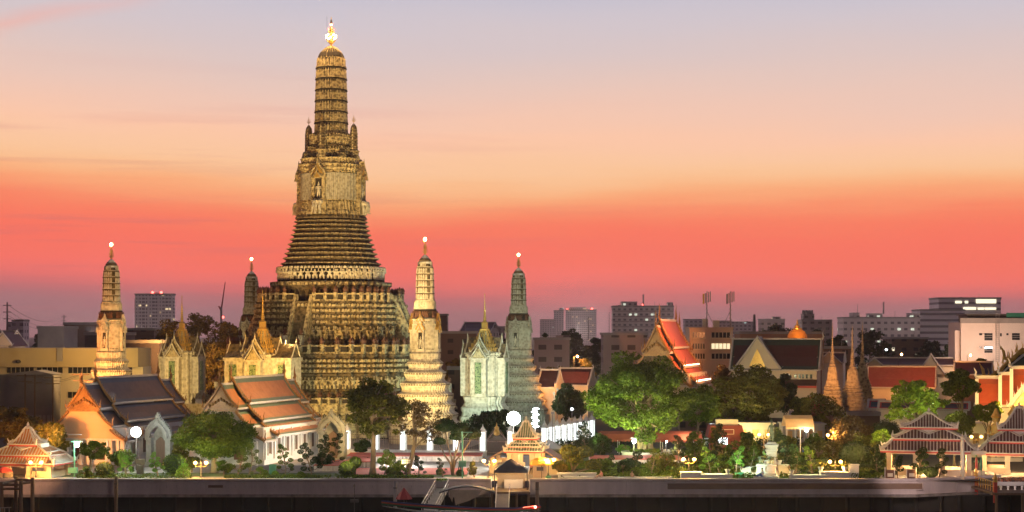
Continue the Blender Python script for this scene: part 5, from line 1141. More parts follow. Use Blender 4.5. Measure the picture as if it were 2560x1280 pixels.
# ================================================================ people (continuous skins)
def skin_body(name, parent, joints, edges, radii, m, loc=(0,0,0)):
    me = bpy.data.meshes.new(name); me.from_pydata(joints, edges, []); o = bpy.data.objects.new(name, me); COL.objects.link(o)
    o.modifiers.new('skin', 'SKIN'); o.modifiers.new('sub', 'SUBSURF').levels = 1; o.modifiers['sub'].render_levels = 1
    if not me.skin_vertices: pass
    for i, r in enumerate(radii): me.skin_vertices[0].data[i].radius = (r, r)
    me.skin_vertices[0].data[0].use_root = True; me.materials.append(m)
    dg = bpy.context.evaluated_depsgraph_get(); nm = bpy.data.meshes.new_from_object(o.evaluated_get(dg)); bpy.data.objects.remove(o)
    if not nm.materials: nm.materials.append(m)
    o = bpy.data.objects.new(name, nm); COL.objects.link(o); o.parent = parent; o.location = loc; return o
SKIN = mat('skin', (.42,.24,.16), rough=.6)
def person(label, x, y, z, rz, shirt, pants, pose='sit', s_=1.):
    o = thing('person', label, 'person', (x, y, z), rz); o.scale = (s_,)*3; hair = mat('hair', (.01,.008,.006), rough=.5)
    if pose == 'sit':
        J = [(0,0,.12),(0,.02,.38),(0,.0,.60),(0,-.04,.70),(0,-.08,.80),(0,-.10,.90)]
        legs = [[(.10,-.1,.14),(.13,-.45,.42),(.14,-.75,.05),(.15,-.92,.03)], [(-.10,-.1,.14),(-.13,-.50,.30),(-.14,-.85,.05),(-.15,-1.02,.03)]]
        arms = [[(.17,0,.58),(.24,-.12,.36),(.16,-.36,.36)], [(-.17,0,.58),(-.24,-.12,.36),(-.14,-.36,.34)]]
    else:
        J = [(0,0,.92),(0,0,1.12),(0,0,1.36),(0,0,1.46),(0,0,1.56),(0,0,1.66)]
        legs = [[(.10,0,.88),(.11,-.03,.5),(.12,.02,.06),(.12,-.15,.03)], [(-.10,0,.88),(-.12,.1,.5),(-.13,.22,.08),(-.13,.08,.03)]]
        arms = [[(.18,0,1.36),(.24,.02,1.08),(.22,-.12,.86)], [(-.18,0,1.36),(-.24,.02,1.08),(-.2,-.1,.84)]]
    R0 = [.13,.14,.15,.06,.085,.08]; V = list(J); E = [(i, i+1) for i in range(5)]; RR = list(R0)
    for a in arms:
        b = len(V); V += a; RR += [.055,.045,.032]; E += [(2, b), (b, b+1), (b+1, b+2)]
        for f in range(5):
            h = Vector(a[2]); q = h+Vector(((f-2)*.014, -.075-.01*(f == 2), -.035-.012*(f % 2))); V += [tuple(q)]; RR += [.010]; E += [(b+2, len(V)-1)]
    for l_ in legs: b = len(V); V += l_; RR += [.095,.065,.045,.04]; E += [(0, b), (b, b+1), (b+1, b+2), (b+2, b+3)]
    skin_body('body', o, V, E, RR, SKIN)
    V = [J[0], J[1], J[2], (0, 0, J[2][2]+.04)]; E = [(0,1),(1,2),(2,3)]; RR = [.15,.165,.165,.1]
    for a in arms: b = len(V); m_ = tuple(Vector(a[0]).lerp(Vector(a[1]), .8)); V += [a[0], m_]; RR += [.075,.065]; E += [(2, b), (b, b+1)]
    skin_body('shirt', o, V, E, RR, shirt)
    V = [J[0]]; E = []; RR = [.155]
    for l_ in legs: b = len(V); V += l_[:3]; RR += [.115,.085,.065]; E += [(0, b), (b, b+1), (b+1, b+2)]
    skin_body('trousers', o, V, E, RR, pants)
    hx, hy, hz = J[5]; g = MB(); g.ball(hx, hy+.02, hz+.035, .105, None, 10, 7, 1.05); g.build('hair', hair, o, smooth=True)
    g = MB(); g.ball(hx-.03, hy-.085, hz-.01, .012, None, 6, 4); g.ball(hx+.03, hy-.085, hz-.01, .012, None, 6, 4); g.build('eyes', hair, o)
    g = MB(); g.add([(hx-.012,hy-.08,hz-.045),(hx+.012,hy-.08,hz-.045),(hx,hy-.11,hz-.045),(hx,hy-.085,hz-.005)], [(0,1,2),(0,2,3),(1,3,2),(0,3,1)]); g.build('nose', SKIN, o)
    return o
white_s = mat('shirt_white', (.7,.7,.75)); blue_p = mat('jeans_blue', (.03,.12,.45)); pink_s = mat('shirt_pink', (.55,.2,.18)); dk = mat('cloth_dark', (.08,.05,.05)); tan_s = mat('shirt_tan', (.5,.32,.24))
person('person in a white shirt and blue trousers sitting by the statue plinth', WX(1908, 217.6), 217.9, .42, R(-70), white_s, blue_p, 'sit', 1.15)
person('person in pink sitting near the gold lit clipped tree', WX(1504, 217.6), 217.9, .3, R(-60), pink_s, tan_s, 'sit', 1.1)
person('person in a tan shirt sitting beside the green clipped ball', WX(1580, 217.3), 217.7, .3, R(150), tan_s, dk, 'sit', 1.0)
person('person standing in the shade beside the landing pavilion column', WX(1328, 226), 226, 0, R(20), pink_s, dk, 'stand', 1.)
# bench ledge under the sitters
g = MB(); g.box(WX(1545, 217.9), 217.9, 0.0, 14, .7, .42); tag(g.build('ledge_seat', M['plaster']), 'low plaster ledge where two visitors sit behind the sea wall', 'bench')
g = MB(); g.box(WX(1910, 217.9), 218.0, 0.0, 2.6, .9, .45); tag(g.build('stone_step', M['plaster']), 'stone step under the seated visitor in white', 'step')
# ================================================================ monument
BR = mat('bronze', (.05,.07,.05), (.16,.20,.13), 4, .45, metal=.5)
ox, oy = WX(1929, 225), 225
o = thing('monument_plinth', 'tall white plinth carrying the bronze statue', 'plinth', (ox, oy, 0), R(-12)); g = MB()
g.loft([[(x*s_, y*s_, z) for x, y in ((-1,-1),(1,-1),(1,1),(-1,1))] for s_, z in ((1.5,0),(1.5,.45),(1.15,.5),(1.15,1.0),(.85,1.1),(.78,1.3),(.66,3.2),(.80,3.35),(.80,3.55),(.68,3.65),(.85,3.9),(.9,4.15),(.7,4.25))]); g.build('shaft', M['plaster'], o)
g = MB(); g.lathe([(.6,4.25),(.66,4.35),(.5,4.5)], 14); g.build('cap', M['plaster'], o)
o = thing('bronze_statue', 'bronze figure standing with a sword on the tall plinth', 'statue', (ox, oy, 4.5), R(-12)); s_ = 1.55
V = [(0,0,.95),(0,0,1.15),(0,0,1.38),(0,0,1.5),(0,0,1.6),(0,0,1.72),(.1,0,.9),(.11,-.02,.5),(.12,0,.06),(.13,-.16,.03),(-.1,0,.9),(-.13,.05,.5),(-.15,.12,.06),(-.16,-.04,.03),(.2,0,1.38),(.27,-.1,1.15),(.2,-.28,1.2),(-.2,0,1.38),(-.3,.02,1.1),(-.32,-.1,.9)]
E = [(0,1),(1,2),(2,3),(3,4),(4,5),(0,6),(6,7),(7,8),(8,9),(0,10),(10,11),(11,12),(12,13),(2,14),(14,15),(15,16),(2,17),(17,18),(18,19)]
skin_body('figure', o, [(a*s_, b*s_, c*s_) for a, b, c in V], E, [r*s_ for r in (.15,.15,.17,.07,.1,.09,.11,.08,.06,.05,.11,.08,.06,.05,.07,.06,.045,.07,.06,.045)], BR)
g = MB(); g.tube([(-.5,-.15,1.45),(-.62,-.35,.15)], [.05,.02], 5); g.tube([(-.35,-.12,1.45),(-.65,-.2,1.45)], .035, 5); g.build('sword', BR, o)
g = MB(); g.lathe([(.17,2.72),(.2,2.8),(.12,2.95),(.03,3.1)], 10); g.build('hat', BR, o)
g = MB(); g.prism([(-.28,.6),(.3,.55),(.34,1.5),(-.3,1.55)], -.12, .24); g.build('coat', BR, o)
for i, px in enumerate((1903, 1928)):
    d = 221.5+i*-.9; l_ = ('by the seated visitor', 'in front of the tall plinth')[i]
    o = thing('side_pedestal', f'pale stepped pedestal {l_}', 'pedestal', (WX(px, d), d, 0), R(-12)); g = MB()
    g.loft([[(x*q, y*q, z) for x, y in ((-1,-1),(1,-1),(1,1),(-1,1))] for q, z in ((1.0,0),(1.0,.35),(.72,.4),(.72,.75),(.6,.85),(.56,1.5),(.66,1.6),(.66,1.75),(.5,1.85))]); g.build('block', M['plaster'], o)
    e = thing('elephant_statuette', f'small bronze elephant on the pedestal {l_}', 'statuette', (WX(px, d), d, 1.85), R(-12)); g = MB()
    g.ball(0,.1,.72,.34,None,10,7,.95); g.ball(0,-.28,.82,.24,None,9,6,1.1); g.tube([(0,-.45,.85),(0,-.6,.6),(0,-.58,.25),(0,-.68,.1)], [.12,.09,.06,.04], 6)
    for a in (-.2,.2):
        for b in (-.15,.32): g.tube([(a,b,0),(a,b,.6)], [.10,.12], 6)
        g.ball(a*1.25,-.22,.85,.16,None,7,5,1.2)
    g.build('body', BR, e)
# planters and balustrade
def planter(label, px0, px1, d, z, h, dp=1.2, m='plaster', nm='planter'):
    x0, x1 = WX(px0, d), WX(px1, d); o = thing(nm, label, 'planter', ((x0+x1)/2, d, 0)); g = MB(); g.box(0,0,z,x1-x0,dp,h-.12); g.build('wall', M[m], o); g = MB(); g.box(0,0,z+h-.12,x1-x0+.15,dp+.15,.14); g.build('coping', M[m], o)
planter('long low white planter wall right of the statue', 1974, 2060, 218.6, 0, .65); planter('higher white planter box under the twin globe lamp', 2050, 2122, 219.2, 0, 1.0)
planter('white planter wall under the lamp before the kiosk', 1702, 1752, 218.8, 0, 1.0); planter('long low white planter wall before the bonsai', 1753, 1830, 218.4, 0, .75)
planter('brownish balustrade block behind the statue', 1944, 1976, 224, 0, 1.5, 1.4, 'cream'); planter('white flower box wall left of the statue', 1852, 1892, 223.5, 0, 1.3)
planter('pale garden ramp wall behind the gold lit clipped tree', 1395, 1490, 219.5, 0, .8, .8); planter('cream railing wall beside the clipped domes', 2122, 2146, 220, 0, 1.9, .6)
VASE = None
for i, (px, d, z) in enumerate(((1819,218.4,.75),(1979,218.6,.65),(2052,219.2,1.0),(2112,219.2,1.0),(1722,223,.0),(1948,224,1.5),(1916,224,1.5))):
    lb = ['white flower pot on the low planter before the bonsai','white flower pot beside the umbrella topiary','white flower pot at the left end of the lamp planter','white flower pot at the right end of the lamp planter','white flower pot behind the kiosk lamp post','cream urn on the balustrade behind the statue','white urn between statue pedestals'][i]
    if VASE is None:
        VASE = o = thing('flower_pot', lb, 'flower pot', (0,0,0), 0, 'white pots and urns'); g = MB(); g.lathe([(.2,0),(.28,.05),(.22,.15),(.36,.55),(.4,.62),(.3,.62)], 12); g.build('bowl', M['plaster'], o, smooth=True)
        rs = np.random.RandomState(4); q = rs.normal(size=(120, 3))*np.array([.28,.28,.2])+np.array([0,0,.95]); leaf_mesh('plant', q, .2, LM['olive'], o, rs)
    else: o = copy_tree(VASE, None, lb)
    o.location = (WX(px, d), d, z)
# litter bin, signs, info boards
o = thing('litter_bin', 'dark green wheeled bin by the white hall wall', 'bin', (WX(682, 226), 226, 0)); g = MB(); g.box(0,0,.1,.85,.7,1.15,tx=1.12); g.build('bin_body', M['green_metal'], o); g = MB(); g.box(0,0,1.26,1.02,.86,.16,tx=.8); g.build('lid', M['green_metal'], o)
o = thing('notice_board', 'yellow notice board beside the grey arched gate', 'sign', (WX(417, 226), 226, 0)); g = MB(); g.box(0,0,1.0,1.1,.06,.75); g.build('board', M['yellowcanvas'], o); g = MB(); g.tube([(-.4,.05,0),(-.4,.05,1.2)], .04, 5); g.tube([(.4,.05,0),(.4,.05,1.2)], .04, 5); g.build('stand', M['iron'], o)
o = thing('notice_board', 'dark notice board in front of the grey gate pillar', 'sign', (WX(350, 225), 225, 0)); g = MB(); g.box(0,0,1.5,1.3,.08,.7); g.build('board', M['iron'], o); g = MB(); g.box(0,0,.15,.9,.3,1.25); g.build('stand', M['iron'], o)
for i, px in enumerate((2224, 2278)):
    o = thing('donation_box', ['framed cabinet at the left pavilion bay','framed cabinet at the second pavilion bay'][i], 'cabinet', (WX(px, 220), 220, 0)); g = MB(); g.box(0,0,0,1.05,.6,1.15); g.build('cabinet_body', M['redbrown'], o); g = MB(); g.box(0,-.33,.3,.7,.05,.45); g.build('panel', M['cream'], o)
    for x in (-.62,.62): g = MB(); g.tube([(x,-.1,0),(x,-.1,1.5)], .05, 5); g.build('post', M['white'], o)
o = thing('tall_pole', 'tall cream pole standing before the pavilion right corner', 'pole', (WX(2408, 218.5), 218.9, 0)); g = MB(); g.tube([(0,0,0),(0,0,WZ(1096,219))], [.3,.24], 10); g.build('shaft', M['cream'], o, smooth=True); g = MB(); g.lathe([(.26,0),(.3,.1),(.05,.35),(.02,.9)], 8, z=WZ(1096,219)); g.build('cap', M['cream'], o)
o = thing('flag_stand', 'closed red and green flags beside the pavilion', 'flag', (WX(2447, 222), 222, 0)); g = MB(); g.box(0,.4,0,1.6,.8,.9); g.box(0,.4,3.0,1.8,1,.5); g.build('booth', M['cream'], o)
for x, m_ in ((-.35, M['red']), (.3, M['green_metal'])): g = MB(); g.tube([(x,-.1,0),(x,-.1,2.9)], .03, 5); g.lathe([(.08,0),(.2,.4),(.16,1.5),(.02,2.0)], 7, x, -.1, .9); g.build('furled_flag', m_, o)
# yellow umbrella booth, grey tent, landing stage
o = thing('umbrella', 'yellow parasol over a ticket booth by the landing pavilion', 'umbrella', (WX(1354, 221), 221, 0)); g = MB(); g.lathe([(1.55,1.75),(1.55,1.95),(1.35,2.35),(.9,2.6),(.1,2.75)], 10); g.build('canopy', M['yellowcanvas'], o); g = MB(); g.tube([(0,0,0),(0,0,2.7)], .05, 6); g.build('pole', M['iron'], o)
o = thing('ticket_booth', 'small cream booth under the yellow parasol', 'booth', (WX(1350, 221.8), 222.4, 0)); g = MB(); g.box(0,0,0,1.8,1.2,1.7); g.build('booth_body', M['salapaint'], o); g = MB(); g.box(0,-.63,.9,.9,.06,.5); g.build('window', M['iron'], o)
def tent(label, px, d, w_, dp, ze, zp, z0, m):
    o = thing('tent', label, 'tent', (WX(px, d), d, 0)); a, b = w_/2, dp/2; g = MB()
    vs = [(-a,-b,ze),(a,-b,ze),(a,b,ze),(-a,b,ze),(0,0,zp)]; g.add(vs, [(0,1,4),(1,2,4),(2,3,4),(3,0,4)]); g.add([(x,y,z-.06) for x,y,z in vs], [(0,1,4),(1,2,4),(2,3,4),(3,0,4)])
    for p, q in ((0,1),(1,2),(2,3),(3,0)): A, B = vs[p], vs[q]; g.quad(A, B, (B[0],B[1],ze-.3), (A[0],A[1],ze-.3))
    g.build('canopy', m, o)
    for x in (-a,a):
        for y in (-b,b): p = MB(); p.tube([(x*.97,y*.97,z0),(x*.97,y*.97,ze)], .05, 5); p.build('leg', M['iron'], o)
    return o
tent('grey peaked tent over the ticket counter at the landing', 1277, 213.5, 4.3, 3.6, 1.75, 3.15, -.75, M['greycanvas'])
tent('grey tent behind the landing pavilion right wing', 1372, 236, 4.5, 3, 2.9, 4.2, 0, M['greycanvas'])
g = MB(); g.box(WX(1284, 214.5), 214.9, -.75, 2.4, .7, 1.1); o = tag(g.build('counter', M['skirt']), 'white draped counter inside the grey tent', 'counter')
g = MB(); g.box(WX(1278, 215.5), 216.3, -.75, 3.6, .15, 3.2); tag(g.build('screen_wall', M['salapaint']), 'orange lit back wall behind the tent counter', 'screen')
o = thing('landing_deck', 'timber landing deck in front of the grey tent', 'deck', (WX(1276, 212), 212.6, 0)); g = MB(); g.box(0,0,-.95,5.0,6.6,.2); g.build('decking', M['wood'], o)
for x in (-2.3,-.8,.8,2.3):
    for y in (-3,2.6): g = MB(); g.tube([(x,y,-4.2),(x,y,-.9)], .16, 6); g.build('pile', M['wood'], o)
for s_ in (-1,1):
    g = MB(); 
    for yy in (-3.2,-1.6,0): g.tube([(s_*2.4,yy,-.75),(s_*2.4,yy,.45)], .05, 5)
    g.tube([(s_*2.4,-3.2,.45),(s_*2.4,0,.55)], .06, 5); g.tube([(s_*2.4,-3.2,-.1),(s_*2.4,0,0)], .04, 5); g.build('railing', M['skirt'], o)
def gangway(label, pxa, da, za, pxb, db, zb, w_):
    A = Vector((WX(pxa, da), da, za)); B = Vector((WX(pxb, db), db, zb)); o = thing('gangway', label, 'gangway', tuple(B)); D = A-B; sd = Vector((-D.y, D.x, 0)).normalized()*w_/2
    g = MB(); q = [-sd, sd, sd+D, -sd+D]; g.add([tuple(p) for p in q]+[tuple(p-Vector((0,0,.15))) for p in q], [(0,1,2,3),(4,7,6,5),(0,4,5,1),(1,5,6,2),(2,6,7,3),(3,7,4,0)]); g.build('ramp', M['concrete'], o)
    for s_ in (-1, 1):
        g = MB(); U = Vector((0,0,1.15)); g.tube([sd*s_+U, sd*s_+D+U], .055, 5); g.tube([sd*s_+U*.5, sd*s_+D+U*.5], .035, 5)
        for i in range(8): P_ = sd*s_+D*i/7; g.tube([P_, P_+U], .035, 4)
        g.build('handrail', M['white'], o)
gangway('long railed gangway sloping down from the wall gap', 1106, 216.5, -.9, 1072, 202, -2.6, 1.7)
gangway('short bright railed gangway below the grey tent', 1258, 209.5, -.9, 1255, 201, -2.4, 1.6)
o = thing('planting_bed', 'grassy bed in the gap of the sea wall', 'planter', (WX(1106, 217), 217.6, 0)); g = MB(); g.box(0,0,-.9,1.9,.8,.8); g.build('bed', M['concrete'], o); rs = np.random.RandomState(3); q = rs.uniform(-1,1,(260,3))*np.array([.9,.4,.2])+np.array([0,0,0]); leaf_mesh('plants', q, .25, LM['lime'], o, rs)
# boats
o = thing('canopy_boat', 'moored boat with a curved black canopy roof', 'boat', (WX(1168, 206), 206, 0)); g = MB()
n = 10; top = [(-3.4+6.8*i/n, -.35+.75*math.sin(math.pi*i/n)) for i in range(n+1)]; g.prism(top+[(x, z-.16) for x, z in reversed(top)], -1.2, 1.2); g.build('canopy', M['greycanvas'], o)
g = MB(); g.prism([(-2.2,-.1),(-1.5,-.05),(-1.8,-1.6),(-2.1,-.9)], -1.16, -1.1); g.prism([(-1.7,-.06),(1.9,-.08),(1.2,-.9),(.2,-1.4),(-1.4,-1.9)], -1.16, -1.1); g.build('side_sheet', mat('plastic_sheet', (.16,.12,.08), (.26,.20,.14), .8, .5), o)
g = MB(); g.loft([[(-4.2,-.2,-2.6),(-4.2,.2,-2.6),(-4.2,.1,-2.9),(-4.2,-.1,-2.9)],[(-2.5,-1.1,-2.75),(-2.5,1.1,-2.75),(-2.5,.7,-3.9),(-2.5,-.7,-3.9)],[(2.5,-1.1,-2.75),(2.5,1.1,-2.75),(2.5,.7,-3.9),(2.5,-.7,-3.9)],[(4.4,-.2,-2.4),(4.4,.2,-2.4),(4.4,.1,-2.8),(4.4,-.1,-2.8)]]); g.build('hull', M['wood'], o)
for x in (-2.8,-1,1,2.8): g = MB(); g.tube([(x,-1,-2.8),(x,-1,.0)], .05, 5); g.build('post', M['iron'], o)
pont = thing('pontoon', 'dark floating pontoon under the gangways', 'pontoon', (WX(1165, 199), 199, 0)); g = MB(); g.box(0,0,-3.9,16,5.5,.95); g.build('deck', M['wet_shaded'], pont)
for x in (-7.5,-4,0,4,7.5): g = MB(); g.tube([(x,-2.5,-2.95),(x,-2.5,-1.9)], .06, 5); g.build('railing_post', M['concrete'], pont)
g = MB(); g.tube([(-7.5,-2.5,-1.95),(7.5,-2.5,-1.95)], .05, 5); g.build('rail', M['concrete'], pont)
o = thing('long_boat', 'long narrow boat with a red and green striped edge', 'boat', (WX(1152, 194), 194, 0)); 
for k, (dz, m_) in enumerate(((.0, mat('stripe_blue', (.03,.04,.12))), (-.17, mat('stripe_red', (.30,.05,.03))), (-.34, mat('stripe_green', (.02,.10,.05))))):
    g = MB(); pts = []
    for i in range(13): f = i/12; pts.append((-9.1+18.4*f, -1-.2*math.sin(math.pi*f), WZ(1250, 194)+(WZ(1268,194)-WZ(1250,194))*min(1, f*1.6)**.8+dz+(.35*(f-.85)*6 if f > .85 else 0)))
    g.tube(pts, [.1]+[.10]*11+[.03], 5); g.build('stripe_board', m_, o)
g = MB(); g.loft([[(-9.1,-.3,-.9),(-9.1,.3,-.9),(-9.1,.2,-1.1),(-9.1,-.2,-1.1)],[(-5,-1.1,-1.5),(-5,1.1,-1.5),(-5,.8,-3.95),(-5,-.8,-3.95)],[(5,-1.1,-1.8),(5,1.1,-1.8),(5,.8,-3.95),(5,-.8,-3.95)],[(9.3,-.2,-1.4),(9.3,.2,-1.4),(9.3,.1,-1.7),(9.3,-.1,-1.7)]]); g.build('hull', M['wet_shaded'], o)
g = MB(); g.ball(8.6,-1.4,WZ(1270,193)+.15,.16,None,8,6); g.build('stern_light', emat('redlamp', (1,.06,.04), 45), o)
g = MB(); g.tube([(7.2,-1.4,WZ(1268,193)),(8.6,-1.4,WZ(1268,193)+.2)], .035, 5); g.build('light_bar', emat('redline', (1,.12,.05), 6), o)
# red pyramid umbrella, mooring posts, channel mark
o = thing('umbrella', 'folded red pyramid parasol by the gangway', 'umbrella', (WX(1010, 201), 201, 0)); g = MB(); zt = WZ(1219,201); zb = WZ(1248,201); g.lathe([(.95,zb),(.98,zb+.12),(.05,zt)], 6); g.build('canopy', mat('maroon', (.30,.04,.05), (.36,.06,.07), 1), o); g = MB(); g.tube([(0,0,-3.0),(0,0,zb)], .05, 5); g.build('pole', M['iron'], o)
for l_, px, d, yt, m_ in (('pale mooring post by the folded red parasol', 988, 202, 1202, 'concrete'), ('rusty mooring post by the red boat light', 1343, 205, 1205, 'wood'), ('thick dark mooring post in front of the long sea wall', 290, 208, 1192, 'wood')):
    o = thing('mooring_post', l_, 'post', (WX(px, d), d, 0)); z = WZ(yt, d); g = MB(); g.tube([(0,0,-4.5),(0,0,z)], .22, 9); g.build('shaft', M[m_], o, smooth=True); g = MB(); g.lathe([(.25,z-.9),(.27,z-.85),(.25,z-.8)], 9); g.build('band', M['iron'], o)
o = thing('channel_mark', 'arrow topped channel mark on a dark box', 'sign', (WX(886, 209), 209, 0)); g = MB(); g.tube([(0,0,-4.5),(0,0,.1)], .05, 5); g.lathe([(.15,0),(.01,.35)], 4); g.build('staff', M['iron'], o); g = MB(); g.box(0,0,-2.0,1.0,.5,.35); g.build('float_box', M['iron'], o)
o = thing('plastic_chair', 'lone white chair on the dark pontoon', 'chair', (WX(1197, 197), 198, -2.95)); g = MB(); g.box(0,0,.42,.5,.5,.05); g.build('seat', M['white'], o); g = MB(); g.box(0,.24,.47,.5,.05,.5); g.build('backrest', M['white'], o)
for a in (-.2,.2):
    for b in (-.2,.2): g = MB(); g.tube([(a,b,0),(a,b,.43)], .03, 5); g.build('leg', M['white'], o)
# timber jetty at the left
o = thing('timber_jetty', 'weathered timber jetty frame standing in the river', 'jetty', (WX(40, 207), 207, 0))
for px, d, yt in ((4,205,1205),(40,209,1193),(52,205,1203),(81,207,1193)): g = MB(); x = WX(px, d)-WX(40, 207); g.tube([(x, d-207, -4.5), (x, d-207, WZ(yt, d))], .24, 8); g.build('pile', M['wood'], o)
for a, b, z in (((4,205),(52,205),WZ(1212,205)), ((52,205),(81,207),WZ(1207,206)), ((4,205),(40,209),WZ(1205,207)), ((40,209),(81,207),WZ(1200,208)), ((4,205),(52,205),WZ(1222,205))):
    g = MB(); g.tube([(WX(*a)-WX(40,207), a[1]-207, z), (WX(*b)-WX(40,207), b[1]-207, z)], .16, 4); g.build('beam', M['wood'], o)
g = MB(); 
for i in range(4): g.tube([(-1.6+i*.55,-3,-3.6),(-1.6+i*.55,-3,-2.2)], .05, 5)
g.tube([(-1.8,-3,-2.2),(.3,-3,-2.1)], .06, 5); g.build('ladder_rail', M['concrete'], o)
o = thing('umbrella', 'small red parasol at the left picture edge', 'umbrella', (WX(8, 219), 219, 0)); g = MB(); z = WZ(1180,219); g.lathe([(1.3,z),(1.2,z+.15),(.7,z+.5),(.05,z+.7)], 9); g.build('canopy', M['red'], o); g = MB(); g.tube([(0,0,0),(0,0,z+.6)], .04, 5); g.build('pole', M['iron'], o)
# gilt posted jetty at the right
o = thing('river_jetty', 'railed jetty with gilt topped red posts and flower boxes', 'jetty', (WX(2525, 212), 212, 0)); g = MB(); g.box(2.2,4,-1.2,10,12,.3); g.build('deck', M['wood'], o)
for x, y in ((-2.3,-1.5),(-2.1,8)): g = MB(); g.box(x,y,-2.2,.42,.42,2.6); g.build('post', M['red'], o); g = MB(); finial_bud(g, x, y, .4, 1.1); g.build('finial', M['gold'], o)
g = MB()
for i in range(9): g.tube([(-2.2,-1.2+i*1.1,-.9),(-2.2,-1.2+i*1.1,.3)], .05, 4)
g.tube([(-2.2,-1.2,.3),(-2.2,8,.35)], .06, 5); g.tube([(-2.2,-1.2,-.3),(-2.2,8,-.3)], .04, 5); g.build('side_railing', M['gold'], o)
g = MB()
for i in range(9): g.tube([(-1.4+i*.8,2.5,-.9),(-1.4+i*.8,2.5,.55)], .04, 4)
g.tube([(-1.4,2.5,.55),(5,2.5,.55)], .05, 5); g.build('rear_railing', M['iron'], o)
g = MB(); g.box(2,2.0,-.35,6.4,.7,.5); g.build('flower_box', M['concrete'], o); rs = np.random.RandomState(9); q = rs.uniform(-1,1,(500,3))*np.array([3.1,.4,.3])+np.array([2,2,.4]); leaf_mesh('flowers', q, .22, LM['redleaf'], o, rs)
for i in range(4): g = MB(); g.lathe([(.16,-.9),(.1,-.7),(.2,-.5),(.12,-.35)], 8, -.6+i*.9, 1.9); g.build('baluster', M['plaster'], o)
for x, y in ((-2.3,-2),(1,-2),(4,-2)): g = MB(); g.tube([(x,y,-4.5),(x,y,-1.2)], .2, 7); g.build('pile', M['wood'], o)
# ================================================================ undergrowth
def groundcover(label, polys, dens, size, kind, h=.5, seed=1):
    rs = np.random.RandomState(seed); P = []
    for (pxa, pxb, da, db) in polys:
        n = int(dens*(WX(pxb, da)-WX(pxa, da))*(db-da)); d = rs.uniform(da, db, n); px = rs.uniform(pxa, pxb, n); x = (px-1280)*d/F; k = .5+.5*np.sin(x*1.7+np.sin(d*.9)*2)*np.sin(d*1.3+x*.4); z = h*rs.uniform(0, 1, n)**.6*(.25+k); P.append(np.stack([x, d, z+.05], 1))
    o = leaf_mesh('ground_cover', np.concatenate(P), size, LM[kind], None, rs); tag(o, label, 'ground cover', kind='stuff'); return o
groundcover('dense dark planting of the right garden', [(1400,1700,219,243),(1720,1905,219.5,262),(1950,2210,220.5,262),(2110,2200,219,240)], 20, .32, 'green', .6)
groundcover('lamplit olive undergrowth of the right garden', [(1640,1905,224,262),(1960,2200,224,262)], 12, .32, 'olive', .9, 2)
groundcover('low leafy edging along the left sea wall', [(200,480,218.5,223),(560,1080,218.5,222.5)], 16, .26, 'green', .45, 3)
groundcover('dark planting behind the fence row and awnings', [(1390,1490,262,310),(1480,1640,280,300),(1750,2200,272,300)], 5, .5, 'dark', 1.6, 4)
SH = [('ragged shrub right of the gold lit clipped tree',1500,226,1476,1530,1140,1182,'green'),('ragged shrub before the red skirted stage',1556,224,1538,1582,1148,1188,'dark'),('lamplit shrub left of the kiosk lamp',1662,228,1640,1692,1128,1180,'olive'),('leafy shrub behind the kiosk lamp',1742,232,1712,1772,1108,1172,'green'),
 ('tall ragged shrub beside the green glazed pot',1830,230,1806,1858,1095,1180,'green'),('leafy shrub between statue and red kiosk',1868,240,1842,1898,1090,1165,'olive'),('dark shrub right of the statue plinth',1965,234,1945,1992,1098,1178,'dark'),('amber lit shrub under the farther double lamp',2080,244,2048,2118,1100,1160,'amber'),
 ('dark shrub left of the three tiered pavilion',2190,230,2168,2214,1110,1190,'dark'),('olive shrub behind the wide dark dome',2152,250,2120,2190,1080,1140,'olive'),('green shrub under the beige canopy edge',1962,260,1940,1990,1090,1140,'bright'),('lime shrub at the huge tree planter',1555,262,1535,1580,1110,1145,'lime'),
 ('green shrub beneath the round crowned tree',560,225,535,590,1150,1192,'green'),('olive shrub by the notice board',480,230,452,505,1140,1185,'olive'),('dark shrub behind the pompom trees at the hall corner',800,232,778,836,1130,1182,'dark'),('green shrub at the foot of the sparse tree',1000,223,980,1024,1150,1192,'green'),('amber lit shrub right of the yellow parasol',1405,222,1390,1422,1158,1192,'amber'),('olive shrub between small tree and white floodlight',300,236,278,330,1125,1178,'olive')]
for i, (l_, px, d, x0, x1, y0, y1, k) in enumerate(SH): tree(l_, px, d, x0, x1, y0, y1, k, 900, .27, 100+i, cl=22, clr=.34, name='ragged_shrub', cat='shrub')
for i, (px, d, rz, pose, sh, tr, l_) in enumerate(((1150, 232, 30, 'stand', white_s, dk, 'person in a white shirt walking on the red carpet'), (1655, 256, 90, 'stand', dk, blue_p, 'person standing by the white chairs under the awning'), (355, 227, 200, 'stand', dk, dk, 'dark clothed person beside the dark notice board'), (2010, 262, 10, 'stand', white_s, blue_p, 'person under the beige canopy lamp'))):
    person(l_, WX(px, d), d, .02, R(rz), sh, tr, pose)
for i, (a, b) in enumerate((((63,316,937),(201,304,934)), ((87,312,940),(201,304,936)), ((18,316,940),(132,308,942)))):
    o = thing('utility_cable', ['cable from the shed pole to the prang pole','lower cable from the second pole','cable crossing in front of the long building'][i], 'cable', (0,0,0)); A = Vector((WX(a[0],a[1]),a[1],WZ(a[2],a[1]))); B = Vector((WX(b[0],b[1]),b[1],WZ(b[2],b[1]))); g = MB(); g.tube([A.lerp(B, k/8)-Vector((0,0,1.2*4*k/8*(1-k/8))) for k in range(9)], .035, 3); g.build('wire', M['iron'], o)

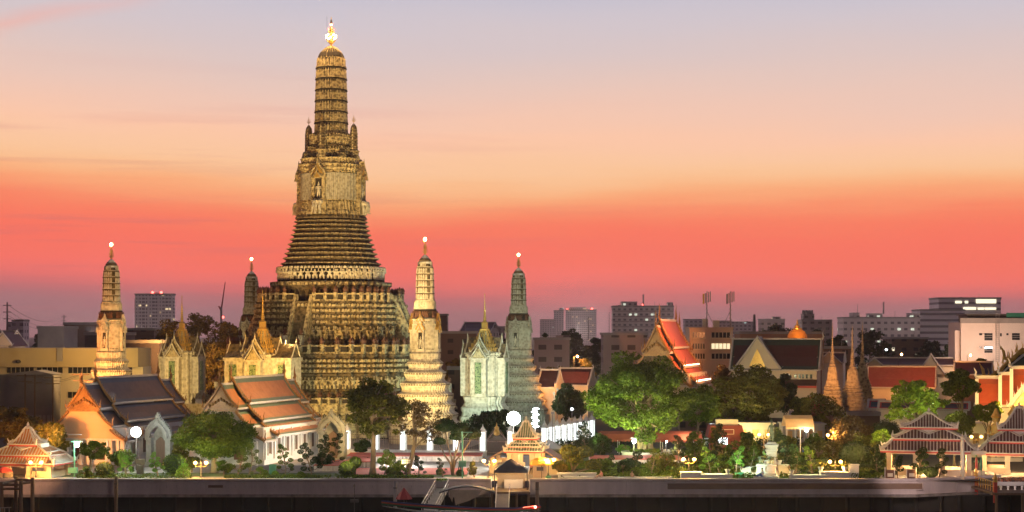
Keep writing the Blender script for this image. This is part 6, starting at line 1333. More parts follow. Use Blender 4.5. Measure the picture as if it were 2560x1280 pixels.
GT = [('narrow dark garden tree right of the gold lit clipped tree',1500,250,1478,1532,1075,1150,'dark'),('round garden tree before the right end of the red awning',1735,246,1705,1765,1072,1160,'green'),('dark garden tree between the kiosk and the farther double lamp',1870,256,1845,1895,1070,1150,'green'),
 ('garden tree just right of the bronze statue',1962,246,1942,1992,1078,1160,'olive'),('bushy garden tree between the two double lamps',2030,250,2005,2062,1075,1150,'green'),('lamplit garden tree left of the ivy clad dome',2160,246,2128,2196,1082,1168,'olive'),
 ('bright garden tree behind the left pavilion post',2200,243,2176,2232,1060,1150,'bright'),('dark garden tree left of the cream arched gate pompoms',900,258,884,925,1092,1140,'dark'),('spindly garden tree before the grey arched gate',452,233,430,474,1085,1160,'olive')]
for i, (l_, px, d, x0, x1, y0, y1, k) in enumerate(GT): tree(l_, px, d, x0, x1, y0, y1, k, 1900, .29, 140+i, cl=34, clr=.27, name='garden_tree', rough=1.4)
# ================================================================ the city behind
def facade(name, wall, glass, wx, wz, fw=.6, fh=.5, lit=.08, lc=(1,.85,.55), ls=1.2, seed=0., off=0.):
    m = bpy.data.materials.new(name); m.use_nodes = True; t_ = m.node_tree; b = t_.nodes['Principled BSDF']; ln = t_.links.new; nn = t_.nodes.new
    def mt(op, a, c=None, clamp=False):
        n = nn('ShaderNodeMath'); n.operation = op; n.use_clamp = clamp
        for i, v in enumerate((a, c)):
            if v is None: continue
            if isinstance(v, (int, float)): n.inputs[i].default_value = v
            else: ln(v, n.inputs[i])
        return n.outputs[0]
    co = nn('ShaderNodeTexCoord'); sp_ = nn('ShaderNodeSeparateXYZ'); ln(co.outputs['Object'], sp_.inputs[0]); ge = nn('ShaderNodeNewGeometry'); sn = nn('ShaderNodeSeparateXYZ'); ln(ge.outputs['True Normal'], sn.inputs[0])
    h = mt('DIVIDE', mt('ADD', mt('ADD', sp_.outputs[0], sp_.outputs[1]), 500.+off), wx); v = mt('DIVIDE', mt('ADD', sp_.outputs[2], .15*wz), wz)
    fx_ = mt('ABSOLUTE', mt('SUBTRACT', mt('FRACT', h), .5)); fz = mt('ABSOLUTE', mt('SUBTRACT', mt('FRACT', v), .5))
    mask = mt('MULTIPLY', mt('MULTIPLY', mt('LESS_THAN', fx_, fw/2), mt('LESS_THAN', fz, fh/2)), mt('LESS_THAN', mt('ABSOLUTE', sn.outputs[2]), .5))
    cc = nn('ShaderNodeCombineXYZ'); ln(mt('FLOOR', h), cc.inputs[0]); ln(mt('FLOOR', v), cc.inputs[1]); cc.inputs[2].default_value = seed
    wn = nn('ShaderNodeTexWhiteNoise'); ln(cc.outputs[0], wn.inputs['Vector']); on = mt('LESS_THAN', wn.outputs[0], lit)
    mx_ = nn('ShaderNodeMixRGB'); ln(mask, mx_.inputs[0]); mx_.inputs[1].default_value = tuple(wall)+(1,); mx_.inputs[2].default_value = tuple(glass)+(1,); ln(mx_.outputs[0], b.inputs['Base Color'])
    b.inputs['Emission Color'].default_value = tuple(lc)+(1,); ln(mt('MULTIPLY', mt('MULTIPLY', mask, on), ls), b.inputs['Emission Strength']); b.inputs['Roughness'].default_value = .7
    return m
def block(label, px0, px1, y, d, m, dp=None, blocks=(), roofm='concrete', name='city_building', rz=0., band=None, kit=True):
    """blocks: extra volumes (px0, px1, ytop)"""
    x0, x1 = WX(px0, d), WX(px1, d); cx = (x0+x1)/2; w_ = x1-x0; dp = dp or w_*.5; h = WZ(y, d); o = thing(name, label, 'building', (cx, d, 0), rz)
    g = MB(); g.box(0, dp/2, 0, w_, dp, h); g.build('body', m, o)
    g = MB(); t_ = max(.3, h*.012)
    for (a, b, c, e) in ((0, t_/2, w_+t_*2, t_), (0, dp-t_/2, w_+t_*2, t_)): g.box(a, b, h+.01, c, e, t_*2.4)
    for s_ in (-1, 1): g.box(s_*(w_/2), dp/2, h+.01, t_*2, dp-2*t_, t_*2.4)
    g.box(0, dp/2, h-.05, w_*.9, dp*.85, .1); g.build('parapet', M[roofm], o)
    for (a, b, yt) in blocks: xa, xb = WX(a, d)-cx, WX(b, d)-cx; g = MB(); hh = WZ(yt, d); g.box((xa+xb)/2, dp*.5, h, xb-xa, dp*.6, hh-h); g.box((xa+xb)/2, dp*.5, hh, (xb-xa)*1.06, dp*.64, .4); g.build('roof_block', m, o)
    if kit:
        g = MB(); rd = random.Random(int(px0)+7)
        for i in range(5): x = rd.uniform(-.42, .42)*w_; s_ = rd.uniform(.012, .03)*w_+.4; g.box(x, dp*rd.uniform(.2,.5), h, s_, s_, s_*rd.uniform(.5, 1.1))
        g.tube([(w_*.2, dp*.3, h), (w_*.2, dp*.3, h+w_*.05+2)], .05+w_*.0015, 4); g.build('roof_unit', M['concrete'], o)
    return o
W = lambda k, *a, **q: M.setdefault(k, facade(k, *a, **q))
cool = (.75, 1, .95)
W('f_resid', (.75,.68,.70), (.22,.19,.22), 3.0, 3.1, .55, .5, .07, (1,.75,.4), 1.0)  # far walls and glass paled towards mauve, haze put into their colour
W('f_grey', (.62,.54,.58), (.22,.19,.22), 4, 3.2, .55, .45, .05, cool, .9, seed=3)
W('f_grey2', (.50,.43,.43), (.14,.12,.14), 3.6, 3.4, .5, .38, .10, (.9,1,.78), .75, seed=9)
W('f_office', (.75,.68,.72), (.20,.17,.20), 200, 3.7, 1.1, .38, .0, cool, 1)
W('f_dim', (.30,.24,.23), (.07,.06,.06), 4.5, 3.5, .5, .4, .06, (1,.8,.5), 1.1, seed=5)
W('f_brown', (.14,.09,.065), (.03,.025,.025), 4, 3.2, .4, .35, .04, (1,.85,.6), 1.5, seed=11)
M['redwarn'] = emat('redwarn', (1,.08,.06), 10)
def warn(o, px, py, d, r=.9):
    g = MB(); c = o.location; g.ball(WX(px, d)-c.x, 2, WZ(py, d), r, None, 6, 4); g.build('warning_light', M['redwarn'], o)
hr = block('tall pale residential tower block between the left prang and the amber trees', 338, 430, 738, 1500, M['f_resid'], 14, [(374,404,732)]); warn(hr, 380, 731, 1500, 1.2); warn(hr, 402, 731, 1500, 1.2)
g = MB(); [g.box(-16+i*4.2, -.5, 3, 1.5, 1.2, WZ(742,1500)-4) for i in range(9)]; g.build('balcony_stack', M['f_resid'], hr)
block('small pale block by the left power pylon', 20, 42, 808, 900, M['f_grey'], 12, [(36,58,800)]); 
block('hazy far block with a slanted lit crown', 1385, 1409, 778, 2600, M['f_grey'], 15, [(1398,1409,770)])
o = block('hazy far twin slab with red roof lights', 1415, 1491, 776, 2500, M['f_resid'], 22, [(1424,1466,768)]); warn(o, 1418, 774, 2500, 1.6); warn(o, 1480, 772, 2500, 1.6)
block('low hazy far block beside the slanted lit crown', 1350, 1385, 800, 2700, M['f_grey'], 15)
o = block('long grey slab block with scattered lit rooms and a chimney bay', 1533, 1684, 768, 1100, M['f_grey2'], 18, [(1555,1594,755),(1672,1684,757)]); warn(o, 1608, 762, 1100, .6)
g = MB(); [g.box(0, -.35, 3+i*3.4, (1684-1533)*1100/F, .7, .7) for i in range(11)]; g.build('balcony_band', M['f_dim'], o)
g = MB(); g.tube([(0,2,WZ(768,1100)),(0,2,WZ(736,1100))], .35, 4); g.build('aerial', M['concrete'], o)
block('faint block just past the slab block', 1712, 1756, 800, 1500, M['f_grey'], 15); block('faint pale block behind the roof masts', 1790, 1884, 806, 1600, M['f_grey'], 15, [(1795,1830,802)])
block('boxy rooftop block left of the golden chedi trees', 1904, 1962, 800, 1100, M['f_dim'], 15, [(1936,1953,793)])
o = block('low block with round water tanks on a red roof tower', 2005, 2080, 802, 1000, M['f_dim'], 15, [(2011,2038,786)])
g = MB(); [g.lathe([(.9,0),(.9,1.8),(.5,2.3)], 8, WX(2013+i*7,1000)-o.location.x, 6, WZ(786,1000)+.4) for i in range(4)]; g.build('water_tank', M['concrete'], o)
o = block('long grey apartment block with many greenish lit rooms', 2108, 2300, 796, 900, M['f_grey2'], 16, [(2135,2152,783),(2178,2210,785),(2280,2302,784)])
block('wide white office slab with dark window bands', 2300, 2412, 777, 1000, M['f_office'], 20, kit=False)
o = block('tallest white office slab with a glowing top floor', 2347, 2502, 748, 1050, M['f_office'], 24)
for (a, b, y0, z_) in ((2440,2490,2.6,752),(2388,2404,1.5,752),(2412,2420,1.5,752),(2408,2440,1.6,768),(2444,2460,1.4,768),(2462,2490,1.4,768),(2372,2398,1.3,786),(2410,2500,1.3,786)):
    g = MB(); c = o.location; xa, xb = WX(a,1050)-c.x, WX(b,1050)-c.x; g.box((xa+xb)/2, -.25, WZ(z_,1050)-1.6, xb-xa, .3, y0); g.build('window', M['officelit'] if 'officelit' in M else M.setdefault('officelit', emat('officelit', (1,.93,.62), 1.4)), o)
block('brown tower sliver right of the brightest prang', 1100, 1118, 789, 700, M['f_brown'], 12, kit=False)
block('low dark brown building with a lit window', 1098, 1190, 834, 470, M['f_brown'], 12)
block('dim house with pale balconies under the far trees', 1336, 1424, 850, 480, M['f_dim'], 10, [(1392,1424,842)])
block('grey house with a long sloping roof by the slab block', 1508, 1618, 838, 470, M['f_dim'], 12)
block('concrete shed with blank walls behind the left prang', 94, 160, 822, 450, M['concrete'], 14, kit=False)
block('low building right of the concrete shed', 160, 245, 812, 470, M['f_brown'], 14, kit=False)
block('dark low block near the amber trees foot', 300, 385, 826, 520, M['f_brown'], 14)
block('faint white block by the leftmost picture edge trees', 30, 58, 803, 800, M['f_grey'], 10, kit=False)
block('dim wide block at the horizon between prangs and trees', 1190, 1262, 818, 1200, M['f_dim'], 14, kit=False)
block('dark street block between the red roofs and corner building', 2230, 2320, 848, 560, M['f_brown'], 14); block('dim shophouse row behind the chedis', 2060, 2130, 872, 470, M['f_brown'], 10)
block('brown walled block behind the golden chedi', 1850, 2060, 835, 470, M['terracot'] if 'terracot' in M else M.setdefault('terracot', mat('terracot', (.28,.15,.10), (.34,.19,.13), .4)), 12, kit=False)
block('dark shed roofs left behind the yellow lit building', 212, 300, 838, 400, M['darkroof'], 16, kit=False); block('dark warehouse right of the left prang', 300, 398, 858, 375, M['darkroof'], 20, kit=False)
block('dim brick building behind the amber scrub', 500, 604, 862, 460, M['f_brown'], 12)
block('dark houses behind the turquoise lit shrine', 1120, 1180, 925, 365, M['f_brown'], 8)
block('dark plaza wall behind the huge tree', 1700, 1860, 1000, 330, M['f_brown'], 5, kit=False); block('dim monks quarters behind the forked tree', 1990, 2200, 1040, 312, M['f_brown'], 6, kit=False)
# masts, pylons, crane, chimney
def mast(label, px, y0, y1, d, r, kind='mast', dx=0.):
    o = thing('radio_mast' if kind == 'mast' else kind, label, kind.replace('_', ' '), (WX(px, d), d, 0)); z0, z1 = WZ(y1, d), WZ(y0, d); g = MB(); g.tube([(0,0,z0),(dx,0,z1)], [r, r*.6], 5)
    if kind == 'mast':
        for i in range(8): z = z0+(z1-z0)*i/8; g.tube([(-r*2,0,z),(r*2,0,z+(z1-z0)/8)], r*.35, 3)
    g.build('shaft', M['concrete'], o)
    return o
for l_, px in (('radio mast with yellow panel antennas on the orange lit building roof', 1767), ('radio mast leaning slightly on the roof, nearer the chimney', 1826)):
    d = 432; o = mast(l_, px, 728, 820, d, .16); z = WZ(748, d)
    for k, dx in enumerate((-.85,-.35,.45,.9)): g = MB(); g.box(dx, 0, z-1.2+k*.2, .25 if k else .42, .2, 2.6); g.build('antenna_panel', M['yellowcanvas'] if k == 0 and px < 1800 else M['concrete'], o)
    g = MB(); s_ = 1 if px < 1800 else -1; g.tube([(0,0,z-3),(s_*1.9,0,WZ(815,d))], .07, 4); g.build('stay', M['concrete'], o)
mast('thin far aerial right of the slab block', 1609, 736, 768, 1090, .3); mast('thin mast above the far apartment block', 2209, 755, 785, 900, .35)
mast('tall brick chimney stub behind the roof masts', 1886, 786, 850, 700, .9, 'chimney'); mast('slim roof aerial above the white office slab', 2144, 760, 790, 880, .14); mast('flood mast by the hazy twin slab', 1471, 792, 850, 640, .2); mast('thin pole by the slab block left side', 1523, 780, 840, 640, .12)
for l_, px, y0, d, s_ in (('nearer power pylon at the left picture edge', 18, 755, 900, 1.), ('farther small power pylon beyond the shed', 160, 787, 1500, 1.)):
    o = thing('power_pylon', l_, 'pylon', (WX(px, d), d, 0)); z = WZ(y0, d); g = MB(); g.tube([(0,0,0),(0,0,z)], [.9,.35], 4)
    for q in (0, .1, .2): zz = z*(1-q)-2; g.box(0,0,zz,4.6-q*3,.4,.4)
    g.build('lattice', M['concrete'], o)
for i, (za, zb) in enumerate(((762, 790), (776, 800), (788, 806))):
    o = thing('power_line', ['topmost power line between the pylons', 'middle power line between the pylons', 'lowest power line between the pylons'][i], 'cable', (0,0,0)); a = Vector((WX(20,900), 900, WZ(za,900))); b = Vector((WX(160,1500), 1500, WZ(zb,1500))); g = MB(); g.tube([a.lerp(b, t_)-Vector((0,0,14*4*t_*(1-t_)*.5)) for t_ in [k/8 for k in range(9)]], .12, 3); g.build('wire', M['iron'], o)
o = thing('tower_crane', 'distant tower crane with raised jib and red light', 'crane', (WX(553,1200), 1200, 0)); g = MB(); g.tube([(0,0,0),(0,0,WZ(768,1200))], .8, 4); g.build('mast', M['concrete'], o); g = MB(); g.tube([(0,0,WZ(775,1200)),(2.9,0,WZ(705,1200))], [.6,.25], 4); g.tube([(0,0,WZ(778,1200)),(-1.8,0,WZ(765,1200))], .5, 4); g.build('jib', M['red'], o); warn(o, 556, 793, 1200, .9)
# temple roofs in the distance: ridge runs across the view
def thai_roof(label, px0, px1, yr, ye, d, field, border, dp=5., gables=(), walls='plaster', tiers=1, name='temple_building', rz=R(-16)):
    x0, x1 = WX(px0, d), WX(px1, d); cx = (x0+x1)/2; w_ = x1-x0; zr, ze = WZ(yr, d), WZ(ye, d-dp); o = thing(name, label, 'temple building', (cx, d, 0), rz); g = MB(); T_ = Matrix.Rotation(math.pi/2, 4, 'Z')
    g.T = T_; brd = MB(); brd.T = T_
    for s_ in (-1, 1):
        for k in range(tiers): a, b = k/tiers, (k+1)/tiers; slab(g, -w_/2, w_/2, dp*a, zr-(zr-ze)*a-.15*k, dp*b, zr-(zr-ze)*b, s_, bord=max(.5, w_*.03))
    g.prism([(-.22,zr-.1),(.22,zr-.1),(.16,zr+.25),(-.16,zr+.25)], -w_/2, w_/2, 2)
    r_ = g.build('roof', [field, border, M['whitetrim']], o)
    for sy in (-1, 1):
        chofa(brd, 0, sy*w_/2, zr, (zr-ze)*.32, None, sy)
        for s_ in (-1, 1): brd.tube([(0, sy*w_/2, zr+.1), (s_*dp*.5, sy*w_/2, zr-(zr-ze)*.56), (s_*dp, sy*w_/2, ze+.1)], .22, 4); flame(brd, s_*dp, sy*w_/2, ze, 1.2, s_)
    brd.build('bargeboard', M['whitetrim'], r_)
    g = MB(); g.box(0, 0, 0, w_*.94, dp*1.6, ze-.1); 
    for sy in (-1, 1): g.prism([(-dp*.9, ze-.1), (dp*.9, ze-.1), (0, zr-.4)], sy*w_*.47-.2, sy*w_*.47+.2, 0, 'x')
    g.build('wall', M[walls], o)
    for (ga, gb, ya, yb) in gables:   # cross gables facing the viewer
        xa, xb = WX(ga, d-dp)-cx, WX(gb, d-dp)-cx; za, zb = WZ(ya, d-dp), WZ(yb, d-dp); xm = (xa+xb)/2
        g = MB(); g.prism([(xa,zb),(xb,zb),(xm,za)], -dp-.6, -dp-.3); g.build('gable', M['cream'], o)
        for s_ in (-1, 1):
            q = MB(); x_ = xa if s_ < 0 else xb; q.prism([(xm, za+.05), (x_*1.0+s_*.4, zb-.1), (x_+s_*.4, zb-.35), (xm, za-.25)], -dp-.9, 1.0); q.build('gable_roof', field, o)
            q = MB(); q.tube([(xm,-dp-.95,za+.4),(xm,-dp-.95,za),(x_+s_*.4,-dp-.95,zb),(x_+s_*.9,-dp-.95,zb+.6)], [.05,.22,.22,.04], 4); q.build('gable_edge', M['whitetrim'], o)
    return o
M['tile_red'] = mat('tile_red', (.22,.05,.03), (.30,.08,.05), 1.5, .6)
M['tile_maroon'] = mat('tile_maroon', (.035,.008,.008), (.06,.016,.014), 1.2, .5)
M['tile_dgreen'] = mat('tile_dgreen', (.012,.03,.02), (.025,.05,.035), 1.5, .5)
o = thai_roof('broad cream gabled hall with dark maroon roof beside the golden chedi', 1832, 2052, 848, 924, 384, M['tile_maroon'], M['tile_dgreen'], 5.5, [(1858,1966,842,922)], 'cream', rz=R(-16))
g = MB(); zz = WZ(940, 378); [g.box(WX(px,378)-o.location.x, -4.45, zz, .7, .1, .95) for px in (1975,1985,1996,2006,2018,2028)]; 
for i, px in enumerate((1968,1978,1988,2004,2013,2022,2031,2042)): q = MB(); q.box(WX(px,379)-o.location.x, -4.5, WZ(946,379), .5, .14, .95); q.build('window', M['glassdark'], o)
q = MB(); q.prism([(-4.4, WZ(945,378)-.3), (-7.2, WZ(963,376)), (-7.2, WZ(963,376)-.25), (-4.4, WZ(945,378)-.7)], -9.6, 9.6, 0, 'x'); q.build('skirt_roof', M['tile_maroon'], o)
q = MB(); q.box(0, -7.25, WZ(966,376)-.3, 19.4, .15, .45); q.build('red_fascia', M['red'], o)
g = MB(); g.prism([(-1.9,0),(1.9,0),(0,4.2)], -.05, .05); g.v = [(p[0]+WX(1912,378)-o.location.x, p[1]-6.15, p[2]+WZ(918,378)) for p in g.v]; g.build('gable_triangle', M['gold'], o)
thai_roof('wide dark red roof with light ridge behind the bright leaved tree', 2172, 2338, 917, 968, 402, M['tile_red'], M['tile_red'], 5, [], 'cream')
thai_roof('dark red roof row behind the wide roof, with two orange lit gables', 2190, 2400, 895, 912, 425, M['tile_maroon'], M['tile_maroon'], 4, [(2176,2224,896,920),(2308,2368,886,935)], 'cream')
thai_roof('low red roof with a pale ridge left of the huge tree', 1396, 1482, 921, 962, 362, M['tile_red'], M['tile_maroon'], 4, [(1380,1410,924,965)], 'cream')
thai_roof('small red roofed lodge beside the dim green prang', 1352, 1400, 925, 968, 356, M['tile_maroon'], M['tile_maroon'], 4, [], 'cream')
thai_roof('small pink gabled roof at the left picture edge', -10, 46, 828, 862, 425, M['tile_maroon'], M['tile_maroon'], 5, [(2,52,830,863)], 'cream')
thai_roof('distant dark temple roof behind the turquoise lit shrine', 1160, 1240, 806, 830, 700, M['tile_dark'], M['tile_dark'], 8, [], 'f_dim')
thai_roof('dark green roofed house behind the shaded garden trees', 2172, 2212, 1000, 1020, 320, M['tile_dgreen'], M['red'], 3, [], 'plaster'); thai_roof('white gabled lodge half hidden by the first chedi', 2056, 2112, 882, 906, 430, M['tile_maroon'], M['tile_maroon'], 4, [(2058,2112,880,908)], 'plaster')
thai_roof('long maroon roof beyond the old gnarled tree', 2388, 2480, 905, 935, 390, M['tile_maroon'], M['tile_maroon'], 4, [], 'f_brown'); thai_roof('low pink eaved roof between bright leaved tree and gable', 2200, 2420, 1005, 1022, 300, M['tile_maroon'], M['red'], 2.5, [], 'plaster')
# the big ordination hall with the glowing orange roof
o = build_hall('large temple hall with glowing orange red roof and lights along its eaves', 1640, 398, M['tile_red2'] if 'tile_red2' in M else M.setdefault('tile_red2', mat('tile_red2', (.42,.09,.04), (.5,.13,.06), 1.5, .55)), M['tile_red2'], 26, M['mosaic_dark'], M['cream'])
o.scale = (1.22, 1.15, 1.78); o['group'] = 'temple halls'
M['string'] = emat('string', (1,.8,.5), 7)
for i in range(16): g = MB(); t_ = i/15; g.ball(7.25, 4+t_*18, 4.35, .12, None, 6, 4); g.build('eave_bulb', M['string'], o)
for i in range(12): g = MB(); t_ = i/11; g.ball(4.9, 4+t_*18, 6.45, .10, None, 6, 4); g.build('eave_bulb', M['string'], o)
# yellow lit long building on the left
YB = thing('long_building', 'long yellow lit building with a deep fascia and dark window strips', 'building', (0, 338, 0)); d = 338; x0, x1 = WX(-90, d), WX(345, d)
g = MB(); g.box((x0+x1)/2, 6, WZ(918,d), x1-x0, 12, WZ(870,d)-WZ(918,d)); g.build('fascia', mat('fascia_yellow_lit', (.42,.33,.17), (.52,.42,.23), .12, .8), YB)  # cream fascia with yellow lamplight tinted into its colour
g = MB(); g.box((x0+WX(250,d))/2, 9, 0, WX(250,d)-x0, 12, WZ(918,d)-.01); g.box(WX(330,d), 9, 0, 2.2, 8, WZ(918,d)-.01); g.build('lower_storey', M['cream'], YB)
for (a, b, ya, yb) in ((6,75,919,933),(82,148,919,933),(161,221,919,934),(160,195,981,996),(124,134,960,1000)):
    q = MB(); xa, xb = WX(a, d), WX(b, d); q.box((xa+xb)/2, 2.95, WZ(yb, d), xb-xa, .2, WZ(ya,d)-WZ(yb,d)); w_ = q.build('window', M['glassdark'], YB); f = MB(); n = max(2, int((xb-xa)/.9)); [f.box(xa+(xb-xa)*i/n, 2.8, WZ(yb,d), .08, .1, WZ(ya,d)-WZ(yb,d)) for i in range(n+1)]; f.build('frame', M['cream'], w_)
g = MB(); g.box(WX(150,d), -.2, WZ(903,d), 1.1, .3, WZ(870,d)-WZ(903,d)); g.build('banner_strip', M['concrete'], YB); g = MB(); g.ball(WX(47,d), -.4, WZ(904,d), .55, None, 8, 6, .7); g.build('wall_lamp', M['iron'], YB)
o = thing('shop_shed', 'whitewashed shed with a pitched grey roof in front of the long building', 'shed', (WX(62,322), 322, 0)); g = MB(); g.box(0,3,0,10.5,6,WZ(938,322)); g.build('wall', mat('shedwall', (.14,.13,.13), (.24,.22,.21), .3), o); g = MB(); g.prism([(-5.8,WZ(938,322)),(5.8,WZ(936,322)),(2,WZ(926,322))], -.5, 6.5); g.build('roof', M['concrete'], o)
g = MB(); [g.box(-5+i*.8, -.3, 0, .5, .12, 3.4) for i in range(14)]; g.build('fence_boards', M['concrete'], o)
for i, (px, y0) in enumerate(((63, 935), (87, 938), (132, 940), (201, 932))):
    d2 = 316-i*4; o = thing('utility_pole', ['utility pole with crossarms before the whitewashed shed','second utility pole beside the shed','thin utility pole before the long building','utility pole with wires near the left prang'][i], 'pole', (WX(px,d2), d2, 0)); g = MB(); g.tube([(0,0,0),(0,0,WZ(y0,d2))], .16, 6); g.build('shaft', M['wood'], o)
    g = MB(); [g.box(0,0,WZ(y0,d2)-.4-k*1.1,3.2-k*.6,.14,.16) for k in range(2)]; g.build('crossarm', M['wood'], o)
o = thing('brick_terrace', 'white shrine wall with dark buds between the shrine and the orange hall', 'wall', temple(-14,-27), TR); g = MB(); g.box(0,0,0,15,1.2,6.2); g.build('wall_base', M['mosaic_grey'], o)
for i in range(7): g = MB(); finial_bud(g, -6.6+i*2.2, 0, 6.2, 1.3); g.build('finial', M['recess'], o)
# orange lit apartment building with windows
d = 432; o = thing('apartment_building', 'orange lit apartment house under the two radio masts', 'building', (WX(1778,d), d, 0)); w_ = 108*d/F; h = WZ(822,d)
g = MB(); g.box(0,5,0,w_,10,h); g.box(0,4.8,h,w_+.6,10.6,.4); g.build('wall', mat('peachwall', (.52,.40,.28), (.60,.47,.34), .3), o)
for s_, (xa, xb) in enumerate(((-4.9,-1.6),(0,4.9))):
    for k, yt in enumerate((832, 860, 885)):
        z = WZ(yt+12, d); q = MB(); q.box((xa+xb)/2,-.06,z,xb-xa,.12,1.35); wn_ = q.build('window', M['litwin2'] if (k, s_) == (1,1) and 'litwin2' in M else (M.setdefault('litwin2', emat('litwin2', (1,.85,.5), 1.0)) if (k, s_) == (1,1) else M['glassdark']), o)
        f = MB(); n = 5; [f.box(xa+(xb-xa)*i/n,-.16,z,.16,.1,1.35) for i in range(n+1)]; f.build('frame', M['cream'], wn_); f = MB(); f.box((xa+xb)/2,-.3,z-.25,xb-xa+.6,.6,.18); f.build('ledge', M['cream'], wn_)
g = MB(); g.box(-1.2,3,h+.4,1.4,1.4,2.2); g.box(1.6,3,h+.4,1.6,1.4,1.8); g.build('water_tank', M['cream'], o)
# white corner building at the right
d = 420; o = thing('corner_building', 'white five storey building with green netting on its roof', 'building', (WX(2490,d), d, 0)); w_ = 176*d/F; h = WZ(806,d)
g = MB(); g.box(0,6,0,w_,12,h); g.box(-w_/2-.6,3,0,1.2,4,h-2); g.build('wall', mat('oldwhite', (.62,.54,.48), (.74,.66,.60), .25, .8), o); g = MB(); g.box(-2,5,h,10,8,WZ(788,d)-h); g.box(-2,5,WZ(788,d),11,9,.35); g.build('roof_block', M['iron'], o)
g = MB(); g.box(0,-.05,h-.2,w_+.4,.4,2.6*.5); g.build('parapet', M['concrete'], o); g = MB(); g.box(6,.5,h+1.1,6.5,.2,1.3); g.build('roof_netting', mat('greennet', (.01,.14,.09), (.02,.2,.13), 2), o)
for (a, b, ya, yb, lt) in ((2461,2481,833,851,0),(2461,2481,865,882,1),(2530,2549,833,850,0),(2448,2455,833,838,0),(2448,2455,866,871,0),(2516,2521,833,838,0),(2500,2504,833,841,0),(2500,2504,866,874,0)):
    c = o.location.x; xa, xb = WX(a,d)-c, WX(b,d)-c; q = MB(); q.box((xa+xb)/2,-.06,WZ(yb,d),xb-xa,.12,WZ(ya,d)-WZ(yb,d)); wn_ = q.build('window', M['glassdark'], o)
    if b-a > 12: f = MB(); [f.box((xa+xb)/2,-.16,WZ(yb,d)+(WZ(ya,d)-WZ(yb,d))*t_,xb-xa,.1,.12) for t_ in (.35,.65)]; f.build('frame', M['concrete'], wn_)
    if lt: f = MB(); f.box((xa+xb)/2,-.2,WZ(871,d),xb-xa-.2,.1,.35); f.build('lamp_tube', M['ledsoft'], wn_)
g = MB(); [g.box(WX(2493,d)-o.location.x,-.3,WZ(905,d)+i*.5,.7,.08,.08) for i in range(26)]; [g.box(WX(2493,d)-o.location.x+s_*.4,-.3,WZ(905,d),.08,.08,13.2) for s_ in (-1,1)]; g.build('ladder', M['concrete'], o)
# chedis
def chedi(label, px, d, ytop, ybase, m, s_=1.):
    o = thing('chedi', label, 'chedi', (WX(px,d), d, 0), TR, 'pointed chedis'); zb, zt = 0, WZ(ytop,d); H = zt-WZ(ybase,d); z0 = WZ(ybase,d); Z = lambda f: z0+H*f
    pl = plan(1, [(1,.35),(.9,.35),(.9,.6),(.78,.6),(.78,.78)])
    g = MB(); g.loft(rings([(3.1*s_,0),(3.0*s_,z0)]+mould(z0, Z(.26), 2.7*s_, 1.75*s_, 6, .26*s_)+[(1.7*s_,Z(.27))], pl), 0); g.build('stepped_base', m, o)
    g = MB(); g.loft(rings([(1.6*s_,Z(.265)),(1.55*s_,Z(.30)),(1.25*s_,Z(.33)),(1.15*s_,Z(.40)),(.95*s_,Z(.46)),(.6*s_,Z(.475)),(.8*s_,Z(.485)),(.6*s_,Z(.50))], pl), 0); g.build('bell', m, o)
    pr = []
    for i in range(12): f = .50+.26*i/12; r = (.58-.40*i/12)*s_; pr += [(r, Z(f)), (r*1.02, Z(f+.011)), (r*.72, Z(f+.014)), (r*.72, Z(f+.02))]
    pr += [(.2*s_,Z(.77)),(.12*s_,Z(.86)),(.15*s_,Z(.862)),(.06*s_,Z(.95)),(.01,Z(1))]; g = MB(); g.lathe(pr, 10); g.build('spire', m, o, smooth=False); return o
chedi('orange lit pointed chedi nearest the cream gabled hall', 2081, 352, 800, 1018, M['mosaic_grey'], .8); chedi('middle chedi, lit orange above and grey below', 2131, 356, 808, 1022, M['mosaic_grey'], .98); chedi('grey unlit chedi behind the middle chedi', 2156, 368, 800, 1010, M['mosaic'], .9)
o = thing('golden_chedi', 'glowing orange bell shaped chedi above the maroon roof', 'chedi', (WX(1993,430), 430, 0)); g = MB(); k = 430; g.lathe([(3.2,0),(3.0,WZ(870,k)),(2.6,WZ(850,k)),(2.5,WZ(838,k)),(2.0,WZ(829,k)),(1.4,WZ(825,k)),(1.0,WZ(823,k))], 18); g.build('bell', mat('saffron', (.65,.25,.04), (.75,.36,.08), .8), o, smooth=True); g = MB(); g.lathe([(1.2,WZ(824,k)),(1.2,WZ(820,k)),(.7,WZ(818,k)),(.75,WZ(815,k)),(.3,WZ(811,k)),(.05,WZ(798,k))], 12); g.build('spire', M['gold'], o)
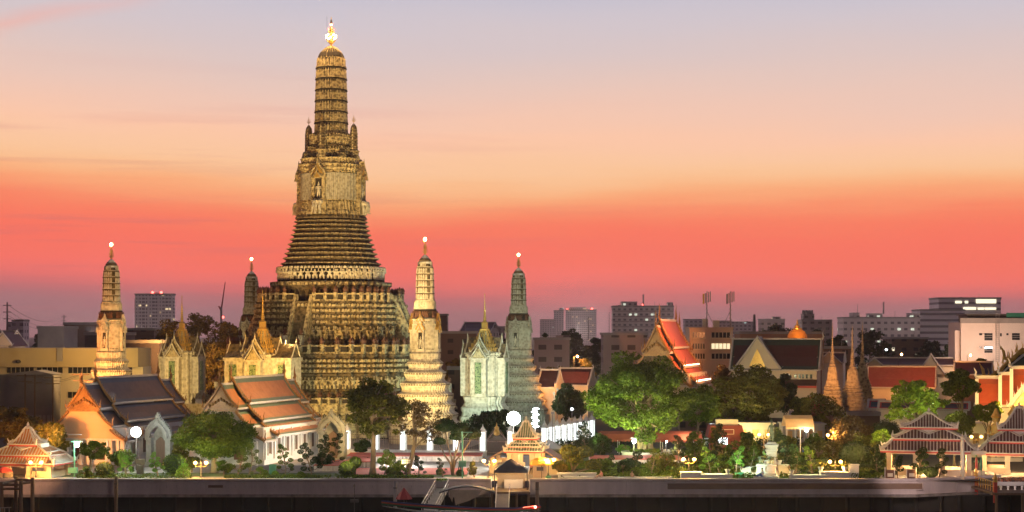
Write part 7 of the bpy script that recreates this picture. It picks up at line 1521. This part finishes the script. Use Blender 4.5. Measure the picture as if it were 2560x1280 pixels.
# golden temple gable at the right
d = 268; gx = WX(2570, d); o = thing('golden_temple', 'orange roofed temple with white barge edges and golden gable at picture edge', 'temple hall', (gx, d, 0), R(-16)); PXX = lambda p: WX(p, d)-gx
for (a, b, ya, yb, dy) in ((2447,2506,948,1018,0),(2503,2534,938,1012,-.8),(2530,2600,922,1006,-1.6)):
    g = MB(); xa, xb = PXX(a), PXX(b); g.T = Matrix.Translation(((xa+xb)/2, dy+4.2, 0)) @ Matrix.Rotation(math.pi/2, 4, 'Z')
    for s_ in (-1, 1): slab(g, -(xb-xa)/2, (xb-xa)/2, 0, WZ(ya,d), 4.2, WZ(yb,d), s_, bord=.45)
    r_ = g.build('roof', [mat('tile_flame', (.55,.10,.03), (.62,.14,.05), 1.5, .55), M['tile_red2'], M['whitetrim']], o)
    g = MB(); zt, zb_ = WZ(ya,d), WZ(yb,d)
    for x in (xa,): g.tube([(x,dy-.3,zb_-.3),(x,dy+1.6,zb_+(zt-zb_)*.42),(x,dy+4.2,zt+.1)], .25, 5); g.tube([(x,dy+4.2,zt),(x-.3,dy+4.2,zt+.5),(x-.15,dy+4.2,zt+1.0),(x-.5,dy+4.2,zt+1.7)], [.25,.22,.16,.05], 5); g.box(x, dy-.15, zb_-.4, .55, .4, (zt-zb_)+.4)
    g.box((xa+xb)/2, dy+4.2, zt-.1, xb-xa, .5, .55); g.build('barge_edge', M['white'], r_)
g = MB(); g.box(PXX(2525), 4.5, 0, PXX(2600)-PXX(2450), 6.5, WZ(1018,d)-.3); [g.box(PXX(2525), 4.5, WZ(1018,d)-1.4+.45*i, PXX(2604)-PXX(2446)+.3*i, 7+.3*i, .3) for i in range(4)]; g.build('wall', M['plaster'], o)
g = MB(); g.prism([(PXX(2526),WZ(1012,d)),(PXX(2680),WZ(1012,d)),(PXX(2603),WZ(905,d))], -2.6, -2.2); g.build('gable', M['gold'], o)
g = MB(); [g.tube([(PXX(2522+i*6),-2.8-i*.2,WZ(1016-i*2,d)),(PXX(2600+i*3),-2.8-i*.2,WZ(905+i*6,d))], .28, 5) for i in range(2)]; [flame(g, PXX(2522)+i*.55, -2.9, WZ(1012,d)+i*.75, .9, -1) for i in range(8)]; g.build('gable_edge', M['white'], o)
d = 300; gx2 = WX(2580, d); PX2 = lambda p: WX(p, d)-gx2
o = thing('dragon_gable_hall', 'dark green roofed hall edged with golden dragon finials', 'temple hall', (gx2, d, 0), R(-16)); 
for (a, b, ya, yb) in ((2480,2560,945,872),(2530,2640,900,812)):
    g = MB(); g.prism([(PX2(a),WZ(ya,d)),(PX2(b),WZ(yb,d)),(PX2(b)+6,WZ(yb,d)),(PX2(b)+6,WZ(ya,d))], -.3, 7); g.build('roof', M['tile_dgreen'], o)
    g = MB(); n = 7; P_ = [Vector((PX2(a+(b-a)*i/n), -.6, WZ(ya+(yb-ya)*i/n, d)+.25*math.sin(i*2.2))) for i in range(n+1)]; g.tube(P_, .38, 6)
    for p in P_[:-1]: flame(g, p.x, p.y, p.z+.2, 1.6, -1)
    g.tube([P_[0], P_[0]+Vector((-1.1,0,.3)), P_[0]+Vector((-1.3,0,1.5)), P_[0]+Vector((-1.9,0,2.6))], [.45,.4,.3,.05], 6); g.build('dragon_edge', M['gold'], o)
    g = MB(); g.tube([(PX2(a)+.5,-.4,WZ(ya,d)-.5),(PX2(b)+.5,-.4,WZ(yb,d)-.5)], .16, 4); g.build('white_edge', M['white'], o)
g = MB(); g.box(PX2(2560), 4, 0, 9, 6, WZ(945,d)); g.build('wall', M['plaster'], o)
for i, (px, h_) in enumerate(((2490, 7.2), (2532, 7.6))):
    o = thing('giant_guardian', ['ochre giant guardian statue beside the gate lamp','ochre giant guardian statue behind the edge pavilion'][i], 'statue', (WX(px,250), 250, 0), R(10)); g = MB(); guardian(g, h_); g.build('body', mat('ochre', (.45,.22,.08), (.25,.30,.12), 3, .5), o, smooth=True); g = MB(); g.box(0,0,-.0,2.4,1.6,.6); g.build('plinth', M['plaster'], o)
    g = MB(); g.lathe([(.09*h_,0),(.11*h_,.03*h_),(.06*h_,.1*h_),(.02*h_,.2*h_)], 8, 0, 0, .9*h_); g.build('crown', M['gold'], o)
# street lamps far away
M['sodium'] = emat('sodium', (1,.5,.15), 40)
for l_, px, py, d in (('orange street lamp over the red roofs', 2246, 888, 415), ('orange street lamp at the white corner building', 2418, 890, 405), ('orange street lamp left of the yellow lit tree', 1435, 893, 398), ('greenish street lamp behind the chedis', 2208, 876, 440)):
    o = thing('street_lamp', l_, 'street lamp', (WX(px,d), d, 0)); z = WZ(py,d); g = MB(); g.tube([(0,0,0),(0,0,z+.2),(.8,0,z+.5)], .07, 5); g.build('pole', M['iron'], o); g = MB(); g.ball(.8,0,z+.2,.28,None,8,5); g.build('lamp_head', M['sodium'] if 'green' not in l_ else M['ledsoft'], o)
# ================================================================ lamps lighting the place
WARM = (1,.66,.26); YEL = (1,.76,.36); WHT = (1,.93,.80); COOL = (.72,1,.86); ORG = (1,.36,.09); TEAL = (.70,1,.93); LIME = (.85,1,.45)
def PT(px, py, d, p, c, size=.4): return lamp('POINT', (WX(px,d), d, WZ(py,d)), p, c, size=size)
def SP(px, d, z, tgt, p, c, cone=60, size=.6, blend=.5): return lamp('SPOT', (WX(px,d), d, z), p, c, tgt, size, cone, blend)
def TG(px, py, d): return (WX(px,d), d, WZ(py,d))
# central prang
SP(1010, 262, 9, TG(830, 420, 325), 72000, (1,.69,.32), 44)
SP(560, 262, 12, TG(820, 520, 325), 22000, (1,.5,.14), 46)
SP(850, 285, 16, TG(828, 180, 330), 40000, (1,.69,.32), 30)
SP(1165, 306, 4, TG(930, 880, 318), 9000, COOL, 80)
SP(800, 283, 3, TG(850, 880, 315), 7000, (.9,1,.62), 90)
SP(720, 296, 17, TG(800, 700, 320), 3000, YEL, 70)
lamp('POINT', (TC[0]-3.4, TC[1]-6.2, 77.8), 3500, (1,.6,.25), size=.3); lamp('POINT', (TC[0]+5.2, TC[1]-3.2, 77.8), 3500, (1,.6,.25), size=.3)  # points added in mid-air to brighten the spire cap
# corner prangs and shrines
SP(985, 268, 3, TG(1063, 790, 292), 24000, (1,.64,.20), 80); SP(1030, 270, 2.5, TG(1063, 900, 290), 9000, (1,.64,.20), 90); SP(1150, 270, 4, TG(1085, 970, 292), 3500, (.85,1,.92), 60)
SP(330, 282, 9, TG(278, 780, 309), 12000, (1,.74,.34), 70); SP(175, 296, 6, TG(270, 880, 309), 20000, ORG, 70)
SP(1420, 320, 5, TG(1297, 800, 351), 7500, (.9,1,.66), 60); SP(1420, 345, 4, TG(1310, 930, 352), 6000, ORG, 60)
SP(560, 350, 6, TG(629, 740, 366), 7000, WARM, 60)
SP(640, 272, 9, TG(655, 860, 297), 34000, (1,.56,.12), 80); SP(395, 318, 9, TG(445, 900, 338), 7500, (1,.70,.28), 80)
SP(1275, 292, 4, TG(1220, 930, 320), 26000, TEAL, 75); SP(1150, 300, 6, TG(1200, 850, 320), 6000, YEL, 70)
# halls
SP(60, 232, 5, TG(225, 1040, 243), 11000, (1,.33,.07), 70); SP(860, 236, 20, TG(700, 1010, 253), 21000, (1,.56,.18), 70); SP(500, 225, 8, TG(585, 1060, 243), 500, (1,.6,.3), 70)
SP(905, 245, 6, TG(730, 1120, 249), 5200, WHT, 80); SP(880, 250, 5, TG(835, 1100, 256), 1600, WARM, 80)
PT(340, 1078, 231.6, 1500, (.9,1,.9), .6); PT(1284, 1044, 234.5, 4500, (1,.97,.85), .8)
SP(440, 232, 9, TG(400, 1020, 255), 1200, (.75,.8,1), 90)
# garden lamps
for px, py, d, p in ((90,1156,218,700),(502,1157,218.6,700),(1223,1148,221.2,700),(1371,1145,220.2,800),(1722,1144,219.2,700),(2088,1150,219.2,700),(1909,1083,261,550),(2081,1084,261,650),(2441,1088,243,300)): PT(px, py, d-.3, p*3.2, (1,.50,.13), .3)
PT(193, 1112, 221, 500, COOL); PT(1780, 1066, 279, 200, COOL); PT(1585, 1103, 252, 500, (.9,1,.75)); PT(1665, 1103, 269, 300, WHT); PT(2016, 1075, 265, 250, WHT)
SP(1560, 250, 1.5, TG(1600, 970, 258), 8000, (.85,1,.35), 110); SP(1380, 246, 3, TG(1540, 980, 256), 15000, (.85,1,.35), 80); SP(1868, 280, 1.5, TG(1872, 960, 293), 5000, (1,.72,.25), 110); SP(1690, 250, 2, TG(1700, 960, 258), 4000, (1,.85,.4), 110)
SP(2250, 231, 5, TG(2290, 990, 246), 5000, LIME, 110); SP(470, 222, 1.2, TG(535, 1070, 229), 1800, (.85,1,.5), 120); SP(1850, 218.8, 2.5, TG(1900, 1130, 225), 1100, (.7,1,.75), 110); SP(1960, 218.6, 2, TG(1935, 1150, 225), 350, ORG, 110)
SP(860, 219, 1.5, TG(930, 1010, 226), 3200, (1,.78,.35), 110); SP(1000, 219, 1.5, TG(960, 1020, 226), 1600, (1,.7,.3), 110); SP(60, 234, 2, TG(40, 1060, 246), 7000, ORG, 120); SP(310, 219.5, 1.6, TG(330, 1180, 223), 260, LIME, 140)
PT(1780, 1150, 219.5, 600, LIME); PT(2000, 1130, 219.5, 450, (.9,1,.5)); PT(420, 1140, 219, 450, (.85,1,.6)); PT(720, 1110, 218, 550, (.9,1,.8)); PT(1440, 1100, 219, 500, (1,.8,.35)); PT(1630, 1130, 220, 500, (1,.85,.4)); PT(1580, 1110, 228, 900, (.95,1,.7)); PT(1020, 1130, 240, 2200, (1,.95,.85)); PT(1630, 1110, 240, 400, (1,.9,.8)); PT(2030,1120,232,500,(1,.75,.35))
# added point lights brightening the planting, without fixtures
for px, py, d, p, c in ((1500,1120,232,550,(1,.72,.3)),(1680,1120,240,600,(1,.66,.25)),(1830,1110,246,700,(1,.6,.2)),(1950,1115,232,550,(.95,1,.55)),(2060,1110,236,650,(1,.58,.18)),(2150,1110,232,600,(1,.6,.2)),(2200,1090,240,600,(1,.7,.25)),(1400,1120,224,400,(1,.7,.25)),(560,1120,221,420,(1,.7,.3)),(260,1140,221,380,(1,.6,.25)),(140,1090,236,900,(1,.45,.12)),(2110,1070,252,900,(1,.62,.2)),(1720,1080,262,800,(1,.75,.35)),(2330,1010,238,900,(.95,1,.4)),(650,1140,220,420,(1,.9,.7)),(1120,1100,221,350,(.9,1,.8))): PT(px, py, d, p, c)
# added point lights brightening the far buildings, standing in for street lighting
for px, d, z, p in ((1610,900,8,30000),(1850,1050,8,22000),(2200,740,8,15000),(2430,820,10,30000),(385,1280,14,60000),(1450,2150,25,150000),(1390,440,12,3500),(230,420,20,5000),(2380,480,14,4000)): PT(px, HZ+F*(EYE-z)/d, d, p, (1,.80,.74), 2)
# pavilions
for px, d, p in ((2260,227,1500),(2322,227,1500),(2390,227,1500),(2500,229,1500),(2555,229,1500),(30,223,400),(110,223,400),(1316,229,300)): PT(px, HZ+F*(EYE-2.4)/d, d, p, (1,.60,.25), .4)
SP(1900, 120, 14, (30, 217, 0), 26000, (1,.88,.84), 60, 1.5); SP(600, 120, 14, (-30, 217, 0), 17000, (1,.82,.78), 60, 1.5)
SP(2300, 206, 2, TG(2322, 1090, 226), 2400, (1,.72,.66), 90); SP(2310, 218.3, .8, TG(2322, 1150, 226), 900, (1,.55,.18), 100); SP(2530, 220, .8, TG(2540, 1150, 228), 900, (1,.6,.28), 100); SP(2520, 208, 3, TG(2530, 1090, 228), 1600, (1,.75,.7), 90); SP(1300, 212, 3, TG(1316, 1110, 228), 900, (1,.5,.2), 90); SP(60, 208, 3, TG(62, 1120, 224), 1300, (1,.5,.25), 90)
PT(1277, 1178, 212.5, 260, (1,.62,.28), .2)
# temple at the right, chedis, lit roofs
SP(2500, 257, 9, TG(2500, 975, 267), 3600, (1,.46,.12), 130); SP(2560, 250, 6, TG(2570, 970, 264), 3600, (1,.52,.15), 100); SP(2520, 250, 8, TG(2560, 900, 298), 9000, (1,.55,.15), 80)
SP(2030, 335, 4, TG(2078, 930, 352), 11000, (1,.36,.09), 60); SP(2090, 330, 6, TG(2128, 870, 356), 12000, (1,.36,.09), 40)
SP(1868, 392, 20, TG(1725, 850, 404), 42000, (1,.34,.11), 80); SP(1700, 410, 8, TG(1775, 870, 432), 12000, (1,.5,.18), 80); SP(1580, 375, 10, TG(1630, 850, 396), 5000, (1,.9,.5), 60)
SP(1880, 350, 10, TG(1920, 890, 380), 5500, (1,.85,.55), 70); SP(1993, 418, 22, TG(1993, 825, 430), 3500, (1,.45,.1), 60)
SP(2330, 380, 9, TG(2300, 930, 400), 12000, ORG, 120); SP(2425, 406, 15, TG(2490, 850, 420), 4500, (1,.66,.48), 140); SP(2530, 404, 15, TG(2510, 850, 420), 5000, (1,.66,.48), 140); SP(1440, 345, 9, TG(1430, 940, 360), 4500, ORG, 120); PT(1440, 893, 397, 2500, ORG); PT(1470, 905, 392, 2000, (1,.7,.2))
SP(230, 322, 14, TG(120, 900, 338), 8000, (1,.58,.18), 120); SP(470, 366, 16, TG(490, 850, 415), 42000, (1,.45,.12), 110); SP(1130, 385, 6, TG(1135, 910, 400), 4000, ORG, 90); SP(20, 405, 14, TG(25, 850, 420), 3000, (1,.6,.4), 70)
SP(960, 245, 2, TG(1010, 1150, 232), 1500, (1,.85,.7), 120)
# ================================================================ air
hz = MB(); hz.box(0, 3400, -6, 7000, 7200, 106); hm = bpy.data.materials.new('haze'); hm.use_nodes = True; t_ = hm.node_tree; t_.nodes.clear(); pv = t_.nodes.new('ShaderNodeVolumePrincipled'); pv.inputs['Color'].default_value = (.95,.92,.94,1); pv.inputs['Density'].default_value = .9e-4; pv.inputs['Anisotropy'].default_value = .85
ou = t_.nodes.new('ShaderNodeOutputMaterial'); t_.links.new(pv.outputs[0], ou.inputs['Volume']); o = hz.build('haze', hm); tag(o, 'thin dusk haze over the river and city', 'haze', kind='stuff')
